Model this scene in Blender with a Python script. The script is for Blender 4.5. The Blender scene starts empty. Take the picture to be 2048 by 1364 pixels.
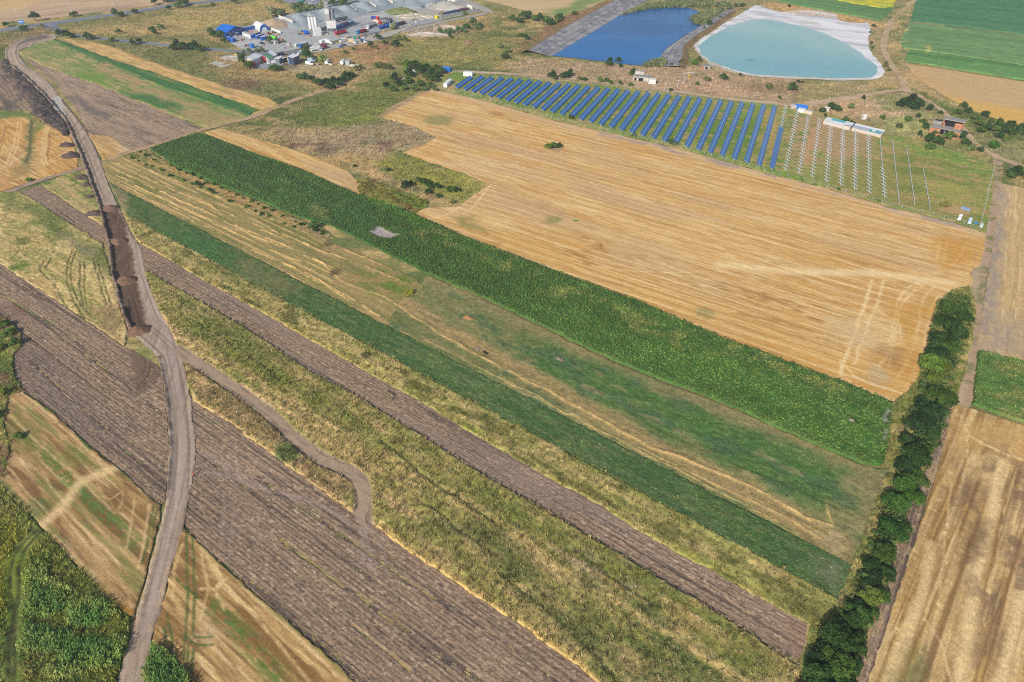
import bpy, bmesh, math, random
import numpy as np
from mathutils import Vector, Matrix
random.seed(7)
RNG = np.random.default_rng(11)
SC = bpy.context.scene
COL = SC.collection

# ------------------------------------------------------------------ camera, sky, sun, exposure
CAM_H = 150.0                 # drone height in metres
FPX = 1365.0                  # focal length in pixels of the 2048 px wide photograph (24 mm lens)
PITCH = math.atan(1060 / FPX) # below the horizon
ROLL = math.radians(1.2)
cam_d = bpy.data.cameras.new('camera')
cam_d.sensor_width = 36.0
cam_d.lens = 36.0 * FPX / 2048.0
cam_d.clip_start = 1.0
cam_d.clip_end = 12000.0
cam = bpy.data.objects.new('camera', cam_d)
COL.objects.link(cam)
cam_rot = Matrix.Rotation(math.pi / 2 - PITCH, 3, 'X') @ Matrix.Rotation(ROLL, 3, 'Z')
cam.rotation_euler = cam_rot.to_euler()
cam.location = (0, 0, CAM_H)
SC.camera = cam

SUN_EL = math.radians(33)
SHADOW_AZ = math.radians(30)      # shadows fall 30 degrees to the right of the viewing direction
world = bpy.data.worlds.new('World')
SC.world = world
world.use_nodes = True
wn = world.node_tree.nodes
bg = wn['Background']
sky = wn.new('ShaderNodeTexSky')
sky.sky_type = 'NISHITA'
sky.sun_disc = False
sky.sun_elevation = SUN_EL
sun_dir = Vector((-math.sin(SHADOW_AZ) * math.cos(SUN_EL), -math.cos(SHADOW_AZ) * math.cos(SUN_EL), math.sin(SUN_EL)))
sky.sun_rotation = math.atan2(sun_dir.x, sun_dir.y)
sky.air_density = 1.0
sky.dust_density = 1.2
world.node_tree.links.new(sky.outputs[0], bg.inputs[0])
bg.inputs[1].default_value = 0.11
sun_d = bpy.data.lights.new('sun', 'SUN')
sun_d.energy = 4.2
sun_d.angle = math.radians(0.6)
sun_d.color = (1.0, 0.93, 0.82)
sun_o = bpy.data.objects.new('sun', sun_d)
COL.objects.link(sun_o)
sun_o.rotation_euler = (-sun_dir).to_track_quat('-Z', 'Y').to_euler()
sun_o.location = (-200, -200, 300)
SC.view_settings.view_transform = 'Standard'
SC.view_settings.look = 'None'
SC.view_settings.gamma = 1.0
SC.view_settings.exposure = 0.40
SC.cycles.use_denoising = False
SC.cycles.filter_width = 1.1
K_ALB = 0.80                       # albedo from the colour a surface shows in the photograph

# ------------------------------------------------------------------ helpers: positions
RM = np.array(cam_rot)
def G(px, py, z=0.0):
    """the point at height z that the photograph shows at pixel (px, py)"""
    d = RM @ np.array([(px - 1024.0) / FPX, -(py - 682.0) / FPX, -1.0])
    t = (z - CAM_H) / d[2]
    return Vector((d[0] * t, d[1] * t, z))
def GP(pts, z=0.0):
    return np.array([G(x, y, z)[:2] for x, y in pts])
def mpp(px, py):
    """metres across one photograph pixel at that place"""
    a = G(px, py); b = G(px + 1, py)
    return (a - b).length
def heading(p0, p1):
    a = G(*p0); b = G(*p1)
    return math.atan2(b.y - a.y, b.x - a.x)

# ------------------------------------------------------------------ helpers: noise
_T = np.random.default_rng(5).random((256, 256)).astype(np.float32)
def vn(x, y, s=0):
    x = np.asarray(x) + s * 37.31; y = np.asarray(y) + s * 17.77
    xi = np.floor(x).astype(np.int64); yi = np.floor(y).astype(np.int64)
    fx = x - xi; fy = y - yi
    fx = fx * fx * (3 - 2 * fx); fy = fy * fy * (3 - 2 * fy)
    x0 = xi & 255; x1 = (xi + 1) & 255; y0 = yi & 255; y1 = (yi + 1) & 255
    a = _T[x0, y0] * (1 - fx) + _T[x1, y0] * fx
    b = _T[x0, y1] * (1 - fx) + _T[x1, y1] * fx
    return a * (1 - fy) + b * fy
def fbm(x, y, o=3, s=0):
    t = 0; a = 0.5; w = 0
    for k in range(o):
        t = t + a * vn(x * 2 ** k, y * 2 ** k, s + k * 3); w += a; a *= 0.55
    return t / w
def sst(a, b, x):
    t = np.clip((x - a) / (b - a), 0, 1)
    return t * t * (3 - 2 * t)
def lin(c):
    c = np.asarray(c, dtype=np.float64) / 255.0
    return np.where(c <= 0.04045, c / 12.92, ((c + 0.055) / 1.055) ** 2.4)
def alb(c):
    return tuple(float(v) for v in np.clip(lin(c) * K_ALB, 0, 0.9))

def seg_dist(X, Y, poly, closed=False):
    pts = list(poly)
    if closed: pts = pts + [pts[0]]
    best = np.full(X.shape, 1e12)
    for (ax, ay), (bx, by) in zip(pts[:-1], pts[1:]):
        dx, dy = bx - ax, by - ay
        L = dx * dx + dy * dy + 1e-12
        t = np.clip(((X - ax) * dx + (Y - ay) * dy) / L, 0, 1)
        d = (X - ax - t * dx) ** 2 + (Y - ay - t * dy) ** 2
        np.minimum(best, d, out=best)
    return np.sqrt(best)
def inside(X, Y, poly):
    r = np.zeros(X.shape, dtype=bool)
    n = len(poly)
    for i in range(n):
        ax, ay = poly[i]; bx, by = poly[(i + 1) % n]
        if ay == by: continue
        c = (ay > Y) != (by > Y)
        r ^= c & (X < (bx - ax) * (Y - ay) / (by - ay) + ax)
    return r
def smooth_line(pts, n=6):
    """Catmull-Rom through ground points"""
    p = [np.array(q, dtype=float) for q in pts]
    p = [2 * p[0] - p[1]] + p + [2 * p[-1] - p[-2]]
    out = []
    for i in range(1, len(p) - 2):
        for k in range(n):
            t = k / n
            out.append(0.5 * ((2 * p[i]) + (-p[i - 1] + p[i + 1]) * t + (2 * p[i - 1] - 5 * p[i] + 4 * p[i + 1] - p[i + 2]) * t * t + (-p[i - 1] + 3 * p[i] - 3 * p[i + 1] + p[i + 2]) * t ** 3))
    out.append(p[-2])
    return np.array(out)

class Paint:
    """colours (as the photograph shows them, 0-255) and heights over a set of ground points"""
    def __init__(s, X, Y, ang=0.0):
        s.X, s.Y = X, Y
        c, n = math.cos(ang), math.sin(ang)
        s.U = X * c + Y * n            # along the rows
        s.V = -X * n + Y * c           # across the rows
        s.col = np.zeros((len(X), 3)); s.h = np.zeros(len(X))
    def n(s, su, sv=None, seed=0, o=3):
        return fbm(s.U / su, s.V / (sv or su), o, seed)
    def fill(s, rgb):
        s.col[:] = rgb
    def mix(s, rgb, w):
        w = np.clip(w, 0, 1)[:, None]
        s.col = s.col * (1 - w) + np.array(rgb, dtype=float)[None, :] * w
    def mul(s, w):
        s.col = s.col * w[:, None]
    def poly(s, px, soft=2.0, wob=0.0, seed=0, z=0.0):
        P = GP(px, z)
        m = np.zeros(len(s.X))
        lo = P.min(0) - soft - wob * 2; hi = P.max(0) + soft + wob * 2
        k = (s.X > lo[0]) & (s.X < hi[0]) & (s.Y > lo[1]) & (s.Y < hi[1])
        if not k.any(): return m
        X, Y = s.X[k], s.Y[k]
        if wob:
            X = X + (fbm(X / (wob * 2), Y / (wob * 2), 3, seed) - .5) * wob * 3
            Y = Y + (fbm(X / (wob * 2) + 9, Y / (wob * 2) + 4, 3, seed + 2) - .5) * wob * 3
        d = seg_dist(X, Y, P, True)
        d = np.where(inside(X, Y, P), d, -d)
        m[k] = sst(-soft, soft, d)
        return m
    def line(s, px, width, soft=None, wob=0.0, smooth=True, seed=0):
        P = GP(px)
        if smooth and len(P) > 2: P = smooth_line(P)
        soft = soft or width * 0.35
        if width < 2.3: width, soft = width * .62, soft * .55
        m = np.zeros(len(s.X))
        r = width + wob * 2 + soft + 1
        lo = P.min(0) - r; hi = P.max(0) + r
        k = (s.X > lo[0]) & (s.X < hi[0]) & (s.Y > lo[1]) & (s.Y < hi[1])
        if not k.any(): return m
        X, Y = s.X[k], s.Y[k]
        if wob:
            X = X + (fbm(X / 6, Y / 6, 2, seed) - .5) * wob * 2
            Y = Y + (fbm(X / 6 + 7, Y / 6 + 3, 2, seed + 1) - .5) * wob * 2
        d = seg_dist(X, Y, P)
        m[k] = 1 - sst(width / 2 - soft, width / 2 + soft, d)
        if width < 2.3: m[k] *= .62 + .5 * sst(.3, .6, fbm(X / 1.6, Y / 1.6, 3, 77 + seed))
        return m
    def blob(s, px, r, soft=0.6, seed=0, stretch=1.0):
        g = G(*px)
        k = s.U * 0
        c = Paint(np.array([g.x]), np.array([g.y]), 0)
        dx = s.X - g.x; dy = s.Y - g.y
        d = np.sqrt(dx * dx + dy * dy) / r + (fbm(s.X / (r * .6), s.Y / (r * .6), 3, seed) - .5) * 1.0
        return 1 - sst(1 - soft, 1 + soft * .2, d)

# ------------------------------------------------------------------ helpers: materials
MATS = {}
def principled(name, rough=0.8, spec=0.2, metal=0.0):
    m = bpy.data.materials.new(name); m.use_nodes = True
    b = m.node_tree.nodes['Principled BSDF']
    b.inputs['Roughness'].default_value = rough
    b.inputs['Specular IOR Level'].default_value = spec
    b.inputs['Metallic'].default_value = metal
    return m, m.node_tree.nodes, m.node_tree.links, b
def plain(name, rgb, rough=0.6, spec=0.3, metal=0.0, dirt=0.18, scale=0.9):
    """a painted or weathered surface: one colour with soft dirt"""
    if name in MATS: return MATS[name]
    m, n, l, b = principled(name, rough, spec, metal)
    c = alb(rgb)
    tex = n.new('ShaderNodeTexNoise'); tex.inputs['Scale'].default_value = scale; tex.inputs['Detail'].default_value = 5
    geo = n.new('ShaderNodeTexCoord'); l.new(geo.outputs['Object'], tex.inputs['Vector'])
    rmp = n.new('ShaderNodeMapRange'); rmp.inputs[1].default_value = 0.3; rmp.inputs[2].default_value = 0.75
    rmp.inputs[3].default_value = 1.0; rmp.inputs[4].default_value = 1.0 - dirt * 1.6
    l.new(tex.outputs['Fac'], rmp.inputs[0])
    mx = n.new('ShaderNodeVectorMath'); mx.operation = 'SCALE'; mx.inputs[0].default_value = c
    l.new(rmp.outputs[0], mx.inputs['Scale']); l.new(mx.outputs[0], b.inputs['Base Color'])
    MATS[name] = m
    return m
def ground_mat(name, fine=0.35, amp=0.5, bump=0.5, fine2=1.4, amp2=0.3, rough=0.95, spec=0.05, aniso=None):
    """ground: colour from the sheet's own colour layer, broken up by grain of two sizes and fine relief"""
    if name in MATS: return MATS[name]
    m, n, l, b = principled(name, rough, spec)
    at = n.new('ShaderNodeAttribute'); at.attribute_name = 'col'
    geo = n.new('ShaderNodeNewGeometry')
    vec = geo.outputs['Position']
    if aniso:
        mp = n.new('ShaderNodeMapping'); mp.vector_type = 'TEXTURE'
        mp.inputs['Rotation'].default_value = (0, 0, aniso[0]); mp.inputs['Scale'].default_value = (aniso[1], 1, 1)
        l.new(vec, mp.inputs[0]); vec = mp.outputs[0]
    def nz(size, det):
        t = n.new('ShaderNodeTexNoise'); t.inputs['Scale'].default_value = 1.0 / size; t.inputs['Detail'].default_value = det; t.inputs['Roughness'].default_value = 0.65
        l.new(vec, t.inputs['Vector']); return t.outputs['Fac']
    f1, f2 = nz(fine, 3), nz(fine2, 4)
    def rng(f, a):
        r = n.new('ShaderNodeMapRange'); r.inputs[1].default_value = 0.25; r.inputs[2].default_value = 0.75
        r.inputs[3].default_value = 1 - a; r.inputs[4].default_value = 1 + a; l.new(f, r.inputs[0]); return r.outputs[0]
    mu = n.new('ShaderNodeMath'); mu.operation = 'MULTIPLY'
    l.new(rng(f1, amp), mu.inputs[0]); l.new(rng(f2, amp2), mu.inputs[1])
    mx = n.new('ShaderNodeVectorMath'); mx.operation = 'SCALE'
    l.new(at.outputs['Color'], mx.inputs[0]); l.new(mu.outputs[0], mx.inputs['Scale']); l.new(mx.outputs[0], b.inputs['Base Color'])
    if bump:
        bp = n.new('ShaderNodeBump'); bp.inputs['Strength'].default_value = min(1, bump); bp.inputs['Distance'].default_value = fine * 0.5
        l.new(f1, bp.inputs['Height']); l.new(bp.outputs[0], b.inputs['Normal'])
    MATS[name] = m
    return m
def leaf_mat(name, use='OBJECT', trans=0.25):
    """leaves: colour of the plant (object colour or the colour it was sown with), varied leaf by leaf"""
    if name in MATS: return MATS[name]
    m = bpy.data.materials.new(name); m.use_nodes = True
    n, l = m.node_tree.nodes, m.node_tree.links
    n.remove(n['Principled BSDF'])
    if use == 'OBJECT':
        oi = n.new('ShaderNodeObjectInfo'); src = oi.outputs['Color']
    else:
        oi = n.new('ShaderNodeAttribute'); oi.attribute_type = 'INSTANCER'; oi.attribute_name = 'tint'; src = oi.outputs['Color']
    at = n.new('ShaderNodeAttribute'); at.attribute_name = 'var'
    mx = n.new('ShaderNodeVectorMath'); mx.operation = 'MULTIPLY'
    l.new(src, mx.inputs[0]); l.new(at.outputs['Color'], mx.inputs[1])
    d = n.new('ShaderNodeBsdfDiffuse'); t = n.new('ShaderNodeBsdfTranslucent'); ms = n.new('ShaderNodeMixShader')
    ms.inputs[0].default_value = trans
    l.new(mx.outputs[0], d.inputs[0]); l.new(mx.outputs[0], t.inputs[0])
    l.new(d.outputs[0], ms.inputs[1]); l.new(t.outputs[0], ms.inputs[2])
    l.new(ms.outputs[0], n['Material Output'].inputs[0])
    MATS[name] = m
    return m

# ------------------------------------------------------------------ helpers: meshes and things
def tag(o, label=None, cat=None, group=None, kind=None):
    if label: o['label'] = label
    if cat: o['category'] = cat
    if group: o['group'] = group
    if kind: o['kind'] = kind
    return o
def np_mesh(name, V, F, mat=None, col=None, smooth=False, var=None):
    """F: (n,3) or (n,4) int array"""
    me = bpy.data.meshes.new(name)
    V = np.ascontiguousarray(V, dtype=np.float32); F = np.ascontiguousarray(F, dtype=np.int32)
    nf, k = F.shape
    me.vertices.add(len(V)); me.vertices.foreach_set('co', V.ravel())
    me.loops.add(nf * k); me.loops.foreach_set('vertex_index', F.ravel())
    me.polygons.add(nf); me.polygons.foreach_set('loop_start', np.arange(0, nf * k, k, dtype=np.int32))
    me.update(calc_edges=True)
    if smooth: me.polygons.foreach_set('use_smooth', np.ones(nf, dtype=bool))
    for nm, c in (('col', col), ('var', var)):
        if c is not None:
            a = me.attributes.new(nm, 'FLOAT_COLOR', 'POINT')
            a.data.foreach_set('color', np.concatenate([c, np.ones((len(c), 1))], 1).astype(np.float32).ravel())
    if mat: me.materials.append(mat)
    return me
def put(name, me, parent=None, loc=None, rz=0.0):
    o = bpy.data.objects.new(name, me); COL.objects.link(o)
    if parent: o.parent = parent
    if loc is not None: o.location = loc
    if rz: o.rotation_euler = (0, 0, rz)
    return o
def empty(name, loc, rz=0.0):
    o = put(name, None, None, loc, rz); o.empty_display_size = 0.5
    return o
class MB:
    """collects boxes, prisms and tubes into one mesh"""
    def __init__(s): s.v = []; s.f = []
    def add(s, vs, fs):
        b = len(s.v); s.v += [tuple(v) for v in vs]; s.f += [tuple(i + b for i in f) for f in fs]; return s
    def box(s, x0, x1, y0, y1, z0, z1, tx=0.0, ty=0.0):
        """tx, ty: how far the top is drawn in at each side"""
        return s.add([(x0, y0, z0), (x1, y0, z0), (x1, y1, z0), (x0, y1, z0), (x0 + tx, y0 + ty, z1), (x1 - tx, y0 + ty, z1), (x1 - tx, y1 - ty, z1), (x0 + tx, y1 - ty, z1)],
                     [(3, 2, 1, 0), (4, 5, 6, 7), (0, 1, 5, 4), (1, 2, 6, 5), (2, 3, 7, 6), (3, 0, 4, 7)])
    def prism(s, prof, y0, y1):
        """profile in x,z drawn along y"""
        n = len(prof)
        vs = [(x, y0, z) for x, z in prof] + [(x, y1, z) for x, z in prof]
        fs = [tuple(range(n - 1, -1, -1))[::-1], tuple(range(n, 2 * n))[::-1]] + [((i + 1) % n, i, n + i, n + (i + 1) % n) for i in range(n)]
        return s.add(vs, fs)
    def tube(s, p0, p1, r0, r1=None, n=8, cap=True):
        r1 = r0 if r1 is None else r1
        p0, p1 = Vector(p0), Vector(p1); d = (p1 - p0).normalized()
        a = d.orthogonal().normalized(); b = d.cross(a)
        vs = []
        for p, r in ((p0, r0), (p1, r1)):
            for i in range(n):
                t = 2 * math.pi * i / n; vs.append(p + a * r * math.cos(t) + b * r * math.sin(t))
        fs = [(i, (i + 1) % n, n + (i + 1) % n, n + i) for i in range(n)]
        if cap: fs += [tuple(range(n - 1, -1, -1)), tuple(range(n, 2 * n))]
        return s.add(vs, fs)
    def build(s, name, mat, parent=None, loc=None, rz=0.0, smooth=False):
        me = bpy.data.meshes.new(name); me.from_pydata(s.v, [], s.f); me.update()
        bm = bmesh.new(); bm.from_mesh(me); bmesh.ops.recalc_face_normals(bm, faces=bm.faces[:]); bm.to_mesh(me); bm.free()
        if smooth: me.polygons.foreach_set('use_smooth', [True] * len(me.polygons))
        me.materials.append(mat)
        return put(name, me, parent, loc, rz)
def copy_tree(o, parent=None):
    c = o.copy(); COL.objects.link(c); c.parent = parent
    for ch in o.children: copy_tree(ch, c)
    return c

LEVEL = [0]
def sheet(name, px, cell, paint, mat, ang=0.0, jit=0.4, kind='structure', ground=None, edge0=True, z=None, label=None, zpx=0.0):
    """a piece of ground: a grid trimmed to the outline, coloured and raised by paint(Paint)"""
    LEVEL[0] += 1
    zb = 0.004 * LEVEL[0] if z is None else z
    P = np.array(ground) if ground is not None else GP(px, zpx)
    Q = []
    for i in range(len(P)):                                   # outline with small irregularities
        a, b = P[i], P[(i + 1) % len(P)]
        k = max(1, int(np.linalg.norm(b - a) / (cell * 3)))
        for j in range(k): Q.append(a + (b - a) * j / k)
    Q = np.array(Q)
    if jit:
        Q = Q + np.stack([fbm(Q[:, 0] / (jit * 6), Q[:, 1] / (jit * 6), 3, 1) - .5, fbm(Q[:, 0] / (jit * 6) + 5, Q[:, 1] / (jit * 6) + 8, 3, 4) - .5], 1) * jit * 3
    c, s = math.cos(ang), math.sin(ang)
    R = np.array([[c, s], [-s, c]])
    q = Q @ R.T
    lo = q.min(0) - cell; hi = q.max(0) + cell
    us = np.arange(lo[0], hi[0] + cell, cell); vs = np.arange(lo[1], hi[1] + cell, cell)
    nu, nv = len(us), len(vs)
    ins = np.zeros((nv, nu), dtype=bool)
    a = q; b = np.roll(q, -1, 0)
    for r, v in enumerate(vs):
        k = (a[:, 1] > v) != (b[:, 1] > v)
        if not k.any(): continue
        xs = np.sort((b[k, 0] - a[k, 0]) * (v - a[k, 1]) / (b[k, 1] - a[k, 1]) + a[k, 0])
        for x0, x1 in zip(xs[::2], xs[1::2]):
            ins[r, np.searchsorted(us, x0):np.searchsorted(us, x1)] = True
    cells = ins[:-1, :-1] | ins[1:, :-1] | ins[:-1, 1:] | ins[1:, 1:]
    rr, cc = np.nonzero(cells)
    F = np.stack([rr * nu + cc, rr * nu + cc + 1, (rr + 1) * nu + cc + 1, (rr + 1) * nu + cc], 1)
    used, F = np.unique(F, return_inverse=True); F = F.reshape(-1, 4)
    UV = np.stack([us[used % nu], vs[used // nu]], 1)
    out = ~ins.ravel()[used]
    if out.any():                                             # pull the rim onto the outline
        O = UV[out]; best = np.full(len(O), 1e18); res = O.copy()
        for i in range(len(q)):
            A, B = q[i], q[(i + 1) % len(q)]; d = B - A
            k = np.nonzero((np.abs(O[:, 0] - (A[0] + B[0]) / 2) < cell * 4 + abs(d[0])) & (np.abs(O[:, 1] - (A[1] + B[1]) / 2) < cell * 4 + abs(d[1])))[0]
            if not len(k): continue
            t = np.clip(((O[k] - A) @ d) / (d @ d + 1e-12), 0, 1)
            p = A + t[:, None] * d; dd = ((O[k] - p) ** 2).sum(1)
            m = dd < best[k]; best[k[m]] = dd[m]; res[k[m]] = p[m]
        UV[out] = res
    XY = UV @ R
    p = Paint(XY[:, 0], XY[:, 1], ang)
    paint(p)
    h = p.h
    if edge0: h = np.where(out, 0.0, h)
    V = np.stack([XY[:, 0], XY[:, 1], zb + h], 1)
    o = put(name, np_mesh(name, V, F, mat, np.clip(lin(np.clip(p.col, 0, 255)) * K_ALB, 0, .9), smooth=False))
    o['kind'] = kind
    if label: o['label'] = label
    return o

# --- sown things: small plants instanced on points, each with its own size, turn and colour
def leaf_template(name, quads, mat):
    """quads: list of (4 points, brightness)"""
    V = []; F = []; C = []
    for pts, br in quads:
        b = len(V); V += pts; F.append((b, b + 1, b + 2, b + 3)); C += [(br, br, br)] * 4
    me = np_mesh(name, np.array(V), np.array(F), mat, var=np.array(C, dtype=float))
    return bpy.data.objects.new(name, me)
def sow_tree(templates):
    ng = bpy.data.node_groups.new('sow', 'GeometryNodeTree')
    ng.interface.new_socket('Geometry', in_out='INPUT', socket_type='NodeSocketGeometry')
    ng.interface.new_socket('Geometry', in_out='OUTPUT', socket_type='NodeSocketGeometry')
    n, l = ng.nodes, ng.links
    gi = n.new('NodeGroupInput'); go = n.new('NodeGroupOutput')
    jn = n.new('GeometryNodeJoinGeometry')
    for t in templates:
        oi = n.new('GeometryNodeObjectInfo'); oi.inputs[0].default_value = t
        g2 = n.new('GeometryNodeGeometryToInstance')
        l.new(oi.outputs['Geometry'], g2.inputs[0]); l.new(g2.outputs[0], jn.inputs[0])
    ip = n.new('GeometryNodeInstanceOnPoints')
    def att(nm, ty):
        a = n.new('GeometryNodeInputNamedAttribute'); a.data_type = ty; a.inputs[0].default_value = nm; return a.outputs[0]
    l.new(gi.outputs[0], ip.inputs['Points']); l.new(jn.outputs[0], ip.inputs['Instance'])
    ip.inputs['Pick Instance'].default_value = True
    l.new(att('pick', 'INT'), ip.inputs['Instance Index'])
    l.new(att('turn', 'FLOAT_VECTOR'), ip.inputs['Rotation'])
    l.new(att('size', 'FLOAT_VECTOR'), ip.inputs['Scale'])
    l.new(ip.outputs[0], go.inputs[0])
    return ng
SOW = {}
def desat(c, a):
    l = (c @ np.array([.3, .59, .11]))[:, None]
    return c * (1 - a) + l * a
def sow(name, label, P, rgb, size, templates, kind='stuff', tilt=0.15, hvar=0.3, z=None):
    """P: (n,2) or (n,3) points; rgb (n,3) 0-255; size (n,)"""
    n = len(P)
    if n == 0: return None
    rgb = desat(rgb, np.where(rgb[:, 1] > rgb[:, 0], .30, .16)[:, None])
    rgb = np.where((rgb[:, 1] > rgb[:, 0])[:, None], rgb * np.array([[1.06, 1.0, .84]]), rgb)
    me = bpy.data.meshes.new(name)
    if P.shape[1] == 2: P = np.concatenate([P, np.zeros((n, 1))], 1)
    me.vertices.add(n); me.vertices.foreach_set('co', P.astype(np.float32).ravel())
    a = me.attributes.new('tint', 'FLOAT_COLOR', 'POINT')
    a.data.foreach_set('color', np.concatenate([np.clip(lin(np.clip(rgb, 0, 255)) * K_ALB, 0, .9), np.ones((n, 1))], 1).astype(np.float32).ravel())
    a = me.attributes.new('pick', 'INT', 'POINT'); a.data.foreach_set('value', RNG.integers(0, len(templates), n).astype(np.int32))
    t = np.stack([RNG.normal(0, tilt, n), RNG.normal(0, tilt, n), RNG.random(n) * 6.283], 1)
    a = me.attributes.new('turn', 'FLOAT_VECTOR', 'POINT'); a.data.foreach_set('vector', t.astype(np.float32).ravel())
    s = np.stack([size, size, size * (1 + (RNG.random(n) - .5) * 2 * hvar)], 1)
    a = me.attributes.new('size', 'FLOAT_VECTOR', 'POINT'); a.data.foreach_set('vector', s.astype(np.float32).ravel())
    key = tuple(x.name for x in templates)
    if key not in SOW: SOW[key] = sow_tree(templates)
    o = put(name, me)
    md = o.modifiers.new('sow', 'NODES'); md.node_group = SOW[key]
    tag(o, label, None, None, kind)
    return o
def rand_in(px, dens, ground=None):
    P = np.array(ground) if ground is not None else GP(px)
    lo, hi = P.min(0), P.max(0)
    n = int((hi[0] - lo[0]) * (hi[1] - lo[1]) * dens)
    X = lo[0] + RNG.random(n) * (hi[0] - lo[0]); Y = lo[1] + RNG.random(n) * (hi[1] - lo[1])
    k = inside(X, Y, P)
    return X[k], Y[k]
# ================================================================== THE GROUND
A0 = heading((253, 430), (1675, 1197))         # the strips all run this way
AR = heading((1985, 900), (1840, 1300))        # rows of the stubble at the right
M_ROUGH = ground_mat('rough_grassland', 0.9, 0.45, 0.7, 3.5, 0.3)
def soil_mat(ang):
    return ground_mat('ploughed_soil_%d' % round(math.degrees(ang)), 0.32, 0.42, 0.8, 0.8, 0.2, aniso=(ang, 1.6))
def straw_mat(ang):
    return ground_mat('cut_straw_%d' % round(math.degrees(ang)), 0.3, 0.30, 0.7, 1.1, 0.16, aniso=(ang, 2.6))
M_STRAW = straw_mat(0.0)
M_CROP = ground_mat('low_crop', 0.4, 0.4, 0.8, 1.6, 0.25)
M_ROAD = ground_mat('packed_earth', 0.4, 0.16, 0.5, 2.0, 0.12)
M_TAR = ground_mat('asphalt', 0.3, 0.12, 0.2, 4.0, 0.12, rough=0.85, spec=0.2)
M_SALT = ground_mat('salt_crust', 1.5, 0.08, 0.2, 8.0, 0.08, rough=0.7, spec=0.3)

STRAW, GOLD, DGOLD = (216, 181, 126), (198, 152, 84), (168, 122, 66)
SOIL, SOILD, SOILL = (148, 125, 104), (90, 75, 64), (190, 160, 126)
TAN, OLIVE, YGREEN, GREEN, DKGREEN = (184, 158, 108), (128, 124, 72), (150, 146, 66), (84, 112, 56), (48, 90, 52)

def soil(p, tilt=1.0, furrow=1.0, light=0.4):
    p.fill(SOIL)
    p.mix(SOILL, light * sst(.45, .75, p.n(12, 1.6, 3)))
    p.mix((164, 140, 118), .6 * sst(.5, .8, p.n(30, 12, 5)))
    p.mix((126, 107, 92), .5 * sst(.55, .85, p.n(40, 16, 9)))
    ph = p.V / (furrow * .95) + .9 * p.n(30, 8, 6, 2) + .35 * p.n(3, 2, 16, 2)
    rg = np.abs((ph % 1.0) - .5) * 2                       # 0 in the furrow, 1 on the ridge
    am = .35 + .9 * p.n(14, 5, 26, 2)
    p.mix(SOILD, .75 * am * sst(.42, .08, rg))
    p.mix((208, 184, 152), .55 * sst(.62, .78, p.n(.8, .55, 43, 2)))
    p.mix(SOILD, .5 * sst(.64, .78, p.n(.9, .6, 41, 2)))
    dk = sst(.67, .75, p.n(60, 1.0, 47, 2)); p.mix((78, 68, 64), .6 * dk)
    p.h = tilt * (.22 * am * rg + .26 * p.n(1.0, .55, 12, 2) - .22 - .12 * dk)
def stubble(p, swath=5.2, c0=STRAW, c1=GOLD, c2=DGOLD, amt=1.0, seed=0):
    p.fill(c1)
    w = p.V + 1.2 * (p.n(60, 30, 2 + seed) - .5)
    band = .5 + .5 * np.sin(w * 6.283 / swath)
    p.mix(c0, .62 * amt * sst(.45, .95, band) * (.35 + .9 * p.n(40, 6, 4 + seed)))
    p.mix(c0, .55 * sst(.42, .75, p.n(70, 9, 5 + seed)))
    p.mix(c2, .55 * amt * sst(.55, .82, p.n(45, 3.0, 7 + seed)))
    p.mix((196, 160, 122), .5 * sst(.5, .8, p.n(55, 25, 11 + seed)))
    p.mix((236, 205, 150), .5 * sst(.66, .85, p.n(50, .8, 13 + seed, 2)))
    p.mix(c2, .35 * sst(.6, .8, p.n(8, 2, 17 + seed)))
    p.mix((240, 212, 160), .55 * sst(.6, .78, p.n(14, .55, 25 + seed, 2)))
    p.mix(c2, .55 * sst(.6, .78, p.n(10, .55, 27 + seed, 2)))
    p.h = .12 * p.n(10, .8, 21) + .16 * p.n(.8, .8, 23, 2)
def weeds(p, cols, seed=0, hh=.5):
    p.fill(cols[0])
    for i, c in enumerate(cols[1:]):
        p.mix(c, .85 * sst(.47, .62, .6 * p.n(26 - 3 * i, 2.6 - i * .3, 5 * i + seed, 3) + .4 * p.n(9, 6, 5 * i + seed + 50, 4)))
    p.mul(.92 + .4 * p.n(1.6, 1.1, 61 + seed, 2))
    p.h = hh * (.25 + .9 * p.n(2.2, 1.5, 71 + seed, 3) ** 2 + .25 * p.n(.7, .7, 77 + seed, 2))

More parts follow.
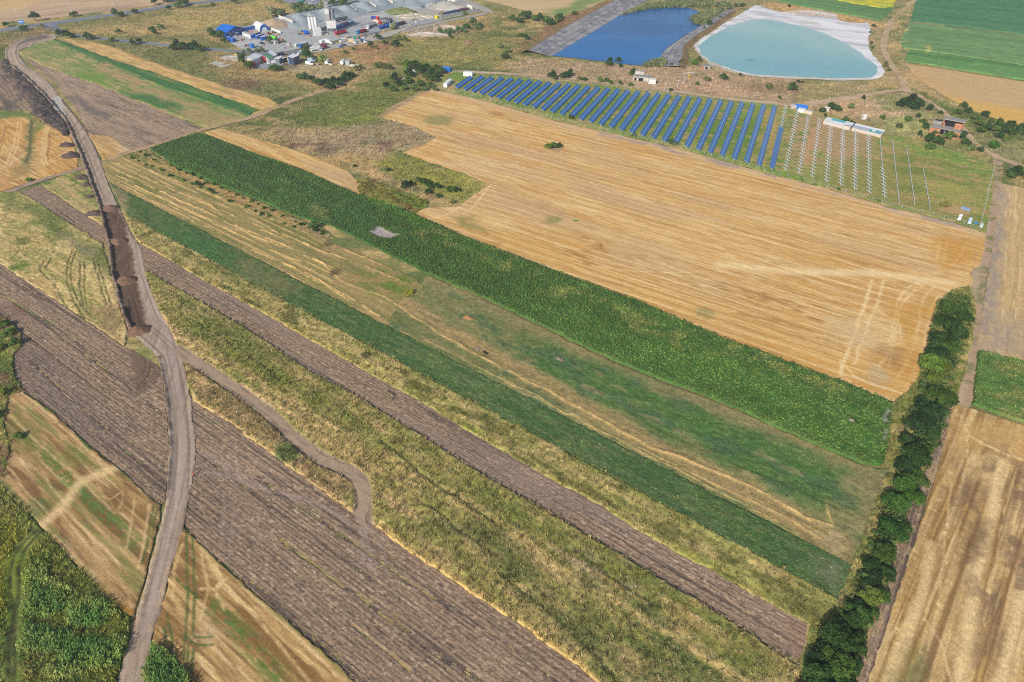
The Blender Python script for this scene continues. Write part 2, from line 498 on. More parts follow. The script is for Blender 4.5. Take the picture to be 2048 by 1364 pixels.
# ---- the whole countryside as one sheet out to the horizon, coarse far away
def far_paint(p):
    p.fill((150, 138, 92)); p.mix(GREEN, .5 * sst(.45, .6, p.n(400, 300, 2))); p.mix((196, 164, 112), .6 * sst(.5, .6, p.n(300, 200, 9)))
X0, X1, Y0, Y1 = -640.0, 640.0, 30.0, 900.0
bigv = np.array([(-5000, -3000), (5000, -3000), (5000, 9000), (-5000, 9000)], dtype=float)
def rough(p):
    """open grassland between the fields: straw, olive and green drifts, bare and dead patches where the photograph has them"""
    p.fill((158, 142, 92))
    p.mix((188, 160, 108), .8 * sst(.46, .62, p.n(38, 24, 1, 4)))
    p.mix((122, 126, 74), .8 * sst(.50, .64, p.n(30, 18, 6, 4)))
    p.mix((92, 110, 62), .75 * sst(.58, .70, p.n(22, 14, 12, 4)))
    D = lambda px, c, a=.8, soft=8, wob=8, seed=0: p.mix(c, a * p.poly(px, soft, wob, seed) * (.45 + .9 * p.n(7, 5, 90 + seed)))
    # dry meadow beside the main road
    D([(125, 52), (330, 22), (560, -5), (570, 30), (470, 55), (420, 80), (300, 70), (160, 70)], (190, 164, 106), .8, 10, 10, 1)
    D([(130, 45), (330, 12), (335, 30), (150, 64)], (118, 120, 70), .6, 6, 8, 2)
    # strip between the side road and the golden field
    D([(140, 72), (400, 98), (440, 130), (620, 180), (600, 195), (380, 148), (216, 90)], (120, 126, 78), .8, 6, 8, 3)
    D([(425, 105), (560, 140), (560, 160), (470, 170), (410, 140)], (180, 150, 100), .75, 8, 8, 4)
    D([(455, 165), (520, 150), (540, 175), (500, 185), (450, 180)], (140, 108, 84), .75, 6, 8, 5)
    # bare yard by the parked vans
    D([(575, 128), (690, 128), (700, 150), (620, 158), (570, 145)], (182, 164, 128), .85, 4, 4, 6)
    D([(560, 130), (600, 128), (600, 138), (570, 140)], (120, 100, 84), .8, 2, 3, 7)
    # brown bank above the vans, straw grass beyond
    D([(620, 108), (700, 92), (790, 78), (800, 105), (760, 125), (640, 122)], (188, 150, 104), .85, 6, 8, 8)
    D([(690, 92), (790, 80), (800, 100), (720, 108)], (160, 118, 86), .6, 5, 8, 9)
    D([(800, 75), (1010, 80), (1030, 130), (800, 125)], (150, 144, 80), .7, 10, 10, 10)
    D([(810, 48), (880, 38), (935, 62), (905, 72), (815, 72)], (176, 160, 140), .95, 3, 4, 11)
    D([(880, 42), (960, 25), (985, 50), (1000, 62), (940, 66)], (188, 156, 104), .7, 5, 6, 12)
    # green slope between the dirt track and the wheat
    D([(560, 235), (640, 200), (720, 175), (790, 150), (850, 178), (760, 225), (680, 262), (600, 250)], (112, 126, 66), .85, 10, 10, 13)
    D([(640, 255), (760, 215), (830, 185), (850, 190), (770, 232), (700, 262)], (132, 146, 66), .6, 8, 8, 14)
    # pinkish dead weeds
    D([(545, 262), (610, 262), (700, 258), (780, 240), (860, 255), (872, 285), (800, 300), (740, 320), (650, 312), (590, 298)], (168, 146, 118), .75, 6, 8, 15)
    D([(575, 285), (650, 285), (650, 312), (600, 305)], (122, 92, 78), .8, 4, 6, 16)
    D([(745, 285), (790, 282), (785, 300), (750, 300)], (128, 96, 80), .75, 4, 5, 17)
    D([(590, 295), (635, 288), (640, 308), (605, 312)], (196, 164, 116), .8, 3, 4, 18)
    D([(640, 320), (760, 310), (800, 318), (760, 340), (700, 340)], (190, 160, 108), .8, 5, 6, 19)
    D([(780, 308), (930, 348), (978, 370), (935, 405), (880, 400), (800, 360), (755, 330)], (150, 148, 72), .95, 4, 5, 20)
    D([(710, 330), (770, 345), (840, 380), (920, 400), (925, 412), (840, 400), (740, 362), (700, 345)], (198, 166, 118), .9, 4, 5, 21)
    # banks round the ponds
    D([(1010, 130), (1060, 112), (1200, 128), (1330, 134), (1420, 128), (1480, 148), (1600, 160), (1760, 165), (1700, 190), (1560, 205), (1300, 180), (1060, 155)], (176, 150, 120), .9, 5, 6, 22)
    D([(1200, 132), (1330, 140), (1450, 165), (1560, 200), (1380, 186), (1300, 175)], (186, 154, 126), .7, 5, 6, 23)
    D([(1480, 160), (1600, 165), (1640, 190), (1520, 190)], (140, 116, 84), .6, 6, 8, 24)
    D([(1600, 165), (1740, 168), (1700, 190), (1600, 195)], (150, 140, 88), .8, 6, 6, 25)
    D([(1320, 130), (1395, 100), (1430, 60), (1470, 38), (1500, 10), (1470, 12), (1400, 55), (1365, 80), (1340, 110)], (150, 132, 86), .9, 4, 4, 26)
    D([(1525, 2), (1660, 20), (1740, 42), (1775, 50), (1745, 60), (1670, 36), (1560, 28), (1530, 14)], (186, 152, 100), .95, 4, 4, 27)
    D([(1745, 60), (1775, 55), (1765, 95), (1800, 150), (1810, 175), (1770, 160), (1742, 95)], (172, 146, 104), .9, 4, 4, 28)
    D([(1010, 118), (1075, 82), (1180, 30), (1230, 0), (1215, -5), (1120, 36), (1040, 88)], (146, 112, 80), .85, 4, 5, 29)
    D([(1240, 30), (1290, 5), (1410, 0), (1440, 10), (1400, 14), (1300, 18)], (120, 140, 96), .9, 4, 4, 30)
    # bare ground right of the solar field, scrub at the ruin
    D([(1560, 205), (1810, 185), (1870, 225), (1750, 240), (1640, 228)], (182, 154, 122), .85, 5, 6, 31)
    D([(1740, 190), (1800, 188), (1870, 215), (1850, 228), (1770, 215)], (132, 136, 84), .85, 5, 6, 32)
    D([(1760, 238), (1860, 232), (1870, 265), (1800, 275)], (150, 158, 106), .85, 6, 6, 33)
    D([(1820, 175), (1900, 215), (1960, 240), (2048, 265), (2048, 290), (1950, 275), (1870, 220)], (92, 112, 60), .85, 5, 6, 34)
    D([(1930, 262), (2048, 290), (2048, 335), (1980, 305), (1950, 285)], (134, 138, 100), .85, 5, 6, 35)
    D([(1840, 290), (1990, 320), (1970, 380), (1880, 330)], (136, 136, 84), .8, 6, 6, 36)
    D([(1790, 120), (1812, 124), (1850, 165), (1900, 200), (1880, 205), (1815, 165)], (172, 146, 104), .85, 4, 4, 37)
    # left rim
    D([(-30, 90), (18, 92), (10, 110), (20, 130), (-30, 150)], (92, 112, 60), .8, 5, 5, 38)
    D([(20, 64), (110, 55), (115, 68), (40, 80)], (170, 140, 96), .7, 4, 4, 39)
    p.mul(.82 + .36 * p.n(3.4, 2.6, 44, 3))
    p.h = -.12 + .12 * p.n(7, 5, 51, 3)
gs = sheet('ground', None, 2.2, rough, M_ROUGH, 0.0, 0, 'structure', ground=[(-560, 20), (560, 20), (560, 760), (-560, 760)], edge0=False, z=-0.02)
# farther land beyond the detailed sheet
def ring():
    xs = np.array([-6000, -560, 560, 6000.0]); ys = np.array([-4000, 20, 760, 9000.0])
    V = [(x, y, -0.10) for y in ys for x in xs]
    F = [(r * 4 + c, r * 4 + c + 1, r * 4 + c + 5, r * 4 + c + 4) for r in range(3) for c in range(3) if not (r == 1 and c == 1)]
    me = np_mesh('open_land', np.array(V), np.array(F), M_ROUGH, np.tile(np.array(alb((150, 138, 92)))[None, :], (16, 1)))
    o = put('open_land', me); tag(o, None, None, None, 'structure')
ring()

# ---- far fields along the top
def tan_far(p):
    p.fill((192, 162, 128)); p.mix((206, 170, 116), .9 * p.poly([(-60, -30), (120, -30), (60, 12), (-60, 30)], 10, 8)); p.mix((160, 134, 112), .6 * sst(.5, .7, p.n(40, 9, 3))); p.mix((214, 184, 150), .5 * sst(.55, .7, p.n(25, 5, 5))); p.h = .1 * p.n(2, 2, 3)
sheet('stubble_field', [(-120, -70), (440, -70), (420, -12), (330, 8), (230, 20), (100, 36), (0, 44), (-120, 56)], 2.2, tan_far, straw_mat(heading((0, 30), (200, 8))), heading((0, 30), (200, 8)), 1.2)
def tan_far2(p):
    p.fill((204, 176, 130)); p.mix((188, 158, 112), .6 * sst(.5, .7, p.n(50, 12, 3))); p.mix((120, 140, 76), .9 * p.poly([(1080, 30), (1120, 34), (1210, 0), (1260, -30), (1190, -30), (1150, 5)], 8, 6)); p.h = .1 * p.n(2, 2, 3)
sheet('stubble_field', [(900, -50), (935, -8), (1000, 8), (1075, 27), (1115, 34), (1175, 18), (1212, 0), (1270, -50)], 2.2, tan_far2, straw_mat(heading((1000, 10), (1200, 5))), heading((1000, 10), (1200, 5)), 1.2)
def g_far(base, alt):
    def f(p):
        p.fill(base); p.mix(alt, .7 * sst(.45, .65, p.n(60, 7, 3))); p.mul(.86 + .28 * p.n(5, 2, 9)); p.h = .5 + .35 * p.n(3, 2, 5)
        p.mix((196, 182, 110), .9 * np.maximum(p.poly([(1800, 60), (1818, 55), (1820, 62), (1806, 66), (1800, 84), (1818, 83), (1798, 88)], 1.5, 2), p.poly([(1852, 92), (1861, 93), (1858, 105), (1851, 104)], 1.5, 2)))
    return f
sheet('green_crop_field', [(1520, -6), (1600, 12), (1661, 23), (1762, 42), (1783, 23), (1795, -6), (1810, -60), (1480, -60)], 1.8, g_far((104, 142, 82), (86, 122, 70)), M_CROP, heading((1530, 5), (1760, 42)), .8, 'structure')
def yel(p):
    p.fill((208, 196, 52)); p.mix((140, 156, 60), .75 * sst(.5, .62, p.n(5, 2.5, 3))); p.h = .9 + .4 * p.n(2, 2, 3)
sheet('yellow_flower_field', [(1640, -8), (1661, 0), (1710, 9), (1762, 18), (1786, 15), (1792, 0), (1795, -20), (1600, -30)], 1.6, yel, M_CROP, 0, 1.2, 'structure')
sheet('green_crop_field', [(1834, -6), (1821, 42), (2075, 72), (2075, -40), (1840, -60)], 1.7, g_far((80, 128, 84), (70, 116, 76)), M_CROP, heading((1830, 45), (2048, 70)), .8, 'structure')
sheet('green_crop_field', [(1817, 46), (1797, 84), (1808, 97), (1930, 113), (2075, 135), (2075, 74)], 1.5, g_far((116, 148, 92), (98, 132, 80)), M_CROP, heading((1817, 100), (2048, 132)), .8, 'structure')
sheet('green_crop_field', [(1815, 101), (1810, 122), (1930, 142), (2075, 165), (2075, 137), (1930, 115)], 1.4, g_far((104, 146, 80), (78, 122, 66)), M_CROP, heading((1817, 100), (2048, 132)), .8, 'structure')
def tan3(p):
    stubble(p, 7, (212, 178, 120), (200, 162, 104), (176, 138, 86), .6); p.mix((196, 166, 122), .7 * p.poly([(1820, 130), (2060, 165), (2060, 220), (1930, 205)], 8, 8)); p.mix((216, 172, 88), .8 * p.poly([(1890, 196), (2060, 222), (2060, 265), (1950, 225)], 6, 6))
sheet('stubble_field', [(1808, 127), (1845, 163), (1890, 192), (1947, 222), (2000, 240), (2075, 264), (2075, 168), (1930, 145)], 1.2, tan3, straw_mat(heading((1820, 128), (2048, 163))), heading((1820, 128), (2048, 163)), .8)

# ---- strips in the triangle beside the new road
AF = heading((117, 78), (520, 218))
def green_a(p):
    weeds(p, [(120, 126, 74), (102, 122, 64), (156, 138, 94)], 3, .5)
    p.mix((176, 144, 104), .85 * p.poly([(170, 108), (240, 142), (300, 178), (360, 193), (470, 236), (470, 246), (330, 200), (250, 175), (190, 128)], 5, 7, 3))
    p.mix((70, 112, 60), .9 * p.poly([(240, 186), (300, 190), (350, 210), (345, 230), (300, 218), (255, 205)], 5, 6, 5))
    p.mix((110, 142, 60), .85 * p.poly([(140, 135), (215, 150), (210, 175), (160, 155)], 6, 6, 6))
    p.mix((158, 136, 92), .7 * p.poly([(350, 215), (470, 240), (416, 256), (370, 240)], 6, 6, 7))
sheet('rough_green_field', [(38, 104), (60, 92), (109, 79), (135, 92), (193, 118), (300, 160), (400, 205), (505, 232), (416, 256), (200, 170), (95, 134), (44, 113)], .9, green_a, M_CROP, AF, 1.2)
def green_b(p):
    p.fill((70, 112, 62)); p.mix((104, 134, 66), .8 * sst(.5, .68, p.n(40, 3, 3))); p.mix((150, 142, 80), .6 * sst(.62, .72, p.n(20, 3, 7))); p.h = .35 * p.n(3, 1.2, 4) + .1
sheet('alfalfa_strip', [(102, 82), (117, 79), (163, 97), (230, 122), (305, 145), (410, 182), (519, 219), (497, 231), (432, 211), (330, 176), (228, 141)], .9, green_b, M_CROP, AF, .9)
def gold_a(p):
    stubble(p, 4.5, (214, 178, 118), (200, 158, 92), (176, 134, 76)); p.mix((150, 138, 84), .6 * sst(.6, .7, p.n(12, 4, 3)))
sheet('stubble_field', [(125, 76), (170, 82), (216, 91), (300, 122), (381, 150), (460, 175), (535, 196), (562, 211), (519, 219), (410, 181), (305, 143), (200, 108), (163, 95)], .9, gold_a, straw_mat(AF), AF, 1.0)
def plough_c(p):
    soil(p, .7, 1.0, .6); p.col += 6; p.mix((176, 150, 126), .6 * sst(.48, .66, p.n(14, 3, 2)))
    p.mix((104, 94, 92), .7 * p.line([(148, 192), (170, 212), (215, 232)], 6, 3, 2)); p.mix((186, 162, 140), .5 * p.line([(95, 140), (130, 172), (160, 212), (168, 250)], 2.2, 1))
    p.mix((186, 160, 132), .5 * p.line([(240, 290), (262, 272), (255, 250), (200, 215), (120, 150)], 1.6, .8))
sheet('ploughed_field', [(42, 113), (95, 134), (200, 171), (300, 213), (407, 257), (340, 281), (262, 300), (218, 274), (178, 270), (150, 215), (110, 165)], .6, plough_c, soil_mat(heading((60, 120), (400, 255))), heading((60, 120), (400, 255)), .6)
def gold_b(p):
    stubble(p, 3.5, (210, 174, 118), (186, 146, 84), (156, 118, 66)); p.mix((200, 172, 136), .9 * p.poly([(240, 290), (268, 296), (262, 304), (238, 308)], 2, 2))
sheet('stubble_field', [(176, 268), (218, 273), (262, 300), (205, 321), (196, 300)], .5, gold_b, straw_mat(heading((60, 120), (400, 255))), heading((60, 120), (400, 255)), .6)

# ---- left margin
def left_brown(p):
    soil(p, .8, 1.0, .3); p.mix((92, 82, 78), .6 * sst(.45, .6, p.n(10, 5, 3)))
sheet('ploughed_field', [(-60, 128), (4, 122), (20, 140), (55, 165), (92, 205), (110, 245), (80, 238), (60, 228), (-60, 222)], .7, left_brown, soil_mat(heading((0, 150), (60, 220))), heading((0, 150), (60, 220)), .8)
def left_gold(p):
    stubble(p, 4.0, (212, 172, 112), (196, 146, 78), (152, 106, 54))
    for k, px in enumerate([[(38, 240), (28, 290), (12, 330)], [(44, 240), (36, 290), (20, 335)], [(92, 252), (84, 300), (88, 335)], [(97, 255), (90, 300), (94, 332)], [(0, 290), (60, 330), (150, 300)], [(0, 340), (70, 300), (130, 290)], [(8, 250), (4, 300), (-10, 330)], [(70, 340), (120, 318), (152, 318)]]):
        p.mix((232, 202, 150), .8 * p.line(px, 1.0, .5, .6))
    for px in [[(10, 252), (4, 290), (-8, 320)], [(100, 268), (96, 320)]]: p.mix((120, 84, 46), .6 * p.line(px, 1.2, .6, .8))
    g = p.poly([(60, 230), (74, 238), (66, 300), (58, 338), (46, 332), (52, 290)], 2.2, 2.0, 3)
    p.mix((116, 118, 70), .9 * g); p.mix((78, 74, 52), .7 * p.line([(64, 240), (60, 290), (54, 325)], 1.6, .8, .8)); p.h = p.h + .3 * g * p.n(1.2, 1.2, 5)
    p.mix((112, 128, 62), .75 * p.poly([(74, 245), (90, 248), (84, 262), (72, 262)], 2, 2)); p.mix((100, 120, 60), .9 * p.poly([(-40, 222), (60, 220), (62, 234), (-40, 238)], 3, 3))
    p.mix((150, 128, 84), .7 * p.poly([(30, 335), (60, 325), (70, 345), (30, 360)], 3, 3))
sheet('stubble_field', [(-60, 222), (58, 222), (84, 246), (112, 256), (140, 274), (157, 318), (155, 338), (60, 364), (0, 384), (-60, 404)], .5, left_gold, straw_mat(heading((0, 250), (130, 320))), heading((0, 250), (130, 320)), .8)

def weeds_l3(p):
    weeds(p, [(186, 162, 112), (164, 142, 92), (142, 136, 80)], 7, .45)
    p.mix((104, 120, 58), .9 * p.poly([(60, 410), (110, 425), (150, 450), (135, 475), (90, 455), (50, 425)], 5, 5, 3) * (.5 + p.n(5, 4, 8)))
    p.mix((120, 124, 72), .75 * p.poly([(40, 400), (120, 440), (200, 500), (225, 540), (150, 495), (60, 440)], 5, 5, 4) * (.4 + p.n(5, 4, 18)))
    p.mix((112, 118, 64), .8 * p.poly([(150, 500), (235, 560), (230, 520), (190, 490)], 4, 4, 6) * (.5 + p.n(4, 3, 8)))
    p.mix((112, 124, 66), .7 * p.poly([(-10, 385), (40, 388), (60, 420), (-10, 410)], 4, 4, 5))
    p.mix((104, 124, 56), .9 * p.blob((38, 535), 4.5, .5, 3)); p.mix((108, 112, 60), .8 * p.blob((45, 485), 4, .5, 4))
    p.mix((150, 140, 122), .7 * p.poly([(120, 470), (140, 478), (190, 510), (180, 516)], 2, 2, 9))
    for px in [[(148, 500), (136, 530), (135, 560), (148, 600), (170, 640)], [(155, 502), (143, 532), (143, 562), (160, 608), (182, 632)], [(162, 520), (160, 560), (166, 615)], [(170, 522), (170, 575), (173, 618)], [(190, 524), (200, 570), (215, 610)], [(198, 528), (210, 575), (225, 612)], [(95, 515), (82, 540), (100, 560)], [(105, 515), (92, 540)], [(35, 480), (110, 465), (130, 455)], [(40, 500), (20, 525)], [(225, 640), (240, 615)], [(110, 570), (140, 620), (180, 640)], [(230, 660), (244, 640)]]:
        l = p.line(px, .9, .35, .5); p.mix((86, 92, 52), .8 * l); p.h = p.h * (1 - .8 * l)
    p.mix((150, 124, 92), .6 * p.poly([(170, 620), (240, 600), (250, 660), (235, 690)], 4, 5, 12))
sheet('weedy_field', [(-60, 404), (0, 386), (42, 384), (120, 435), (205, 487), (222, 545), (240, 615), (256, 660), (250, 692), (160, 632), (80, 580), (0, 526), (-60, 488)], .4, weeds_l3, M_CROP, heading((0, 523), (240, 688)), .5)
def plough_small(p):
    soil(p, .9, 1.0, .25)
    p.mix((150, 128, 108), .35 * p.poly([(175, 425), (212, 450), (212, 480), (170, 450)], 3, 3))
sheet('ploughed_strip', [(40, 383), (84, 369), (150, 415), (206, 452), (214, 482), (196, 482), (120, 436), (80, 408)], .35, plough_small, soil_mat(heading((84, 370), (206, 452))), heading((84, 370), (206, 452)), .4)
def grass_l(p):
    weeds(p, [(128, 128, 74), (176, 152, 104), (98, 118, 58)], 11, .45)
    p.mix((186, 160, 112), .8 * p.poly([(95, 370), (130, 360), (190, 430), (160, 420)], 3, 4, 2))
sheet('grass_verge', [(84, 369), (152, 342), (172, 352), (200, 412), (206, 452), (150, 415)], .45, grass_l, M_CROP, A0, .6)

# ---- the large ploughed field, both sides of the road
PL = heading((386, 800), (1137, 1318))
def plough_big(p):
    soil(p, 1.0, 1.0, .35)
    p.mix((112, 100, 96), .6 * p.poly([(0, 640), (110, 740), (240, 850), (180, 880), (60, 790)], 10, 8, 3))
    p.mix((122, 92, 78), .7 * p.poly([(0, 600), (30, 600), (40, 640), (10, 640)], 3, 4, 4))
    for px, a in [([(395, 945), (450, 950), (520, 975), (640, 1010), (700, 1045)], .8), ([(400, 930), (440, 925), (500, 960), (600, 1000)], .5), ([(470, 985), (465, 1060), (455, 1130)], .35), ([(450, 985), (446, 1080)], .3), ([(395, 905), (430, 920), (460, 950)], .6), ([(730, 1050), (734, 1080), (744, 1130)], .9), ([(722, 1050), (726, 1080), (728, 1125)], .8), ([(735, 1048), (760, 1090), (775, 1140)], .5)]:
        l = p.line(px, 1.6, .8, .5); p.mix((160, 140, 128), a * l); p.h = p.h * (1 - .7 * l)
    p.mix((176, 148, 118), .7 * p.poly([(472, 930), (500, 925), (530, 945), (490, 945)], 2, 2, 6))
    for px in [[(0, 590), (120, 660), (240, 760), (330, 830)], [(60, 720), (180, 830), (320, 920)], [(520, 960), (700, 1080), (900, 1220)], [(560, 1080), (700, 1180), (900, 1330)], [(700, 1245), (820, 1340)]]:
        l = p.line(px, 1.1, .5, .6); p.mix((66, 60, 62), .6 * l); p.h = p.h - .18 * l
    p.mix((180, 152, 118), .7 * p.line([(702, 1244), (760, 1292), (820, 1336)], 1.1, .5))
    # scraped patch beside the road
    s = p.poly([(256, 665), (300, 660), (325, 700), (320, 745), (287, 788), (268, 778), (262, 735)], 1.5, 1.5, 3)
    p.mix((118, 96, 80), .9 * s); p.h = p.h * (1 - .6 * s)
    for px in [[(300, 690), (312, 720), (290, 770)], [(305, 700), (300, 745), (275, 778)], [(292, 700), (290, 740), (268, 760)], [(280, 668), (288, 692)], [(286, 666), (296, 692)], [(273, 668), (280, 696)]]:
        l = p.line(px, .8, .4); p.mix((80, 64, 54), .7 * l); p.h = p.h - .2 * l
plough_r = [(362, 795), (386, 800), (457, 842), (530, 897), (592, 941), (660, 992), (713, 1030), (743, 1048), (814, 1099), (921, 1171), (1038, 1248), (1137, 1319), (1198, 1365), (1240, 1398), (750, 1398), (712, 1364), (620, 1280), (520, 1193), (470, 1150), (396, 1083), (366, 1050), (372, 1000), (384, 930)]
plough_l = [(-60, 484), (0, 524), (120, 606), (240, 689), (262, 700), (320, 735), (330, 800), (340, 900), (332, 1000), (318, 1012), (292, 988), (239, 938), (178, 892), (109, 826), (46, 783), (20, 735), (0, 690), (-60, 640)]
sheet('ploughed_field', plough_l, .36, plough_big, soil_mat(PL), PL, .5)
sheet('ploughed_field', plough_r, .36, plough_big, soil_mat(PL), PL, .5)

# ---- weeds between the two ploughed fields
T1PX = [(352, 698), (400, 730), (452, 765), (510, 806), (560, 848), (592, 880), (652, 922), (706, 948), (724, 975), (727, 1010), (726, 1032), (729, 1052)]
def weeds_mid(p):
    weeds(p, [(178, 152, 104), (152, 134, 84), (134, 130, 70)], 21, .7)
    nn = .5 * p.n(30, 2.2, 33, 3) + .5 * p.n(9, 4, 35, 4)
    P_ = lambda px, c, a, so=4, wo=4, sd=0: p.mix(c, a * p.poly(px, so, wo, sd) * sst(.25, .62, nn))
    P_([(290, 545), (380, 598), (520, 682), (700, 795), (860, 895), (1010, 985), (1200, 1095), (1400, 1220), (1560, 1318), (1480, 1320), (1250, 1180), (1000, 1030), (800, 900), (600, 780), (430, 690), (320, 620)], (108, 120, 56), 1.0, 6, 5, 1)
    P_([(600, 770), (760, 880), (1000, 1010), (1200, 1120), (1500, 1320), (1400, 1290), (1150, 1120), (900, 990), (700, 860)], (136, 134, 66), .8, 6, 6, 2)
    P_([(330, 610), (380, 645), (470, 700), (600, 790), (640, 830), (560, 780), (440, 705)], (124, 128, 56), .9, 3, 3, 3)
    P_([(860, 1020), (1000, 1080), (1200, 1250), (1330, 1364), (1200, 1364), (1000, 1180), (900, 1100)], (98, 106, 58), .95, 8, 6, 4)
    P_([(1250, 1180), (1400, 1260), (1540, 1364), (1300, 1364), (1200, 1230)], (86, 102, 54), .85, 8, 6, 5)
    p.mix((196, 168, 108), .85 * p.line([(386, 803), (457, 846), (592, 944), (713, 1034)], 2.6, 1.2, 1.2))
    p.mix((202, 172, 106), .95 * p.line([(743, 1050), (814, 1101), (921, 1173), (1038, 1250), (1137, 1321), (1198, 1367)], 2.6, 1.0, .8))
    p.mix((140, 112, 84), .6 * p.poly([(385, 745), (440, 770), (520, 830), (600, 890), (690, 960), (700, 1000), (640, 970), (500, 860), (400, 790)], 3, 4, 6))
    p.mix((92, 116, 66), .85 * p.blob((578, 902), 5.0, .5, 4))
    tr = p.line(T1PX, 4.6, .8, .4); p.trk = tr; p.h = p.h * (1 - tr); p.mix((150, 130, 110), tr)
    p.mix((70, 60, 48), .8 * p.line([(x - 8, y + 9) for x, y in T1PX[1:-3]], 1.4, .6, .5))  # shade of the tall weeds painted along the track's lower left edge
    for px in [[(850, 1010), (940, 1075), (990, 1110)], [(1150, 1105), (1230, 1160), (1320, 1215)], [(760, 880), (900, 990), (1010, 1060)], [(1000, 1150), (1120, 1250), (1230, 1350)], [(380, 640), (480, 700), (560, 760)]]:
        l = p.line(px, 1.2, .6, 1.0); p.mix((70, 80, 46), .7 * l); p.h = p.h * (1 - .6 * l)
    p.mix((200, 160, 100), .6 * p.line([(1135, 1115), (1220, 1165), (1290, 1205)], .8, .4, .4))
    p.mix((168, 148, 134), .5 * sst(.6, .7, p.n(7, 5, 88)) * p.poly([(1080, 1030), (1300, 1160), (1350, 1230), (1100, 1100)], 6, 4, 9))
W1 = [(289, 540), (376, 590), (450, 632), (520, 676), (617, 742), (706, 789), (792, 843), (868, 889), (957, 945), (1020, 983), (1088, 1019), (1202, 1088), (1304, 1148), (1380, 1194), (1443, 1232), (1520, 1283), (1562, 1312), (1600, 1330), (1590, 1400), (1240, 1400), (1198, 1366), (1137, 1320), (1038, 1249), (921, 1172), (814, 1100), (743, 1049), (713, 1031), (660, 993), (592, 942), (530, 898), (457, 843), (386, 801), (380, 780), (372, 740), (356, 690), (330, 640), (306, 590)]
sheet('weed_field', W1, .42, weeds_mid, M_CROP, A0, .5)
# narrow dirt track through it
def dirt(p):
    p.fill((164, 142, 120)); p.mix((120, 102, 88), .5 * sst(.6, .8, p.n(7, .4, 15, 2))); p.mix((176, 152, 122), .6 * sst(.5, .7, p.n(8, 2, 3))); p.mix((112, 96, 84), .5 * sst(.6, .75, p.n(10, 1, 5))); p.h = .08 * p.n(1.2, 1.2, 4) - .04
def ribbon(px, width):
    """outline of a lane along a pixel line: width in metres, one number or one for each point"""
    P = smooth_line(GP(px), 5)
    w = np.interp(np.linspace(0, 1, len(P)), np.linspace(0, 1, len(px)), width if hasattr(width, '__len__') else [width] * len(px)) / 2
    T = np.gradient(P, axis=0); T /= np.linalg.norm(T, axis=1)[:, None]
    N = np.stack([-T[:, 1], T[:, 0]], 1)
    return np.concatenate([P + N * w[:, None], (P - N * w[:, None])[::-1]])
sheet('dirt_track', None, .4, dirt, M_ROAD, A0, .9, ground=ribbon(T1PX, [5, 4.4, 4, 3.8, 3.4, 3.4, 3.2, 3.8, 3.6, 3.2, 2.8, 2.0]), z=.2)

# ---- ploughed strip P1
def plough_p1(p):
    soil(p, .9, 1.0, .35)
    p.mix((148, 130, 118), .4 * sst(.45, .65, p.n(60, 5, 14)))
    p.mix((66, 60, 62), .55 * p.line([(820, 858), (957, 946), (1088, 1021), (1304, 1150), (1443, 1234), (1558, 1312)], 2.2, 1.2, .6))  # cast shadow of the weeds painted along the strip's lower edge
    b = p.poly([(752, 784), (768, 780), (786, 788), (792, 800), (778, 804), (760, 796)], 1.2, 1.6, 4); p.mix((146, 132, 92), .65 * b * sst(.35, .6, p.n(1.6, 1.0, 66)))
    p.mix((60, 54, 54), .8 * p.line([(778, 782), (790, 790), (786, 800)], 1.2, .6))
    p.mix((150, 118, 98), .5 * p.poly([(1560, 1225), (1618, 1250), (1600, 1318), (1572, 1290)], 3, 2, 5))
P1 = [(276, 484), (340, 520), (410, 562), (483, 601), (587, 661), (660, 702), (732, 743), (845, 805), (927, 857), (1020, 911), (1100, 958), (1202, 1012), (1278, 1062), (1392, 1126), (1431, 1146), (1520, 1197), (1570, 1225), (1618, 1250), (1602, 1318), (1570, 1316), (1520, 1282), (1443, 1231), (1380, 1193), (1304, 1147), (1202, 1087), (1088, 1018), (1020, 982), (957, 944), (868, 888), (792, 842), (706, 788), (617, 741), (520, 675), (450, 631), (376, 589), (287, 538)]
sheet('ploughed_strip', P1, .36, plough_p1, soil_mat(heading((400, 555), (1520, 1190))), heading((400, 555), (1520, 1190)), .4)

# ---- yellow-green weeds between the ploughed strip and the alfalfa
def weeds_y(p):
    weeds(p, [(142, 138, 78), (120, 122, 64), (176, 156, 104)], 31, .6)
    p.mix((184, 158, 92), .7 * p.line([(276, 482), (410, 560), (587, 659), (732, 741)], 2.4, 1.2, 1.2))
    p.mix((150, 148, 72), .6 * p.line([(732, 739), (927, 853), (1100, 954), (1278, 1058), (1520, 1193)], 3.2, 1.6, 1.5))
    p.mix((170, 150, 100), .6 * sst(.5, .66, p.n(14, 2, 8)))
    p.mix((100, 102, 52), .7 * sst(.58, .7, p.n(9, 3, 18)))
    p.mix((70, 74, 46), .8 * p.blob((734, 712), 2.0, .5, 3))
    p.mix((112, 116, 60), .7 * p.poly([(1560, 1180), (1680, 1210), (1640, 1260), (1560, 1225)], 5, 4))
W2 = [(253, 430), (420, 521), (640, 640), (900, 779), (1200, 941), (1500, 1103), (1660, 1190), (1675, 1200), (1650, 1250), (1618, 1250), (1570, 1225), (1520, 1197), (1431, 1146), (1392, 1126), (1278, 1062), (1202, 1012), (1100, 958), (1020, 911), (927, 857), (845, 805), (732, 743), (660, 702), (587, 661), (483, 601), (410, 562), (340, 520), (276, 484), (262, 455)]
sheet('weed_strip', W2, .42, weeds_y, M_CROP, A0, .4)

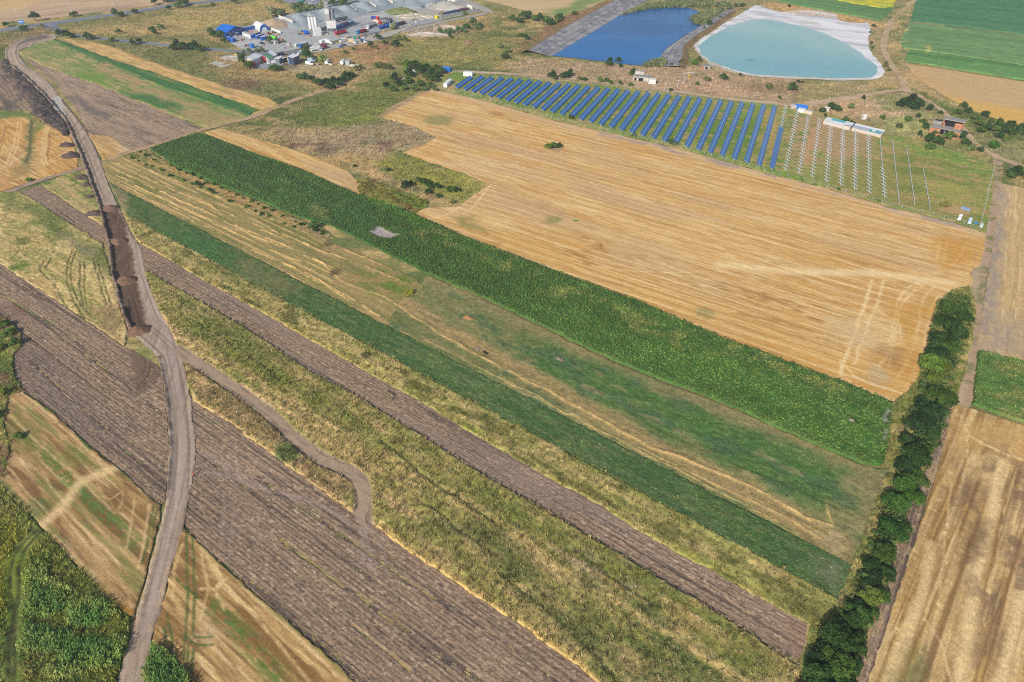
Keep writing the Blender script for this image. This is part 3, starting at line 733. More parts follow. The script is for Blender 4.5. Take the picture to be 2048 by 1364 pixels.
# ---- the narrow alfalfa strip
def alfalfa(p):
    p.fill((72, 100, 58)); p.mix((92, 112, 68), .7 * sst(.45, .65, p.n(14, 4, 3))); p.mix((68, 98, 52), .7 * sst(.5, .7, p.n(30, 6, 5))); p.mix((110, 116, 78), .5 * sst(.52, .66, p.n(9, 1.2, 25)))
    p.mix((112, 112, 72), .9 * p.poly([(460, 500), (560, 548), (600, 585), (560, 590), (480, 550)], 5, 4, 4) * (.5 + p.n(5, 4, 6)))
    p.mix((150, 132, 96), .9 * p.poly([(217, 365), (255, 390), (262, 425), (250, 428)], 2, 2, 5)); p.mix((110, 112, 70), .5 * p.poly([(250, 385), (360, 440), (360, 490), (255, 432)], 4, 4, 6) * sst(.4, .7, p.n(5, 3, 9)))
    p.mix((66, 108, 58), .7 * p.poly([(320, 440), (470, 520), (440, 530), (340, 480)], 4, 4, 7))
    p.mix((84, 104, 66), .6 * p.poly([(1180, 930), (1500, 1090), (1640, 1170), (1500, 1100), (1150, 920)], 4, 3, 8))
    p.mix((128, 124, 100), .8 * p.poly([(1640, 1130), (1700, 1135), (1680, 1190), (1650, 1165)], 4, 4, 9) * (.4 + p.n(3, 3, 5)))
    p.mul(.84 + .32 * p.n(1.3, .8, 15, 2)); p.h = .05 + .38 * p.n(1.6, .9, 14, 3)
G1 = [(217, 365), (400, 459), (700, 614), (1000, 768), (1300, 922), (1600, 1077), (1703, 1130), (1690, 1170), (1675, 1198), (1500, 1103), (1200, 941), (900, 779), (640, 640), (420, 521), (253, 430)]
sheet('alfalfa_strip', G1, .42, alfalfa, M_CROP, A0, .25)

# ---- mown field with hay rows
def hayfield(p):
    p.fill((150, 136, 86)); p.mix((124, 122, 70), .8 * sst(.45, .62, p.n(30, 5, 3))); p.mix((178, 150, 102), .65 * sst(.5, .66, p.n(30, 1.6, 7)))
    p.mix((172, 146, 96), .8 * p.poly([(205, 325), (255, 312), (300, 332), (260, 350), (215, 348)], 4, 4, 3))
    p.mix((106, 124, 54), .9 * p.poly([(720, 545), (800, 540), (838, 562), (800, 600), (760, 590)], 5, 5, 4) * (.4 + p.n(5, 3, 8)))
    rows = [[(236, 327), (330, 372), (430, 416), (520, 452), (620, 490)], [(232, 340), (320, 382), (430, 432), (540, 480), (605, 500)], [(234, 352), (330, 400), (430, 448), (560, 508), (605, 522)], [(235, 365), (320, 408), (400, 447), (500, 497), (592, 538)], [(270, 372), (350, 408), (450, 452), (560, 492), (650, 530)],
            [(520, 398 + 60), (600, 490), (700, 520), (800, 560)], [(600, 500), (650, 530), (680, 560), (760, 590), (800, 612)], [(610, 545), (690, 590), (760, 632)], [(690, 500), (740, 520), (800, 545)], [(560, 520), (640, 566), (700, 600)], [(300, 340), (420, 388), (560, 446)], [(420, 470), (520, 520), (610, 566)]]
    for i, px in enumerate(rows):
        l = p.line(px, 1.3, .6, .7, seed=i); l = l * sst(.3, .55, p.n(7, 7, 70 + i))
        p.mix((216, 178, 116), .95 * l); p.h = p.h + .3 * l * (.5 + p.n(1, 1, 5))
    ph = (p.V / 3.1 + .22 * p.n(40, 9, 77)) % 1.0
    l = sst(.17, .06, np.abs(ph - .5)) * sst(.36, .52, p.n(14, 3, 79)) * p.poly([(210, 328), (256, 314), (520, 430), (640, 482), (720, 540), (640, 575), (430, 470), (225, 364)], 3, 2)
    p.mix((214, 178, 120), .8 * l); p.h = p.h + .2 * l
    p.mix((178, 140, 100), .6 * sst(.5, .66, p.n(9, 5, 9)) * p.poly([(640, 480), (760, 520), (840, 575), (790, 610), (680, 560)], 6, 4))
    p.mix((104, 84, 60), .8 * p.blob((670, 545), 3, .5, 5)); p.mix((104, 84, 60), .7 * p.blob((657, 488), 2.5, .5, 6))
    p.h = p.h + .1 * p.n(1, 1, 4)
HAY = [(203, 326), (230, 316), (256, 311), (330, 348), (430, 390), (520, 428), (590, 458), (650, 480), (720, 508), (790, 540), (838, 560), (845, 572), (835, 588), (800, 600), (775, 652), (700, 614), (550, 536), (400, 459), (300, 408), (217, 365)]
sheet('hay_field', HAY, .42, hayfield, M_CROP, A0, .5)
def orchard(p):
    weeds(p, [(150, 130, 84), (120, 118, 64), (98, 110, 56)], 41, .25); p.mix((196, 156, 100), .8 * p.line([(300, 322), (430, 375), (560, 432), (640, 470)], 3.0, 1.5, 1.5)); p.mix((150, 134, 112), .6 * p.poly([(580, 440), (660, 462), (660, 482), (620, 470)], 3, 3))
sheet('orchard_strip', [(256, 311), (285, 300), (300, 302), (355, 337), (432, 368), (520, 403), (589, 434), (640, 452), (672, 476), (650, 481), (590, 459), (520, 429), (430, 391), (330, 349)], .45, orchard, M_CROP, A0, .4)

def meadow(p):
    p.fill((126, 126, 78)); p.mix((108, 116, 68), .8 * sst(.42, .62, p.n(25, 7, 3))); p.mix((150, 138, 90), .6 * sst(.52, .7, p.n(30, 5, 7)))
    g = np.clip((p.U - Paint(np.array([G(900, 620).x]), np.array([G(900, 620).y]), A0).U[0]) / 110.0, 0, 1)
    gm = p.poly([(1040, 665), (1180, 720), (1400, 810), (1620, 905), (1720, 950), (1690, 1000), (1640, 1040), (1500, 965), (1300, 870), (1150, 790), (1080, 740)], 6, 6, 3)
    p.mix((74, 110, 56), .9 * gm * sst(.18, .46, p.n(14, 4, 8) + .14 * g)); p.mix((78, 104, 70), .7 * sst(.55, .65, p.n(9, 4, 18)))
    p.mix((150, 134, 90), .9 * p.line([(850, 555), (1002, 622), (1231, 734), (1481, 832), (1726, 940)], 4.5, 2.2, 1.5) * (.5 + .7 * p.n(10, 3, 9)))
    p.mix((150, 134, 96), .5 * sst(.62, .72, p.n(8, 3, 28))); p.mix((134, 128, 84), .6 * (1 - .7 * gm) * sst(.5, .7, p.n(5, 1.5, 48)))
    p.mix((142, 132, 90), .85 * p.poly([(1690, 935), (1772, 935), (1745, 1010), (1715, 1100), (1690, 1120), (1680, 1050), (1700, 990)], 4, 4, 5))
    p.mix((172, 144, 98), .85 * p.line([(800, 604), (930, 680), (1100, 775), (1300, 885), (1500, 990), (1680, 1095)], 7.5, 2.0, 1.5))
    p.mix((128, 118, 74), .7 * sst(.52, .65, p.n(30, 1.0, 38)) * p.line([(800, 604), (930, 685), (1100, 785), (1300, 895), (1500, 1000), (1690, 1110)], 9, 2))
    for i, (px, w) in enumerate([([(790, 606), (850, 650), (972, 721), (1104, 788), (1184, 828), (1298, 894)], 1.3), ([(1298, 894), (1380, 925), (1455, 955), (1557, 1003), (1620, 1041)], 1.6), ([(1280, 898), (1400, 955), (1560, 1030), (1640, 1075)], 1.0), ([(1654, 1006), (1657, 1030), (1666, 1052)], 1.0), ([(1010, 765), (1200, 862), (1400, 965), (1600, 1068)], .9), ([(850, 680), (1000, 756), (1180, 846)], .8), ([(1620, 1041), (1664, 1053)], 1.2)]):
        l = p.line(px, w, .5, .8, seed=i) * sst(.18, .4, p.n(6, 6, 60 + i)); p.mix((208, 172, 112), .85 * l); p.h = p.h + .25 * l * (.5 + p.n(1, 1, 5))
    p.mix((52, 70, 40), .6 * p.line([(1260, 830), (1400, 900), (1560, 968), (1680, 1020)], 1.0, .6, .6)); p.mix((52, 70, 40), .5 * p.line([(1220, 960 - 80), (1330, 945), (1450, 1005)], .6, .3, .3))
    p.mix((170, 150, 110), .7 * p.blob((1668, 1085), 5, .6, 3) + 0)
    p.mul(.86 + .28 * p.n(1.6, .9, 15, 2)); p.h = p.h + .08 + .3 * p.n(1.6, 1, 14, 3) * (.3 + gm)
MEAD = [(800, 600), (835, 588), (848, 560), (855, 551), (1002, 615), (1104, 666), (1231, 727), (1370, 780), (1481, 824), (1620, 885), (1726, 931), (1760, 938), (1778, 935), (1760, 985), (1740, 1030), (1722, 1090), (1703, 1130), (1600, 1077), (1300, 922), (1000, 768), (775, 652)]
sheet('meadow', MEAD, .45, meadow, M_CROP, A0, .5)

# ---- golden stubble: the long strip and the big field
def strip_gold(p):
    stubble(p, 3.6, (220, 184, 126), (204, 160, 92), (172, 126, 66), 1.0, 4); p.mix((196, 166, 128), .7 * p.poly([(600, 318), (700, 345), (720, 380), (640, 345)], 4, 4))
sheet('stubble_field', [(410, 264), (440, 257), (500, 274), (578, 296), (640, 318), (695, 341), (716, 362), (722, 392), (660, 366), (602, 340), (500, 305), (420, 272)], .5, strip_gold, straw_mat(heading((500, 290), (716, 378))), heading((500, 290), (716, 378)), .5)
def green_tri(p):
    weeds(p, [(116, 128, 58), (98, 116, 50), (134, 120, 66)], 51, .4)
    l = p.line([(720, 372), (760, 384), (810, 410), (830, 424)], 2.0, 1.2, 1); p.mix((130, 96, 58), .85 * l)
    for px in [[(725, 365), (745, 376)], [(770, 378), (830, 405)], [(735, 362), (752, 378)]]: p.mix((50, 60, 34), .7 * p.line(px, .8, .4, .4))
sheet('grass_patch', [(712, 360), (736, 357), (800, 384), (857, 402), (852, 414), (830, 428), (817, 424), (760, 403), (718, 391)], .5, green_tri, M_CROP, A0, .5)
AW = heading((1000, 330), (1900, 575))
def wheat(p):
    stubble(p, 6.0, (226, 190, 134), (206, 160, 92), (178, 130, 74), 1.0, 0)
    p.mix((192, 158, 124), .5 * sst(.48, .62, p.n(80, 18, 31)) * p.poly([(760, 225), (1000, 220), (1500, 400), (1500, 520), (1100, 470), (900, 380)], 20, 15))
    # warm band along the sunflowers with fine bright lines
    w = p.poly([(820, 425), (1020, 470), (1300, 560), (1560, 650), (1810, 760), (1790, 805), (1439, 676), (1147, 558), (919, 471)], 10, 6, 3)
    p.mix((202, 152, 78), .6 * w); b = .5 + .5 * np.sin(p.V * 6.283 / 5.4 + p.n(80, 80, 9) * 3); p.mix((236, 204, 142), .8 * w * sst(.86, .97, b) * (.4 + .8 * p.n(30, 9, 19)))
    p.mix((150, 106, 56), .7 * sst(.6, .74, p.n(12, 3.5, 61)) * p.poly([(1000, 470), (1300, 540), (1700, 640), (1700, 690), (1200, 560)], 14, 10))
    p.mix((206, 172, 134), .95 * p.line([(786, 214), (851, 182), (962, 204), (1114, 246), (1241, 274), (1380, 307), (1528, 347), (1655, 380), (1782, 418), (1909, 448), (1968, 470)], 9, 3, 2) * (.55 + .6 * p.n(8, 6, 12)))
    p.mix((160, 144, 134), .8 * p.line([(1200, 268), (1380, 310), (1528, 350), (1655, 382), (1909, 450)], 5.5, 2.5, 2) * sst(.4, .6, p.n(10, 8, 13)))
    p.mix((116, 98, 84), .5 * p.line([(756, 233), (790, 215), (851, 181)], 5, 2.5, 1) * (.5 + p.n(3, 3, 8)))
    for px, r in [((880, 240), 11), ((1107, 440), 6), ((1410, 627), 4)]: p.mix((142, 136, 84), .75 * p.blob(px, r, .6, int(r)))
    p.mix((130, 126, 70), .7 * p.poly([(905, 435), (940, 437), (985, 470), (950, 465)], 3, 4, 7)); p.mix((168, 124, 72), .7 * p.poly([(985, 226), (1010, 228), (1016, 234), (992, 233)], 2, 4, 9)); p.mix((156, 112, 62), .7 * p.poly([(1470, 575), (1545, 590), (1580, 604), (1520, 606), (1480, 592)], 3, 6, 19) * sst(.4, .6, p.n(4, 2, 91))); p.mix((156, 112, 62), .7 * p.poly([(1150, 470), (1200, 484), (1230, 502), (1180, 498)], 3, 6, 29) * sst(.4, .6, p.n(4, 2, 93)))
    p.mix((238, 208, 152), .5 * sst(.84, .97, .5 + .5 * np.sin(p.V * 6.283 / 4.6 + p.n(90, 60, 59) * 4)) * sst(.35, .6, p.n(60, 8, 97)))
    p.mix((186, 136, 74), .5 * sst(.84, .97, .5 + .5 * np.sin(p.V * 6.283 / 4.6 + 1.6 + p.n(90, 60, 59) * 4)) * sst(.4, .6, p.n(50, 8, 99)))
    # turning and tyre marks
    for px, w_, a in [([(980, 372), (940, 395), (900, 428), (850, 440)], 1.4, .8), ([(975, 380), (950, 410), (925, 430)], 1.2, .7), ([(985, 368), (1010, 360), (1060, 372)], 1.2, .6), ([(880, 262), (920, 285), (990, 305)], 1.4, .5), ([(830, 256), (870, 282), (840, 300)], 1.6, .5),
                      ([(1745, 560), (1720, 640), (1685, 730), (1680, 760)], 1.8, .8), ([(1768, 562), (1748, 620), (1718, 700), (1708, 730)], 1.6, .8), ([(1850, 560), (1810, 580), (1790, 630), (1780, 700), (1755, 735)], 1.4, .8), ([(1838, 566), (1800, 620), (1790, 680), (1775, 735)], 1.2, .8), ([(1870, 575), (1845, 600), (1835, 660), (1815, 720), (1795, 755)], 1.2, .7), ([(1880, 590), (1860, 620), (1848, 680), (1825, 750)], 1.2, .6), ([(1690, 600), (1750, 620), (1785, 640)], 1.4, .7), ([(1790, 635), (1802, 660), (1795, 690), (1760, 695), (1700, 685)], 1.4, .8), ([(1776, 640), (1790, 665), (1775, 685)], 1.2, .7), ([(1440, 530), (1600, 545), (1750, 548), (1900, 566)], 5, .8), ([(1760, 575), (1830, 582), (1850, 565)], 1.4, .7), ([(1880, 480), (1870, 525)], 1.4, .7), ([(1895, 480), (1885, 525)], 1.4, .6), ([(1820, 512), (1900, 520), (1950, 526)], 1.2, .6), ([(1935, 485), (1905, 530), (1880, 545)], 1.2, .6), ([(1690, 735), (1720, 760), (1790, 785)], 1.6, .7), ([(1680, 720), (1685, 750), (1720, 775), (1760, 790)], 1.2, .6), ([(1180, 520), (1290, 540), (1420, 560), (1500, 565)], 1.1, .5), ([(1200, 535), (1300, 545), (1420, 545)], 1.1, .5), ([(1260, 560), (1360, 568), (1480, 580)], 1.0, .5), ([(1080, 280), (1105, 300), (1140, 290), (1150, 300)], 1.3, .5), ([(1100, 262), (1160, 268), (1210, 280)], 1.2, .4)]:
        p.mix((238, 208, 156), a * p.line(px, w_, w_ * .45, .6))
    p.mix((196, 140, 58), .6 * p.poly([(1880, 478), (1965, 482), (1950, 530), (1890, 545), (1870, 520)], 6, 4)); p.mix((196, 142, 62), .55 * p.poly([(1800, 600), (1870, 605), (1840, 740), (1780, 760), (1790, 680)], 6, 5))
    p.mix((186, 166, 134), .6 * p.blob((1752, 752), 6, .6, 3)); p.mix((206, 178, 136), .6 * p.poly([(1680, 640), (1760, 650), (1740, 700), (1670, 690)], 8, 6))
    p.mix((150, 112, 66), .5 * p.poly([(1755, 700), (1800, 700), (1795, 735), (1765, 735)], 3, 3))
    # ground round the lone bush
    p.mix((170, 144, 104), .8 * p.blob((1112, 297), 6, .6, 8))
WHEAT = [(756, 233), (784, 213), (820, 195), (851, 180), (865, 178), (962, 200), (1114, 243), (1241, 271), (1380, 304), (1528, 345), (1655, 378), (1782, 416), (1909, 446), (1972, 468), (1968, 500), (1958, 532), (1940, 545), (1948, 572), (1914, 580), (1873, 602), (1865, 640), (1856, 678), (1843, 728), (1833, 760), (1807, 788), (1784, 803), (1655, 755), (1528, 707), (1439, 675), (1274, 603), (1147, 557), (1020, 509), (919, 470), (817, 424), (835, 420), (863, 416), (919, 414), (952, 387), (980, 369), (927, 346), (860, 325), (805, 305), (850, 290), (872, 275), (832, 254)]
sheet('wheat_stubble_field', WHEAT, .55, wheat, straw_mat(AW), AW, .6)

# ---- solar field ground
def solar_ground(p):
    weeds(p, [(104, 126, 60), (122, 136, 66), (146, 134, 80)], 61, .35)
    p.mix((96, 132, 56), .6 * p.poly([(990, 165), (1250, 185), (1540, 240), (1540, 320), (1300, 265), (1050, 205)], 8, 8) * (.4 + p.n(10, 6, 4)))
    p.mix((182, 146, 112), .95 * p.poly([(1575, 222), (1640, 230), (1760, 265), (1740, 330), (1690, 345), (1640, 300), (1590, 345), (1572, 300)], 6, 6, 3) * (.55 + .6 * p.n(12, 6, 7)))
    p.mix((196, 154, 96), .7 * p.poly([(1520, 225), (1560, 215), (1545, 300), (1525, 330)], 4, 4, 4)); p.mix((190, 150, 104), .8 * p.line([(1630, 250), (1622, 280), (1614, 330)], 3.5, 2, .6))
    p.mix((104, 128, 64), .8 * sst(.6, .66, p.n(4, 3, 14)) * p.poly([(1560, 220), (1640, 240), (1620, 320), (1560, 330)], 4, 4))
    p.mix((142, 138, 78), .9 * p.poly([(1600, 340), (1760, 290), (1880, 320), (1975, 400), (1965, 465), (1850, 430), (1680, 385)], 8, 8, 5)); p.mix((116, 128, 64), .8 * sst(.5, .62, p.n(14, 8, 17)) * p.poly([(1760, 280), (1980, 330), (1960, 460), (1800, 400)], 8, 8))
    p.mix((166, 158, 84), .7 * p.poly([(1850, 350), (1960, 380), (1950, 420), (1860, 400)], 8, 8, 6)); p.mix((188, 152, 106), .8 * p.blob((1915, 420), 8, .6, 5)); p.mix((186, 156, 110), .8 * p.poly([(885, 165), (905, 160), (915, 180), (893, 182)], 3, 3))
    p.mix((190, 150, 110), .6 * sst(.62, .68, p.n(9, 5, 24)))
sheet('solar_field_grass', [(880, 158), (905, 142), (962, 148), (1063, 158), (1190, 169), (1292, 181), (1380, 191), (1458, 201), (1560, 211), (1650, 226), (1765, 268), (1830, 278), (1900, 300), (1990, 330), (1986, 380), (1972, 468), (1909, 445), (1782, 415), (1655, 377), (1528, 344), (1380, 303), (1241, 270), (1114, 242), (962, 199), (866, 177)], .8, solar_ground, M_CROP, AW, .5)

# ---- right-hand side
def right_a(p):
    stubble(p, 4.0, (214, 186, 136), (196, 164, 112), (170, 140, 98), .7, 8)
    g = np.maximum(p.poly([(1990, 360), (2015, 365), (2006, 500), (1992, 620), (1980, 720), (1945, 710), (1970, 560)], 3, 2, 3), p.poly([(1950, 620), (2060, 640), (2060, 730), (1945, 705)], 10, 6, 4) * .8)
    p.mix((158, 142, 130), .85 * g); p.mix((206, 172, 116), .5 * g * sst(.5, .66, p.n(6, 2, 5)))
    p.h = p.h + .1 * g * p.n(.6, .6, 3)
sheet('stubble_field', [(1997, 366), (2030, 372), (2080, 385), (2080, 732), (2000, 712), (1950, 702), (1956, 660), (1975, 560), (1990, 450)], .5, right_a, straw_mat(heading((2000, 480), (1985, 600))), heading((2000, 480), (1985, 600)), .5)
def right_b(p):
    AU = (220, 182, 122)
    stubble(p, 5.0, (202, 166, 108), (174, 136, 80), (124, 94, 58), .9, 14); p.mix((126, 96, 60), .6 * sst(.5, .64, p.n(40, 1.4, 87)))
    ph = (p.V / 4.4 + .25 * p.n(40, 20, 71)) % 1.0
    p.mix((222, 190, 132), .8 * sst(.34, .12, np.abs(ph - .5)) * (.2 + .7 * p.n(10, 2, 73))); p.mix((132, 100, 60), .75 * sst(.06, .02, np.abs(ph - .12))); p.mix((138, 106, 66), .6 * sst(.06, .02, np.abs(ph - .88))); p.mix((232, 204, 152), .5 * sst(.6, .75, p.n(.9, 1.6, 75, 2)) * sst(.34, .12, np.abs(ph - .5)))
    p.mix((132, 104, 78), .6 * sst(.54, .68, p.n(18, 4, 5)) * p.poly([(1930, 870), (2060, 900), (2060, 1400), (1850, 1400), (1900, 1100)], 10, 8))
    p.mix((220, 188, 132), .8 * sst(.55, .68, p.n(20, 5, 15)) * p.poly([(1820, 880), (2060, 870), (2060, 1000), (1900, 960)], 10, 8)); p.mix((206, 166, 104), .7 * p.poly([(1900, 815), (2060, 860), (2060, 930), (1900, 880)], 6, 6))
    for px, w_, a in [([(2000, 920), (1985, 1010), (1965, 1100), (1945, 1200), (1915, 1364)], 3.0, .95), ([(1860, 1090), (1845, 1180), (1815, 1260), (1770, 1364)], 2.4, .7), ([(2048, 1140), (2030, 1230), (2000, 1364)], 2.4, .9), ([(2010, 1010), (1990, 1130), (1965, 1250)], .8, .6), ([(1940, 875), (2000, 905), (2060, 925)], 1.6, .9), ([(1900, 960), (1890, 1060), (1880, 1180), (1855, 1300)], .8, .6), ([(1920, 830), (1935, 870), (1925, 960), (1880, 1080)], 1.2, .6), ([(1850, 1240), (1880, 1290), (1900, 1364)], 1.0, .6), ([(1820, 1240), (1780, 1270), (1765, 1280)], 1.6, .6), ([(2045, 960), (2030, 1050), (2010, 1150)], 1.2, .5)]:
        l = p.line(px, w_, w_ * .4, .6); p.mix((224, 194, 140), a * l); p.h = p.h + .25 * l * p.n(.8, .5, 3)
    p.mix((118, 94, 74), .6 * sst(.56, .66, p.n(7, 3.5, 55)) * p.poly([(1920, 930), (2060, 950), (2060, 1250), (1900, 1180)], 10, 8)); p.mix((228, 198, 144), .5 * sst(.58, .68, p.n(40, 1.2, 57)))
    p.mix((112, 88, 62), .7 * p.poly([(1940, 1050), (1975, 1040), (1955, 1120), (1930, 1130)], 3, 3)); p.mix((96, 106, 60), .7 * p.poly([(1820, 1330), (1865, 1310), (1860, 1400), (1810, 1400)], 4, 4))
sheet('stubble_field', [(1905, 812), (1925, 812), (2000, 835), (2080, 862), (2080, 1405), (1730, 1405), (1745, 1340), (1780, 1230), (1820, 1110), (1855, 1010), (1885, 900)], .4, right_b, straw_mat(AR), AR, .4)
def right_edge(p):
    soil(p, .8, 1.0, .6); p.mix((186, 158, 114), .6 * sst(.5, .66, p.n(4, 1, 3)))
    p.mix((208, 166, 100), .8 * p.line([(1800, 1075), (1782, 1120), (1760, 1190), (1735, 1270)], 1.0, .5, .6))
sheet('ploughed_strip', [(1886, 815), (1912, 812), (1893, 890), (1860, 985), (1828, 1090), (1790, 1200), (1755, 1310), (1735, 1405), (1690, 1405), (1720, 1310), (1755, 1205), (1795, 1080), (1830, 985), (1858, 900)], .38, right_edge, soil_mat(heading((1880, 850), (1760, 1250))), heading((1880, 850), (1760, 1250)), .4)
def path_r(p):
    p.fill((178, 150, 122)); p.mix((124, 124, 80), .8 * sst(.5, .62, p.n(6, 3, 3))); p.mix((190, 168, 140), .6 * p.line([(1975, 430), (1958, 520), (1945, 600), (1930, 700), (1918, 800)], 2.4, 1, .4)); p.h = .15 * p.n(1.2, 1.2, 4)
sheet('field_path', None, .5, path_r, M_ROAD, 0, .5, ground=ribbon([(1996, 318), (1992, 380), (1980, 450), (1962, 530), (1950, 590), (1942, 650), (1932, 720), (1920, 790), (1915, 822)], [5, 5, 6, 6, 6, 5.5, 7, 7, 6]))
def verge_r(p):
    weeds(p, [(126, 124, 70), (156, 138, 88), (100, 112, 56)], 81, .4)
sheet('grass_verge', [(1935, 575), (1950, 600), (1945, 680), (1930, 745), (1905, 812), (1885, 815), (1858, 900), (1830, 985), (1795, 1080), (1755, 1205), (1720, 1310), (1690, 1405), (1590, 1405), (1605, 1320), (1620, 1250), (1650, 1255), (1676, 1200), (1703, 1132), (1722, 1090), (1742, 1030), (1780, 930), (1772, 905), (1785, 812), (1810, 788), (1834, 760), (1857, 680), (1872, 604), (1905, 580)], .5, verge_r, M_CROP, 0, .5)

# ---- lower left corner
def corner(p):
    stubble(p, 2.8, (196, 164, 114), (166, 132, 84), (116, 86, 54), 1.0, 20)
    p.mix((118, 88, 56), .75 * sst(.5, .64, p.n(26, 2.2, 81))); p.mix((112, 118, 62), .6 * sst(.55, .68, p.n(30, 2.0, 83)))
    p.mix((92, 116, 54), .9 * p.line([(50, 870), (110, 930), (170, 990), (230, 1050), (270, 1090)], 3.4, 1.8, 1.0) * sst(.38, .56, .5 * p.n(6, .8, 8) + .5 * p.n(1.2, .7, 18)))
    p.mix((96, 120, 56), .85 * p.line([(60, 790), (140, 850), (180, 900)], 1.6, .8, .6)); p.mix((120, 116, 62), .8 * p.poly([(20, 800), (60, 860), (90, 870), (50, 900), (10, 880)], 3, 3) * (.4 + p.n(4, 3, 8))); p.mix((88, 112, 54), .8 * p.poly([(60, 1005), (85, 1005), (100, 1025), (80, 1032)], 2, 2))
    p.mix((96, 118, 56), .75 * p.poly([(125, 890), (165, 900), (160, 930), (130, 915)], 3, 3) * (.4 + p.n(4, 3, 18)))
    for px, w_, a in [([(80, 1055), (130, 1010), (165, 965), (235, 935)], 3.2, .85), ([(100, 830), (180, 905), (225, 940)], 1.1, .7), ([(20, 830), (80, 890), (160, 960), (230, 1030)], 1.0, .6), ([(10, 930), (60, 990), (100, 1030)], .9, .6), ([(40, 910), (90, 960), (130, 1005)], .9, .6), ([(120, 1020), (150, 1060), (175, 1090), (200, 1120)], .9, .7), ([(130, 1015), (170, 1060), (200, 1100)], .8, .6), ([(270, 1000), (262, 1060), (255, 1100)], .9, .6), ([(190, 960), (215, 1000), (245, 985), (240, 1020)], 1.0, .5), ([(180, 1100), (250, 1180), (262, 1215)], 1.0, .5), ([(300, 1010), (292, 1070), (275, 1140)], .9, .7)]:
        p.mix((222, 190, 138), a * p.line(px, w_, w_ * .4, .4))
    for px in [[(310, 1010), (298, 1080), (282, 1130)], [(318, 1015), (305, 1080)]]: p.mix((80, 98, 52), .85 * p.line(px, .9, .4, .5))
    p.mix((196, 164, 116), .7 * p.poly([(180, 1060), (250, 1070), (262, 1130), (220, 1140)], 6, 6))
    p.mix((178, 126, 52), .8 * p.line([(244, 1212), (264, 1226)], 1.5, .7))
CORNER = [(-60, 815), (16, 790), (46, 784), (109, 827), (178, 893), (239, 939), (292, 989), (322, 1013), (318, 1050), (298, 1120), (285, 1180), (270, 1236), (216, 1203), (168, 1148), (84, 1058), (51, 1021), (0, 974), (-60, 930)]
sheet('stubble_field', CORNER, .36, corner, straw_mat(heading((46, 783), (292, 989))), heading((46, 783), (292, 989)), .4)
def corner2(p):
    stubble(p, 2.6, (202, 168, 114), (174, 136, 84), (118, 86, 52), 1.0, 26)
    p.mix((122, 90, 54), .7 * sst(.52, .66, p.n(26, 2.0, 85)))
    p.mix((90, 116, 54), .9 * p.line([(430, 1215), (480, 1270), (540, 1330), (580, 1375)], 3.8, 2.0, .8) * sst(.38, .56, .5 * p.n(6, .8, 8) + .5 * p.n(1.2, .7, 18)))
    for px in [[(372, 1060), (373, 1120), (375, 1180), (372, 1260), (372, 1320)], [(384, 1065), (386, 1120), (388, 1180), (386, 1250), (392, 1275), (425, 1277)], [(345, 1150), (358, 1165), (395, 1200)], [(372, 1270), (392, 1290), (425, 1292)], [(335, 1230), (345, 1280), (340, 1310)], [(330, 1255), (332, 1285)], [(380, 1290), (378, 1340)], [(388, 1300), (388, 1350)]]: p.mix((76, 98, 50), .85 * p.line(px, .85, .35, .5))
    for px, w_ in [([(395, 1085), (430, 1140), (470, 1190), (560, 1290), (620, 1364)], 1.2), ([(430, 1130), (440, 1175), (400, 1180)], 1.4), ([(455, 1160), (430, 1180), (450, 1220)], 1.2), ([(400, 1110), (415, 1170), (400, 1240)], 1.0), ([(480, 1170), (600, 1280), (690, 1364)], 1.0), ([(395, 1310), (440, 1364)], 1.0), ([(365, 1090), (350, 1140), (345, 1200)], .9)]: p.mix((224, 192, 136), .75 * p.line(px, w_, w_ * .45, .4))
    p.mix((146, 134, 78), .8 * p.line([(396, 1084), (470, 1152), (520, 1195), (620, 1282), (712, 1366)], 1.6, .8, .5))
    p.mix((176, 154, 126), .6 * p.poly([(410, 1240), (440, 1275), (420, 1280), (395, 1250)], 3, 3))
sheet('stubble_field', [(366, 1052), (396, 1083), (470, 1151), (520, 1194), (620, 1281), (712, 1365), (745, 1402), (395, 1402), (388, 1362), (330, 1300), (308, 1290), (318, 1230), (340, 1150), (358, 1085)], .36, corner2, straw_mat(heading((396, 1082), (700, 1355))), heading((396, 1082), (700, 1355)), .4)
def cornbase(p):
    weeds(p, [(96, 108, 52), (124, 124, 60), (72, 92, 46)], 91, .5)
    p.mix((126, 136, 40), .7 * p.poly([(-40, 1060), (20, 1080), (35, 1180), (20, 1240), (-40, 1240)], 5, 4))
    for px in [[(78, 1060), (45, 1090), (25, 1125), (22, 1180), (28, 1230), (20, 1300), (18, 1380)], [(84, 1064), (55, 1095), (40, 1130), (40, 1180), (32, 1230), (30, 1300), (28, 1380)]]:
        l = p.line(px, 1.1, .5, .3); p.mix((70, 66, 44), .85 * l); p.h = p.h * (1 - .8 * l)
CORNF = [(-60, 935), (0, 976), (51, 1023), (84, 1060), (168, 1150), (216, 1205), (262, 1238), (254, 1290), (242, 1330), (230, 1364), (215, 1405), (-60, 1405)]
sheet('maize_field_ground', CORNF, .42, cornbase, M_CROP, heading((0, 985), (216, 1201)), .4)
CORN2 = [(306, 1288), (330, 1300), (388, 1362), (396, 1405), (275, 1405), (290, 1360), (298, 1320)]
sheet('maize_field_ground', CORN2, .42, cornbase, M_CROP, heading((0, 985), (216, 1201)), .4)
def left_rim(p):
    weeds(p, [(104, 114, 58), (146, 128, 78), (120, 92, 70), (84, 104, 50)], 95, .6)
sheet('grass_verge', [(-60, 640), (-2, 628), (14, 640), (40, 665), (44, 690), (25, 712), (30, 750), (48, 782), (18, 792), (10, 850), (22, 900), (10, 960), (-60, 932)], .42, left_rim, M_CROP, A0, .6)
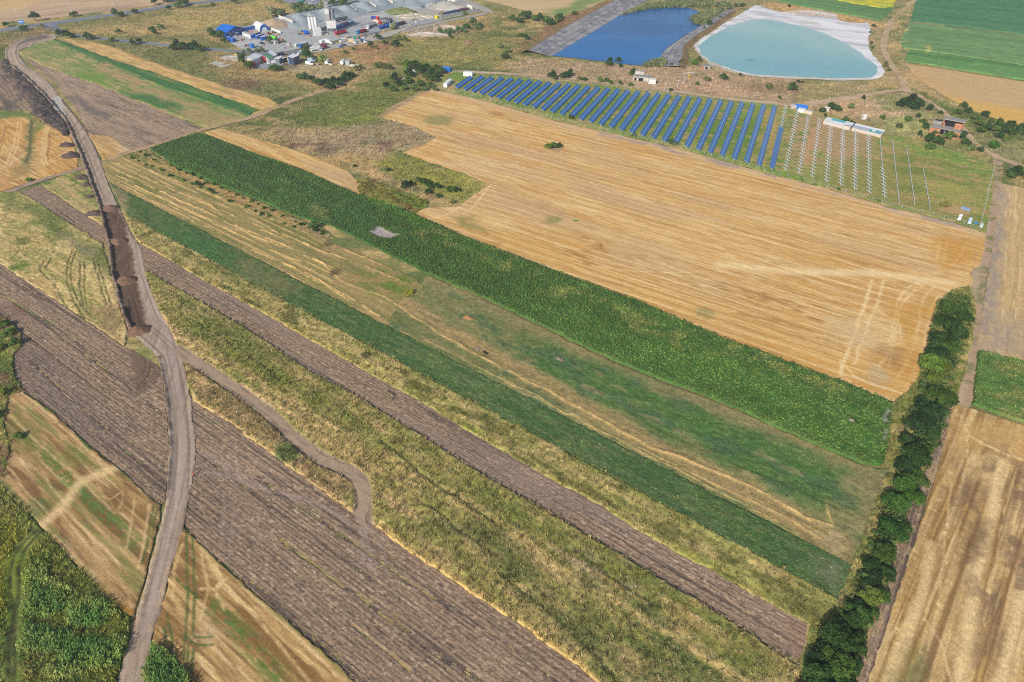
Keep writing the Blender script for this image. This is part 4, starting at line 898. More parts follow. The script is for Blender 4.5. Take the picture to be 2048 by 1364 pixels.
# ================================================================== ROADS, YARD, WATER
def road_paint(p):
    p.fill((168, 147, 126)); p.mix((188, 166, 144), .6 * sst(.48, .66, p.n(20, 1.2, 3))); p.mix((132, 114, 102), .55 * sst(.55, .7, p.n(30, .7, 7)))
    p.mix((176, 158, 144), .5 * sst(.5, .7, p.n(14, 8, 9))); p.h = .10 * p.n(12, .7, 5) + .05 * p.n(.8, .8, 4) - .04
    D = seg_dist(p.X, p.Y, smooth_line(GP(RL), 3)); ru = vn(D / .55, (p.X + p.Y) / 45.0, 3); ru2 = vn(D / .3, (p.X - p.Y) / 14.0, 5)
    p.mix((124, 105, 90), .65 * sst(.62, .8, ru)); p.mix((200, 178, 154), .5 * sst(.6, .8, vn(D / .7, (p.X + p.Y) / 30.0, 9))); p.mix((128, 110, 100), .4 * sst(.62, .8, ru2)); p.h = p.h - .12 * sst(.6, .8, ru)
    p.mix((186, 180, 170), .9 * p.poly([(98, 196), (120, 193), (130, 215), (133, 228), (118, 232), (105, 212)], 2, 2, 3))     # fresh gravel
    p.mix((104, 92, 88), .8 * p.poly([(60, 84), (100, 76), (112, 72), (80, 70), (48, 80), (32, 92)], 2, 2, 4)); p.mix((176, 152, 134), .6 * p.poly([(100, 68), (117, 67), (110, 78), (92, 84)], 2, 2, 5))
    # freshly dumped dark soil on the left half
    for px in ([(203, 414), (232, 413), (252, 445), (256, 480), (217, 484), (208, 450)], [(219, 482), (256, 478), (268, 520), (272, 554), (229, 560), (222, 520)], [(230, 562), (273, 556), (283, 600), (293, 655), (262, 662), (246, 615)]):
        s = p.poly(px, .8, .8, 2); p.mix((98, 78, 64), .97 * s); p.mix((126, 102, 84), .5 * s * sst(.5, .65, p.n(9, 1.5, 14))); p.h = p.h - .1 * s
    for px in [[(258, 600), (270, 640)], [(268, 600), (282, 648)], [(230, 430), (240, 460)]]: l = p.line(px, 1.0, .5); p.mix((70, 56, 48), .7 * l); p.h = p.h - .15 * l
    # spoil ridge along the left edge, carried on by ridges added for their shadow, a small lip on the right
    lft = [(22, 130), (60, 161), (99, 201), (132, 241), (150, 281), (168, 321), (185, 371), (200, 411), (208, 441), (215, 471), (222, 501), (227, 550), (237, 590), (246, 621), (262, 656)]
    l = p.line(lft, 2.2, .9, .6) * (.3 + 1.2 * p.n(2.5, 2.5, 6)); p.h = p.h + 1.05 * l; p.mix((84, 70, 62), .8 * l)
    lf2 = [(318, 716), (326, 750), (335, 800), (340, 860), (342, 905), (338, 960), (332, 1000)]  # added ridge, raised to throw the dark left edge of the cut
    l = p.line(lf2, 1.6, .8, .3) * (.5 + .8 * p.n(3, 3, 6)); p.h = p.h + .5 * l; p.mix((92, 80, 74), .8 * l)
    rgt = [(124, 200), (157, 240), (183, 280), (200, 320), (212, 350)]
    l = p.line(rgt, 1.3, .6, .4); p.mix((82, 70, 64), .8 * l); p.h = p.h - .25 * l
    for px in ([(330, 1020), (315, 1085), (300, 1140), (284, 1200), (268, 1262)], [(372, 1020), (362, 1085), (342, 1140), (330, 1195), (308, 1255)]):
        l = p.line(px, 2.2, 1.2, .8); p.mix((182, 152, 112), .7 * l * sst(.35, .6, p.n(2.5, 2.5, 9))); p.h = p.h + .45 * l * p.n(1.2, 1.2, 7)
    p.mix((172, 154, 142), .6 * p.line([(278, 500), (300, 580), (335, 660), (352, 740), (362, 850), (364, 920), (350, 1010), (325, 1130), (290, 1260)], 2.4, 1.2, .3))
    p.mix((122, 108, 100), .5 * p.line([(300, 560), (345, 680), (366, 780), (376, 880), (372, 940), (350, 1050), (318, 1180)], .9, .5, .3)); p.mix((122, 108, 100), .5 * p.line([(330, 680), (350, 780), (355, 880), (352, 950), (330, 1060), (300, 1180), (268, 1300)], .9, .5, .3))
RL = [(117, 68), (76, 70), (45, 77), (22, 87), (10, 100), (10, 116), (18, 132), (56, 162), (95, 202), (128, 241), (146, 281), (164, 321), (181, 371), (196, 411), (204, 441), (211, 471), (218, 501), (223, 550), (233, 590), (242, 620), (258, 660), (300, 700), (318, 720), (324, 750), (333, 800), (339, 900), (335, 960), (330, 1018), (313, 1080), (298, 1140), (282, 1200), (266, 1260), (250, 1310), (235, 1364), (222, 1405)]
RR = [(110, 79), (85, 88), (50, 96), (37, 103), (40, 115), (52, 131), (93, 160), (125, 200), (158, 240), (184, 280), (201, 320), (217, 370), (235, 410), (249, 440), (263, 470), (283, 500), (291, 550), (306, 590), (320, 620), (341, 660), (361, 700), (373, 750), (382, 800), (391, 880), (391, 910), (386, 950), (374, 1018), (363, 1080), (343, 1140), (328, 1200), (308, 1260), (298, 1310), (287, 1364), (276, 1405)]
sheet('earth_road', RL + RR[::-1], .42, road_paint, M_ROAD, heading((360, 950), (300, 1200)), .35)
def tar(base):
    def f(p): p.fill(base); p.mix((150, 150, 156), .4 * sst(.5, .7, p.n(30, 2, 3))); p.h = 0 * p.X
    return f
MAIN = [(-60, 72), (0, 61), (60, 52), (110, 45.5), (170, 37.5), (220, 30), (280, 21), (330, 13.5), (380, 7), (430, 2), (500, -7), (600, -20)]
sheet('road', None, 1.0, tar((112, 120, 134)), M_TAR, heading((0, 61), (330, 13)), 0, ground=ribbon(MAIN, 9.5), z=.06)
sheet('road', None, 1.0, tar((118, 124, 134)), M_TAR, heading((110, 60), (480, 104)), 0, ground=ribbon([(92, 48.5), (100, 52), (112, 60), (135, 68), (170, 73), (200, 77), (260, 83), (330, 90), (400, 97), (455, 101), (520, 107), (560, 109), (610, 100)], [14, 11, 7, 6.5, 6, 6, 6, 6, 6, 6, 6, 6, 6]), z=.07)
def lines(name, px, off, wid, z, dash=None):
    P = smooth_line(GP(px), 6); T = np.gradient(P, axis=0); T /= np.linalg.norm(T, axis=1)[:, None]; N = np.stack([-T[:, 1], T[:, 0]], 1)
    mb = MB()
    for i in range(len(P) - 1):
        if dash and i % 2: continue
        a, b, c, d = P[i] + N[i] * (off - wid), P[i + 1] + N[i + 1] * (off - wid), P[i + 1] + N[i + 1] * (off + wid), P[i] + N[i] * (off + wid)
        mb.add([(*a, z), (*b, z), (*c, z), (*d, z)], [(0, 1, 2, 3)])
    o = mb.build(name, plain('road_paint', (220, 220, 216), .7, .2)); tag(o, None, None, None, 'structure')
lines('road_marking', MAIN, 4.3, .12, .08); lines('road_marking', MAIN, -4.3, .12, .08); lines('road_marking', MAIN, 0, .12, .08, True)
# dirt tracks
TRK = [(-60, 408), (0, 390), (60, 368), (110, 352), (152, 340), (180, 331)]
sheet('dirt_track', None, .5, dirt, M_ROAD, 0, .5, ground=ribbon(TRK, 4.2))
TRK2 = [(203, 325), (240, 312), (279, 299), (340, 282), (406, 259), (460, 246), (500, 236), (545, 219), (590, 200), (640, 184), (670, 176), (692, 164), (706, 150), (722, 140), (750, 133), (775, 131), (800, 134)]
def dirt2(p): dirt(p); p.col += np.array([22, 14, 4]); p.mix((140, 132, 84), .8 * sst(.5, .64, p.n(6, 3, 23)))
sheet('dirt_track', None, .6, dirt2, M_ROAD, 0, .6, ground=ribbon(TRK2, [4.5, 4, 4, 4, 4.2, 4.5, 4.5, 4.5, 5, 5, 5, 5, 5, 5, 4, 4, 4]))
def dirt3(p): p.fill((184, 156, 124)); p.mix((204, 178, 146), .7 * sst(.45, .65, p.n(12, 3, 3))); p.mix((160, 130, 98), .5 * sst(.55, .7, p.n(9, 3, 8))); p.h = 0 * p.X
sheet('dirt_track', None, 1.0, dirt3, M_ROAD, 0, .8, ground=ribbon([(800, 134), (870, 140), (912, 143), (1000, 147), (1100, 154), (1200, 164), (1300, 177), (1380, 187), (1460, 198), (1560, 208.5), (1604, 210.5), (1655, 203), (1731, 190), (1785, 182), (1811, 178)], [4, 4, 5, 5, 5, 5, 5, 5, 5, 6, 8, 8, 6, 5, 5]))
sheet('dirt_track', None, 1.0, dirt3, M_ROAD, 0, .8, ground=ribbon([(1816, 186), (1811, 176), (1803, 158), (1788, 136), (1772, 112), (1767, 94), (1771, 70), (1779, 48), (1790, 36), (1802, 25), (1828, 0), (1850, -25)], [6, 5, 5, 5, 5, 5, 5, 5, 5, 5, 5, 5]))
sheet('dirt_track', None, .9, dirt3, M_ROAD, 0, .7, ground=ribbon([(1810, 180), (1845, 196), (1868, 210), (1890, 226), (1905, 242), (1925, 258), (1938, 272), (1950, 287), (1985, 310), (2020, 324), (2080, 346)], [5, 4, 4, 4, 4, 4.5, 4.5, 4.5, 5, 5.5, 6]))
# concrete yard
def yard(p):
    p.fill((170, 170, 168)); p.mix((190, 188, 180), .7 * sst(.45, .65, p.n(40, 14, 3))); p.mix((146, 146, 148), .55 * sst(.5, .68, p.n(30, 8, 6))); p.mix((176, 166, 146), .7 * p.poly([(780, 28), (960, 5), (975, 20), (870, 38), (800, 48)], 8, 8)); p.mix((150, 154, 160), .7 * p.poly([(700, 60), (720, 72), (870, 44), (900, 34), (840, 40)], 3, 3))
    p.h = 0 * p.X
sheet('concrete_yard', [(452, 79), (478, 97), (505, 105), (560, 106), (612, 95), (650, 87), (700, 74), (790, 58), (860, 47), (890, 38), (965, 23), (990, 27), (975, 16), (930, 2), (905, -14), (800, -16), (700, -2), (620, 18), (555, 34), (512, 48), (470, 60)], 1.4, yard, M_TAR, heading((560, 100), (860, 40)), .6)
sheet('asphalt_yard', [(560, -3), (575, 6), (600, 12), (650, 14), (690, 4), (720, -8), (640, -20), (560, -16)], 1.6, tar((138, 138, 148)), M_TAR, 0, .6)
sheet('gravel_yard', [(508, 134), (530, 126), (560, 116), (572, 122), (566, 130), (548, 137), (528, 139)], .9, tar((146, 150, 152)), M_TAR, 0, .5)
sheet('gravel_yard', [(612, 106), (650, 92), (700, 80), (760, 68), (800, 58), (830, 52), (800, 66), (770, 76), (730, 88), (690, 94), (640, 104)], 1.2, tar((176, 168, 154)), M_TAR, 0, .8)
sheet('lane', None, 1.0, tar((166, 160, 152)), M_TAR, 0, .5, ground=ribbon([(800, 66), (850, 54), (880, 46), (905, 40), (960, 30), (975, 22), (955, 10), (915, -4)], 5), z=.22)
def pad(p): p.fill((190, 188, 184)); p.mix((150, 150, 140), .7 * p.poly([(438, 130), (452, 127), (458, 131), (444, 134)], 1, 1)); p.h = 0 * p.X + .15
o = sheet('concrete_pad', [(420, 127.5), (434, 122), (465, 130.5), (444, 136)], .8, pad, M_TAR, 0, .2)

# ---- water
def water_mat(name, deep, rough, bump, spec=0.5):
    m, n, l, b = principled(name, rough, spec)
    b.inputs['Base Color'].default_value = (*alb(deep), 1); b.inputs['IOR'].default_value = 1.33
    geo = n.new('ShaderNodeNewGeometry')
    t = n.new('ShaderNodeTexNoise'); t.inputs['Scale'].default_value = .9; t.inputs['Detail'].default_value = 4; l.new(geo.outputs['Position'], t.inputs['Vector'])
    bp = n.new('ShaderNodeBump'); bp.inputs['Strength'].default_value = bump; bp.inputs['Distance'].default_value = .3; l.new(t.outputs['Fac'], bp.inputs['Height']); l.new(bp.outputs[0], b.inputs['Normal'])
    at = n.new('ShaderNodeAttribute'); at.attribute_name = 'col'; l.new(at.outputs['Color'], b.inputs['Base Color'])
    return m
M_W1 = water_mat('deep_water', (20, 70, 140), .2, .25, .14)
M_W2 = water_mat('milky_water', (120, 170, 180), .3, .12, .2)
def w1(p): p.fill((22, 98, 160)); p.mix((8, 66, 118), .8 * p.poly([(1180, 66), (1400, 60), (1410, 10), (1320, 10), (1240, 30)], 60, 20)); p.mix((30, 110, 170), .5 * sst(.5, .65, p.n(60, 14, 4))); p.mix((40, 60, 80), .8 * p.line([(1383, 35), (1386, 44), (1403, 51)], 8, 4)); p.h = 0 * p.X
BPOND = [(1104, 112), (1170, 73), (1238, 32), (1280, 20), (1317, 15), (1364, 13), (1389, 18), (1402, 28), (1383, 35), (1386, 44), (1403, 51), (1360, 78), (1333, 98), (1322, 110), (1322, 124), (1285, 132), (1240, 128), (1205, 123), (1150, 117)]
sheet('pond_water', BPOND, 2.5, w1, M_W1, 0, 1.0, z=.30)
def w2(p):
    p.fill((134, 174, 174)); p.mix((160, 188, 176), .8 * p.poly([(1450, 60), (1510, 40), (1640, 68), (1720, 108), (1640, 100), (1540, 70)], 30, 14)); p.mix((172, 190, 188), .7 * p.line([(1458, 53), (1503, 39), (1534, 39), (1597, 51), (1646, 66), (1696, 89), (1740, 118)], 12, 8)); p.mix((108, 164, 176), .7 * p.poly([(1440, 130), (1500, 120), (1700, 130), (1740, 150), (1560, 150)], 25, 10)); p.mix((88, 140, 150), .6 * p.blob((1502, 121), 5, .6)); p.h = 0 * p.X
TPOND = [(1395, 94), (1412, 79), (1458, 53), (1503, 39), (1534, 39), (1597, 51), (1646, 66), (1696, 89), (1722, 107), (1752, 132), (1756, 145), (1742, 156), (1686, 158), (1585, 154), (1508, 150), (1463, 140), (1422, 124), (1402, 109)]
def salt(p):
    p.fill((222, 218, 218)); p.mix((186, 184, 190), .9 * sst(.5, .64, p.n(40, 9, 3))); p.mix((196, 186, 176), .7 * sst(.6, .7, p.n(14, 5, 7))); p.mix((240, 238, 236), .6 * sst(.5, .62, p.n(20, 7, 17)))
    p.mix((188, 172, 152), .8 * p.line([(1387, 94), (1400, 112), (1420, 127), (1463, 143), (1508, 153), (1585, 157), (1686, 161), (1745, 160)], 5, 2, 1)); p.h = .12 * p.n(6, 4, 3)
sheet('salt_flat', [(1386, 94), (1400, 79), (1436, 55), (1465, 37), (1498, 18), (1508, 11), (1526, 11), (1536, 17), (1567, 25), (1590, 22), (1613, 20), (1641, 22), (1676, 28), (1673, 38), (1699, 46), (1737, 47), (1743, 54), (1741, 66), (1734, 81), (1740, 102), (1762, 129), (1770, 147), (1762, 156), (1743, 161), (1686, 162), (1585, 158), (1508, 154), (1463, 145), (1420, 129), (1397, 111)], 1.6, salt, M_SALT, heading((1500, 20), (1740, 50)), 1.5)
sheet('pond_water', TPOND, 2.5, w2, M_W2, 0, 1.2, z=.36)
# ---- concrete slab banks of the deep pond
def slab_bank(name, label, inner, outer, z0, z1, n, rows):
    """slabs laid from the water line (inner) up to the crest (outer)"""
    A = smooth_line(GP(inner, z0), 8); B = smooth_line(GP(outer, z1), 8)
    def at(P, t):
        d = np.concatenate([[0], np.cumsum(np.linalg.norm(np.diff(P, axis=0), axis=1))]); return np.array([np.interp(t * d[-1], d, P[:, 0]), np.interp(t * d[-1], d, P[:, 1])])
    root = empty(name, (*A[len(A) // 2], 0)); tag(root, label, 'embankment')
    off = np.array(root.location)
    mats = [plain('slab_concrete_%d' % i, c, .9, .1, 0, .25, .4) for i, c in enumerate(((158, 156, 158), (146, 144, 148), (170, 166, 164), (136, 136, 142)))]
    rn = random.Random(3)
    def pt(u, v, lift=0.0):
        a, b = at(A, u), at(B, u); q = a + (b - a) * v; return np.array([q[0], q[1], z0 + (z1 - z0) * v + lift]) - off
    for i in range(n):
        for r in range(rows):
            u0, u1, v0, v1 = (i + .03) / n, (i + .97) / n, (r + .03) / rows, (r + .97) / rows
            li = rn.uniform(0, .06)
            top = [pt(u0, v0, li), pt(u1, v0, li), pt(u1, v1, li), pt(u0, v1, li)]; bot = [q - np.array([0, 0, .35]) for q in top]
            MB().add(bot + top, [(0, 1, 2, 3), (4, 5, 6, 7), (0, 1, 5, 4), (1, 2, 6, 5), (2, 3, 7, 6), (3, 0, 4, 7)]).build('slab', rn.choice(mats), root)
    # earth core under the slabs, dropping to the ground behind the crest
    core = MB(); m = n * 2
    pr = []
    for i in range(m + 1):
        u = i / m; a, b = at(A, u), at(B, u); d = (b - a) / np.linalg.norm(b - a)
        c = b + d * 1.5; e = b + d * (1.5 + 2.2 * z1)
        pr.append([np.array([*a, z0 - .4]), np.array([*b, z1 - .25]), np.array([*c, z1 - .25]), np.array([*e, -.1])])
    for i in range(m):
        for k in range(3): core.add([pr[i][k] - off, pr[i + 1][k] - off, pr[i + 1][k + 1] - off, pr[i][k + 1] - off], [(0, 1, 2, 3)])
    core.build('earth_core', plain('bank_earth', (150, 124, 88), .95, .05, 0, .35, .25), root)
slab_bank('slab_embankment', 'long grey concrete slab bank along the far left shore of the deep blue pond', [(1104, 112), (1170, 73), (1238, 32), (1280, 8), (1320, -12)], [(1057, 100), (1135, 52), (1208, 12), (1240, -5), (1280, -24)], .28, 3.0, 44, 4)
slab_bank('slab_embankment', 'short grey concrete slab bank between the blue pond and the turquoise pond', [(1322, 132), (1322, 112), (1334, 97), (1362, 77), (1404, 50), (1440, 27), (1462, 17)], [(1356, 131), (1366, 108), (1366, 95), (1383, 77), (1420, 52), (1452, 30), (1470, 19)], .28, 2.0, 36, 3)

# ---- bank of dark spoil pushed up along the left of the upper road
def spoil(p):
    p.fill((82, 72, 68)); p.mix((112, 98, 90), .7 * sst(.5, .66, p.n(3, 3, 4))); p.mix((54, 48, 48), .7 * sst(.55, .7, p.n(2.4, 2.0, 9)))
    e = p.poly(SPOIL, 2.5, 1.0, 3)
    p.h = e * (2.6 * np.abs(p.n(4.5, 3.0, 14, 3) - .5) * 2 + 1.0 * p.n(1.6, 1.6, 15, 2) - .1)
SPOIL = [(13, 118), (22, 132), (58, 163), (96, 202), (128, 242), (142, 270), (128, 272), (112, 256), (92, 244), (74, 226), (66, 206), (48, 184), (28, 162), (8, 142), (2, 124)]
sheet('soil_bank', SPOIL, .55, spoil, M_ROAD, 0, 1.6, label='dark bank of spoil along the left of the upper earth road')
# ================================================================== SOWN PLANTS
rnd = random.Random(21)
M_SOWN = leaf_mat('sown_leaves', 'INSTANCER', .3)
def tuft(name, n, w, spread, h, lean=.5):
    q = []
    for i in range(n):
        a = rnd.random() * 6.283; r = rnd.random() ** .5 * spread; b = a + rnd.uniform(-.8, .8)
        x, y = r * math.cos(a), r * math.sin(a); hh = h * rnd.uniform(.55, 1.1); ww = w * rnd.uniform(.6, 1.2)
        lx, ly = math.cos(b) * lean * hh * rnd.random(), math.sin(b) * lean * hh * rnd.random()
        sx, sy = -math.sin(b + .6) * ww / 2, math.cos(b + .6) * ww / 2
        q.append(([(x - sx, y - sy, 0), (x + sx, y + sy, 0), (x + lx + sx * .4, y + ly + sy * .4, hh), (x + lx - sx * .4, y + ly - sy * .4, hh)], rnd.uniform(.72, 1.3)))
    return leaf_template(name, q, M_SOWN)
def leafy(name, n, s, spread, z0, z1, flat=.7):
    q = []
    for i in range(n):
        a = rnd.random() * 6.283; r = rnd.random() ** .5 * spread
        c = Vector((r * math.cos(a), r * math.sin(a), z1 - (z1 - z0) * (r / spread) ** 2 * rnd.uniform(.5, 1.1)))
        nrm = Vector((math.cos(a) * rnd.uniform(0, 1 - flat + .35), math.sin(a) * rnd.uniform(0, 1 - flat + .35), 1)).normalized()
        t = nrm.orthogonal().normalized(); t.rotate(Matrix.Rotation(rnd.random() * 6.283, 3, nrm)); b = nrm.cross(t)
        k = s * rnd.uniform(.7, 1.25)
        q.append(([tuple(c - t * k * .5), tuple(c + b * k * .38), tuple(c + t * k * .5), tuple(c - b * k * .38)], rnd.uniform(.7, 1.3)))
    return leaf_template(name, q, M_SOWN)
T_TUFT = [tuft('tuft_%s' % c, 11, .17, .38, .75) for c in 'abc']
T_TALL = [tuft('tall_tuft_%s' % c, 12, .2, .45, 1.25, .35) for c in 'abc']
T_LOW = [tuft('low_tuft_%s' % c, 9, .16, .35, .32, 1.0) for c in 'ab']
T_SUN = [leafy('sunflower_plant_%s' % c, 13, .42, .52, .55, 1.35) for c in 'abc']
T_HERB = [leafy('herb_%s' % c, 16, .34, .5, .1, .75, .4) for c in 'ab']
def maize(name):
    q = []
    for i in range(12):
        a = i * 2.4 + rnd.random(); z = .5 + 1.3 * i / 12; L = rnd.uniform(.6, .95); w = .11
        ox, oy = rnd.uniform(-.3, .3), rnd.uniform(-.3, .3); d = Vector((math.cos(a), math.sin(a), 0)); s = Vector((-d.y, d.x, 0)) * w
        o = Vector((ox, oy, z)); m = o + d * L * .55 + Vector((0, 0, .35)); e = o + d * L + Vector((0, 0, -.05)); br = rnd.uniform(.7, 1.3)
        q.append(([tuple(o - s * .6), tuple(o + s * .6), tuple(m + s), tuple(m - s)], br)); q.append(([tuple(m - s), tuple(m + s), tuple(e + s * .2), tuple(e - s * .2)], br * 1.1))
    return leaf_template(name, q, M_SOWN)
T_MAIZE = [maize('maize_plant_%s' % c) for c in 'abc']
M_CLOD = bpy.data.materials.new('soil_clod'); M_CLOD.use_nodes = True
_n, _l = M_CLOD.node_tree.nodes, M_CLOD.node_tree.links; _b = _n['Principled BSDF']; _b.inputs['Roughness'].default_value = 1.0; _b.inputs['Specular IOR Level'].default_value = .03
_a = _n.new('ShaderNodeAttribute'); _a.attribute_type = 'INSTANCER'; _a.attribute_name = 'tint'; _l.new(_a.outputs['Color'], _b.inputs['Base Color'])
def clod(name):
    V = [Vector(v) * rnd.uniform(.75, 1.25) for v in ((1, 0, 0), (0, 1, 0), (-1, 0, 0), (0, -1, 0), (0, 0, .9), (0, 0, -.7), (.6, .6, .5), (-.6, -.5, .5))]
    F = [(0, 6, 4), (6, 1, 4), (1, 2, 4), (2, 7, 4), (7, 3, 4), (3, 0, 4), (0, 1, 6), (2, 3, 7), (1, 0, 5), (2, 1, 5), (3, 2, 5), (0, 3, 5)]
    return bpy.data.objects.new(name, np_mesh(name, np.array([tuple(v) for v in V]), np.array(F), M_CLOD))
T_CLOD = [clod('clod_%s' % c) for c in 'abc']
def vary(c, a=.13):
    return c * (1 + (RNG.random((len(c), 1)) - .5) * 2 * a) + (RNG.random((len(c), 3)) - .5) * 10
def sow_on(name, label, px, dens, paint, ang, templ, s0, s1, z=.1, boost=1.0, keep=None, tilt=.15, extra=()):
    X, Y = rand_in(px, dens)
    p = Paint(X, Y, ang); paint(p)
    k = np.ones(len(X), bool) if keep is None else keep(p)
    P = np.stack([X, Y, z + np.maximum(p.h, 0) * .6], 1)[k]
    u = RNG.random(len(X)); lo = 0.0
    for share, c in extra:                               # some of the plants are of another kind
        m = (u >= lo) & (u < lo + share); lo += share; p.col[m] = p.col[m] * .35 + np.array(c) * .65
    return sow(name, label, P, vary(p.col[k] * boost), s0 + RNG.random(k.sum()) * (s1 - s0), templ, tilt=tilt)

# sunflowers: a dark canopy with every plant's leaves over it
SUNF = [(300, 299), (350, 282), (396, 269), (416, 273), (500, 306), (602, 341), (660, 367), (716, 391), (817, 425), (919, 471), (1020, 510), (1147, 558), (1274, 604), (1439, 676), (1528, 708), (1655, 756), (1783, 806), (1780, 856), (1770, 905), (1766, 925), (1751, 933), (1726, 929), (1630, 891), (1528, 845), (1481, 823), (1370, 779), (1231, 725), (1104, 664), (1002, 613), (855, 549), (754, 499), (700, 472), (662, 453), (589, 433), (520, 402), (432, 367), (355, 336)]
AS = heading((420, 290), (1600, 800))
def sunpaint(p):
    p.fill((68, 106, 52)); p.mix((64, 104, 62), .7 * p.poly([(290, 290), (420, 270), (700, 385), (820, 440), (700, 470), (500, 400)], 20, 10)); p.mix((80, 122, 56), .5 * sst(.5, .66, p.n(40, 12, 3)))
    p.mix((82, 126, 54), .6 * p.poly([(1300, 640), (1560, 740), (1780, 830), (1760, 920), (1500, 830), (1250, 720)], 20, 10))
    y = np.maximum(p.line([(840, 470), (960, 500), (1080, 560), (1180, 610), (1280, 640), (1370, 690), (1500, 710), (1660, 775)], 9, 4, 5), 0) * sst(.5, .6, p.n(6, 5, 9)); p.mix((130, 138, 76), .65 * y)
    p.mix((118, 130, 82), .6 * p.poly([(617, 420), (640, 412), (662, 425), (655, 445), (625, 440)], 3, 2)); p.mix((104, 130, 70), .6 * p.line([(855, 551), (1002, 616), (1231, 729), (1481, 826), (1726, 932)], 3.0, 1.5, .6))
    p.mix((80, 130, 50), .7 * p.poly([(720, 392), (760, 405), (830, 432), (880, 458), (840, 450), (740, 410)], 3, 3)); p.mix((104, 128, 78), .5 * sst(.6, .7, p.n(9, 7, 19)) * p.poly([(400, 300), (700, 400), (660, 450), (430, 360)], 8, 5))
    bare = np.maximum(p.poly([(733, 466), (745, 462), (750, 456), (757, 455), (775, 464), (806, 473), (790, 475), (775, 482)], .8, 1.2, 2), np.maximum(p.poly([(1772, 828), (1782, 830), (1776, 848), (1764, 846)], 1, 1.5), p.poly([(1766, 868), (1776, 866), (1772, 888), (1763, 880)], 1, 1.5)))
    p.bare = bare
    p.mul(.85 + .3 * p.n(5, 2.5, 29)); p.h = .95 + .3 * p.n(2.0, .9, 31)
def sunbase(p):
    sunpaint(p); b = p.bare; p.mul(.9 + 0 * p.X); p.mix((168, 156, 152), b); p.h = (p.h - .35) * (1 - b) + .03
sheet('sunflower_ground', SUNF, .5, sunbase, M_CROP, AS, .5, 'stuff')
X, Y = rand_in(SUNF, 2.7)
p = Paint(X, Y, AS); sunpaint(p); k = p.bare < .5
sow('sunflower_crop', 'dense green sunflower crop in a long strip', np.stack([X, Y, p.h - .55], 1)[k], vary(p.col[k] * 1.28 + np.array([7., 4., 2.]), .15), .5 + RNG.random(k.sum()) * .38, T_SUN)
def g2(p):
    p.fill((84, 120, 58)); p.mix((104, 132, 66), .7 * sst(.48, .66, p.n(14, 6, 3))); p.mix((132, 132, 78), .6 * sst(.58, .68, p.n(9, 5, 7))); p.mul(.85 + .3 * p.n(3, 2, 9)); p.h = .7 + .3 * p.n(2, 1.2, 4)
R2 = [(1957, 704), (2000, 714), (2080, 735), (2080, 858), (2000, 832), (1945, 811), (1948, 760)]
sheet('green_crop_ground', R2, .5, g2, M_CROP, 0, .5, 'stuff')
sow_on('green_crop', 'leafy green crop in the plot beside the field path', R2, 2.4, g2, 0, T_SUN, .5, .85, .05, 1.3)

# maize in the lower left corner
def maizepaint(p):
    mz = p.poly([(60, 1180), (110, 1120), (200, 1200), (262, 1245), (240, 1340), (120, 1364), (60, 1270)], 6, 6, 5) * sst(.36, .5, p.n(8, 3, 13)) + p.poly(CORN2, 2, 2)
    p.mz = mz; p.fill((128, 138, 66)); p.mix((146, 142, 84), .8 * sst(.48, .6, p.n(7, 5, 3, 4))); p.mix((104, 130, 54), .7 * sst(.5, .64, p.n(5, 4, 8, 4))); p.mix((64, 108, 52), mz); p.mix((150, 148, 44), .7 * p.poly([(-40, 1060), (20, 1080), (35, 1180), (20, 1240), (-40, 1240)], 5, 4))
    for px in [[(78, 1060), (45, 1090), (25, 1125), (22, 1180), (28, 1230), (20, 1300), (18, 1380)], [(84, 1064), (55, 1095), (40, 1130), (40, 1180), (32, 1230), (30, 1300), (28, 1380)]]: p.h = np.maximum(p.h, p.line(px, 2.4, .8))
    p.trk = p.h.copy(); p.h = 0 * p.h
for nm, lab, px in (('maize_crop', 'tall green maize filling the lower left corner', CORNF), ('maize_crop', 'small patch of maize on the other side of the earth road', CORN2)):
    sow_on(nm, lab, px, 2.4, maizepaint, 0, T_MAIZE, .7, 1.05, .05, 1.45, lambda p: (p.trk < .4) & (p.mz > .35))
    sow_on('maize_undergrowth', 'grassy weeds between the maize plants', px, 3.0, maizepaint, 0, T_TALL, .6, 1.15, .05, 1.35, lambda p: (p.trk < .4) & (p.mz < .5))

# weeds, tall and short
sow_on('tall_weeds', 'tall dry and green weeds between the two ploughed fields', W1, 1.8, weeds_mid, A0, T_TALL, .45, .95, -.1, 1.2, lambda p: p.trk < .35, extra=((.3, (190, 166, 116)), (.25, (84, 98, 52)), (.06, (150, 156, 120))))
sow_on('yellow_weeds', 'yellow-green weeds along the narrow alfalfa strip', W2, 1.9, weeds_y, A0, T_TALL, .4, .85, -.1, 1.18, extra=((.22, (178, 162, 98)), (.2, (98, 108, 54))))
L3P = [(-60, 404), (0, 386), (42, 384), (120, 435), (205, 487), (222, 545), (240, 615), (256, 660), (250, 692), (160, 632), (80, 580), (0, 526), (-60, 488)]
sow_on('dry_weeds', 'dry tan weeds crossed by wheel tracks left of the earth road', L3P, 1.2, weeds_l3, heading((0, 523), (240, 688)), T_TUFT, .5, .9, -.05, 1.26, extra=((.25, (198, 174, 124)), (.15, (112, 110, 66))))
sow_on('verge_weeds', 'green weeds on the left edge', [(-60, 640), (-2, 628), (14, 640), (40, 665), (44, 690), (25, 712), (30, 750), (48, 782), (18, 792), (10, 850), (22, 900), (10, 960), (-60, 932)], 1.3, left_rim, A0, T_TALL, .5, .9, 0, 1.4)
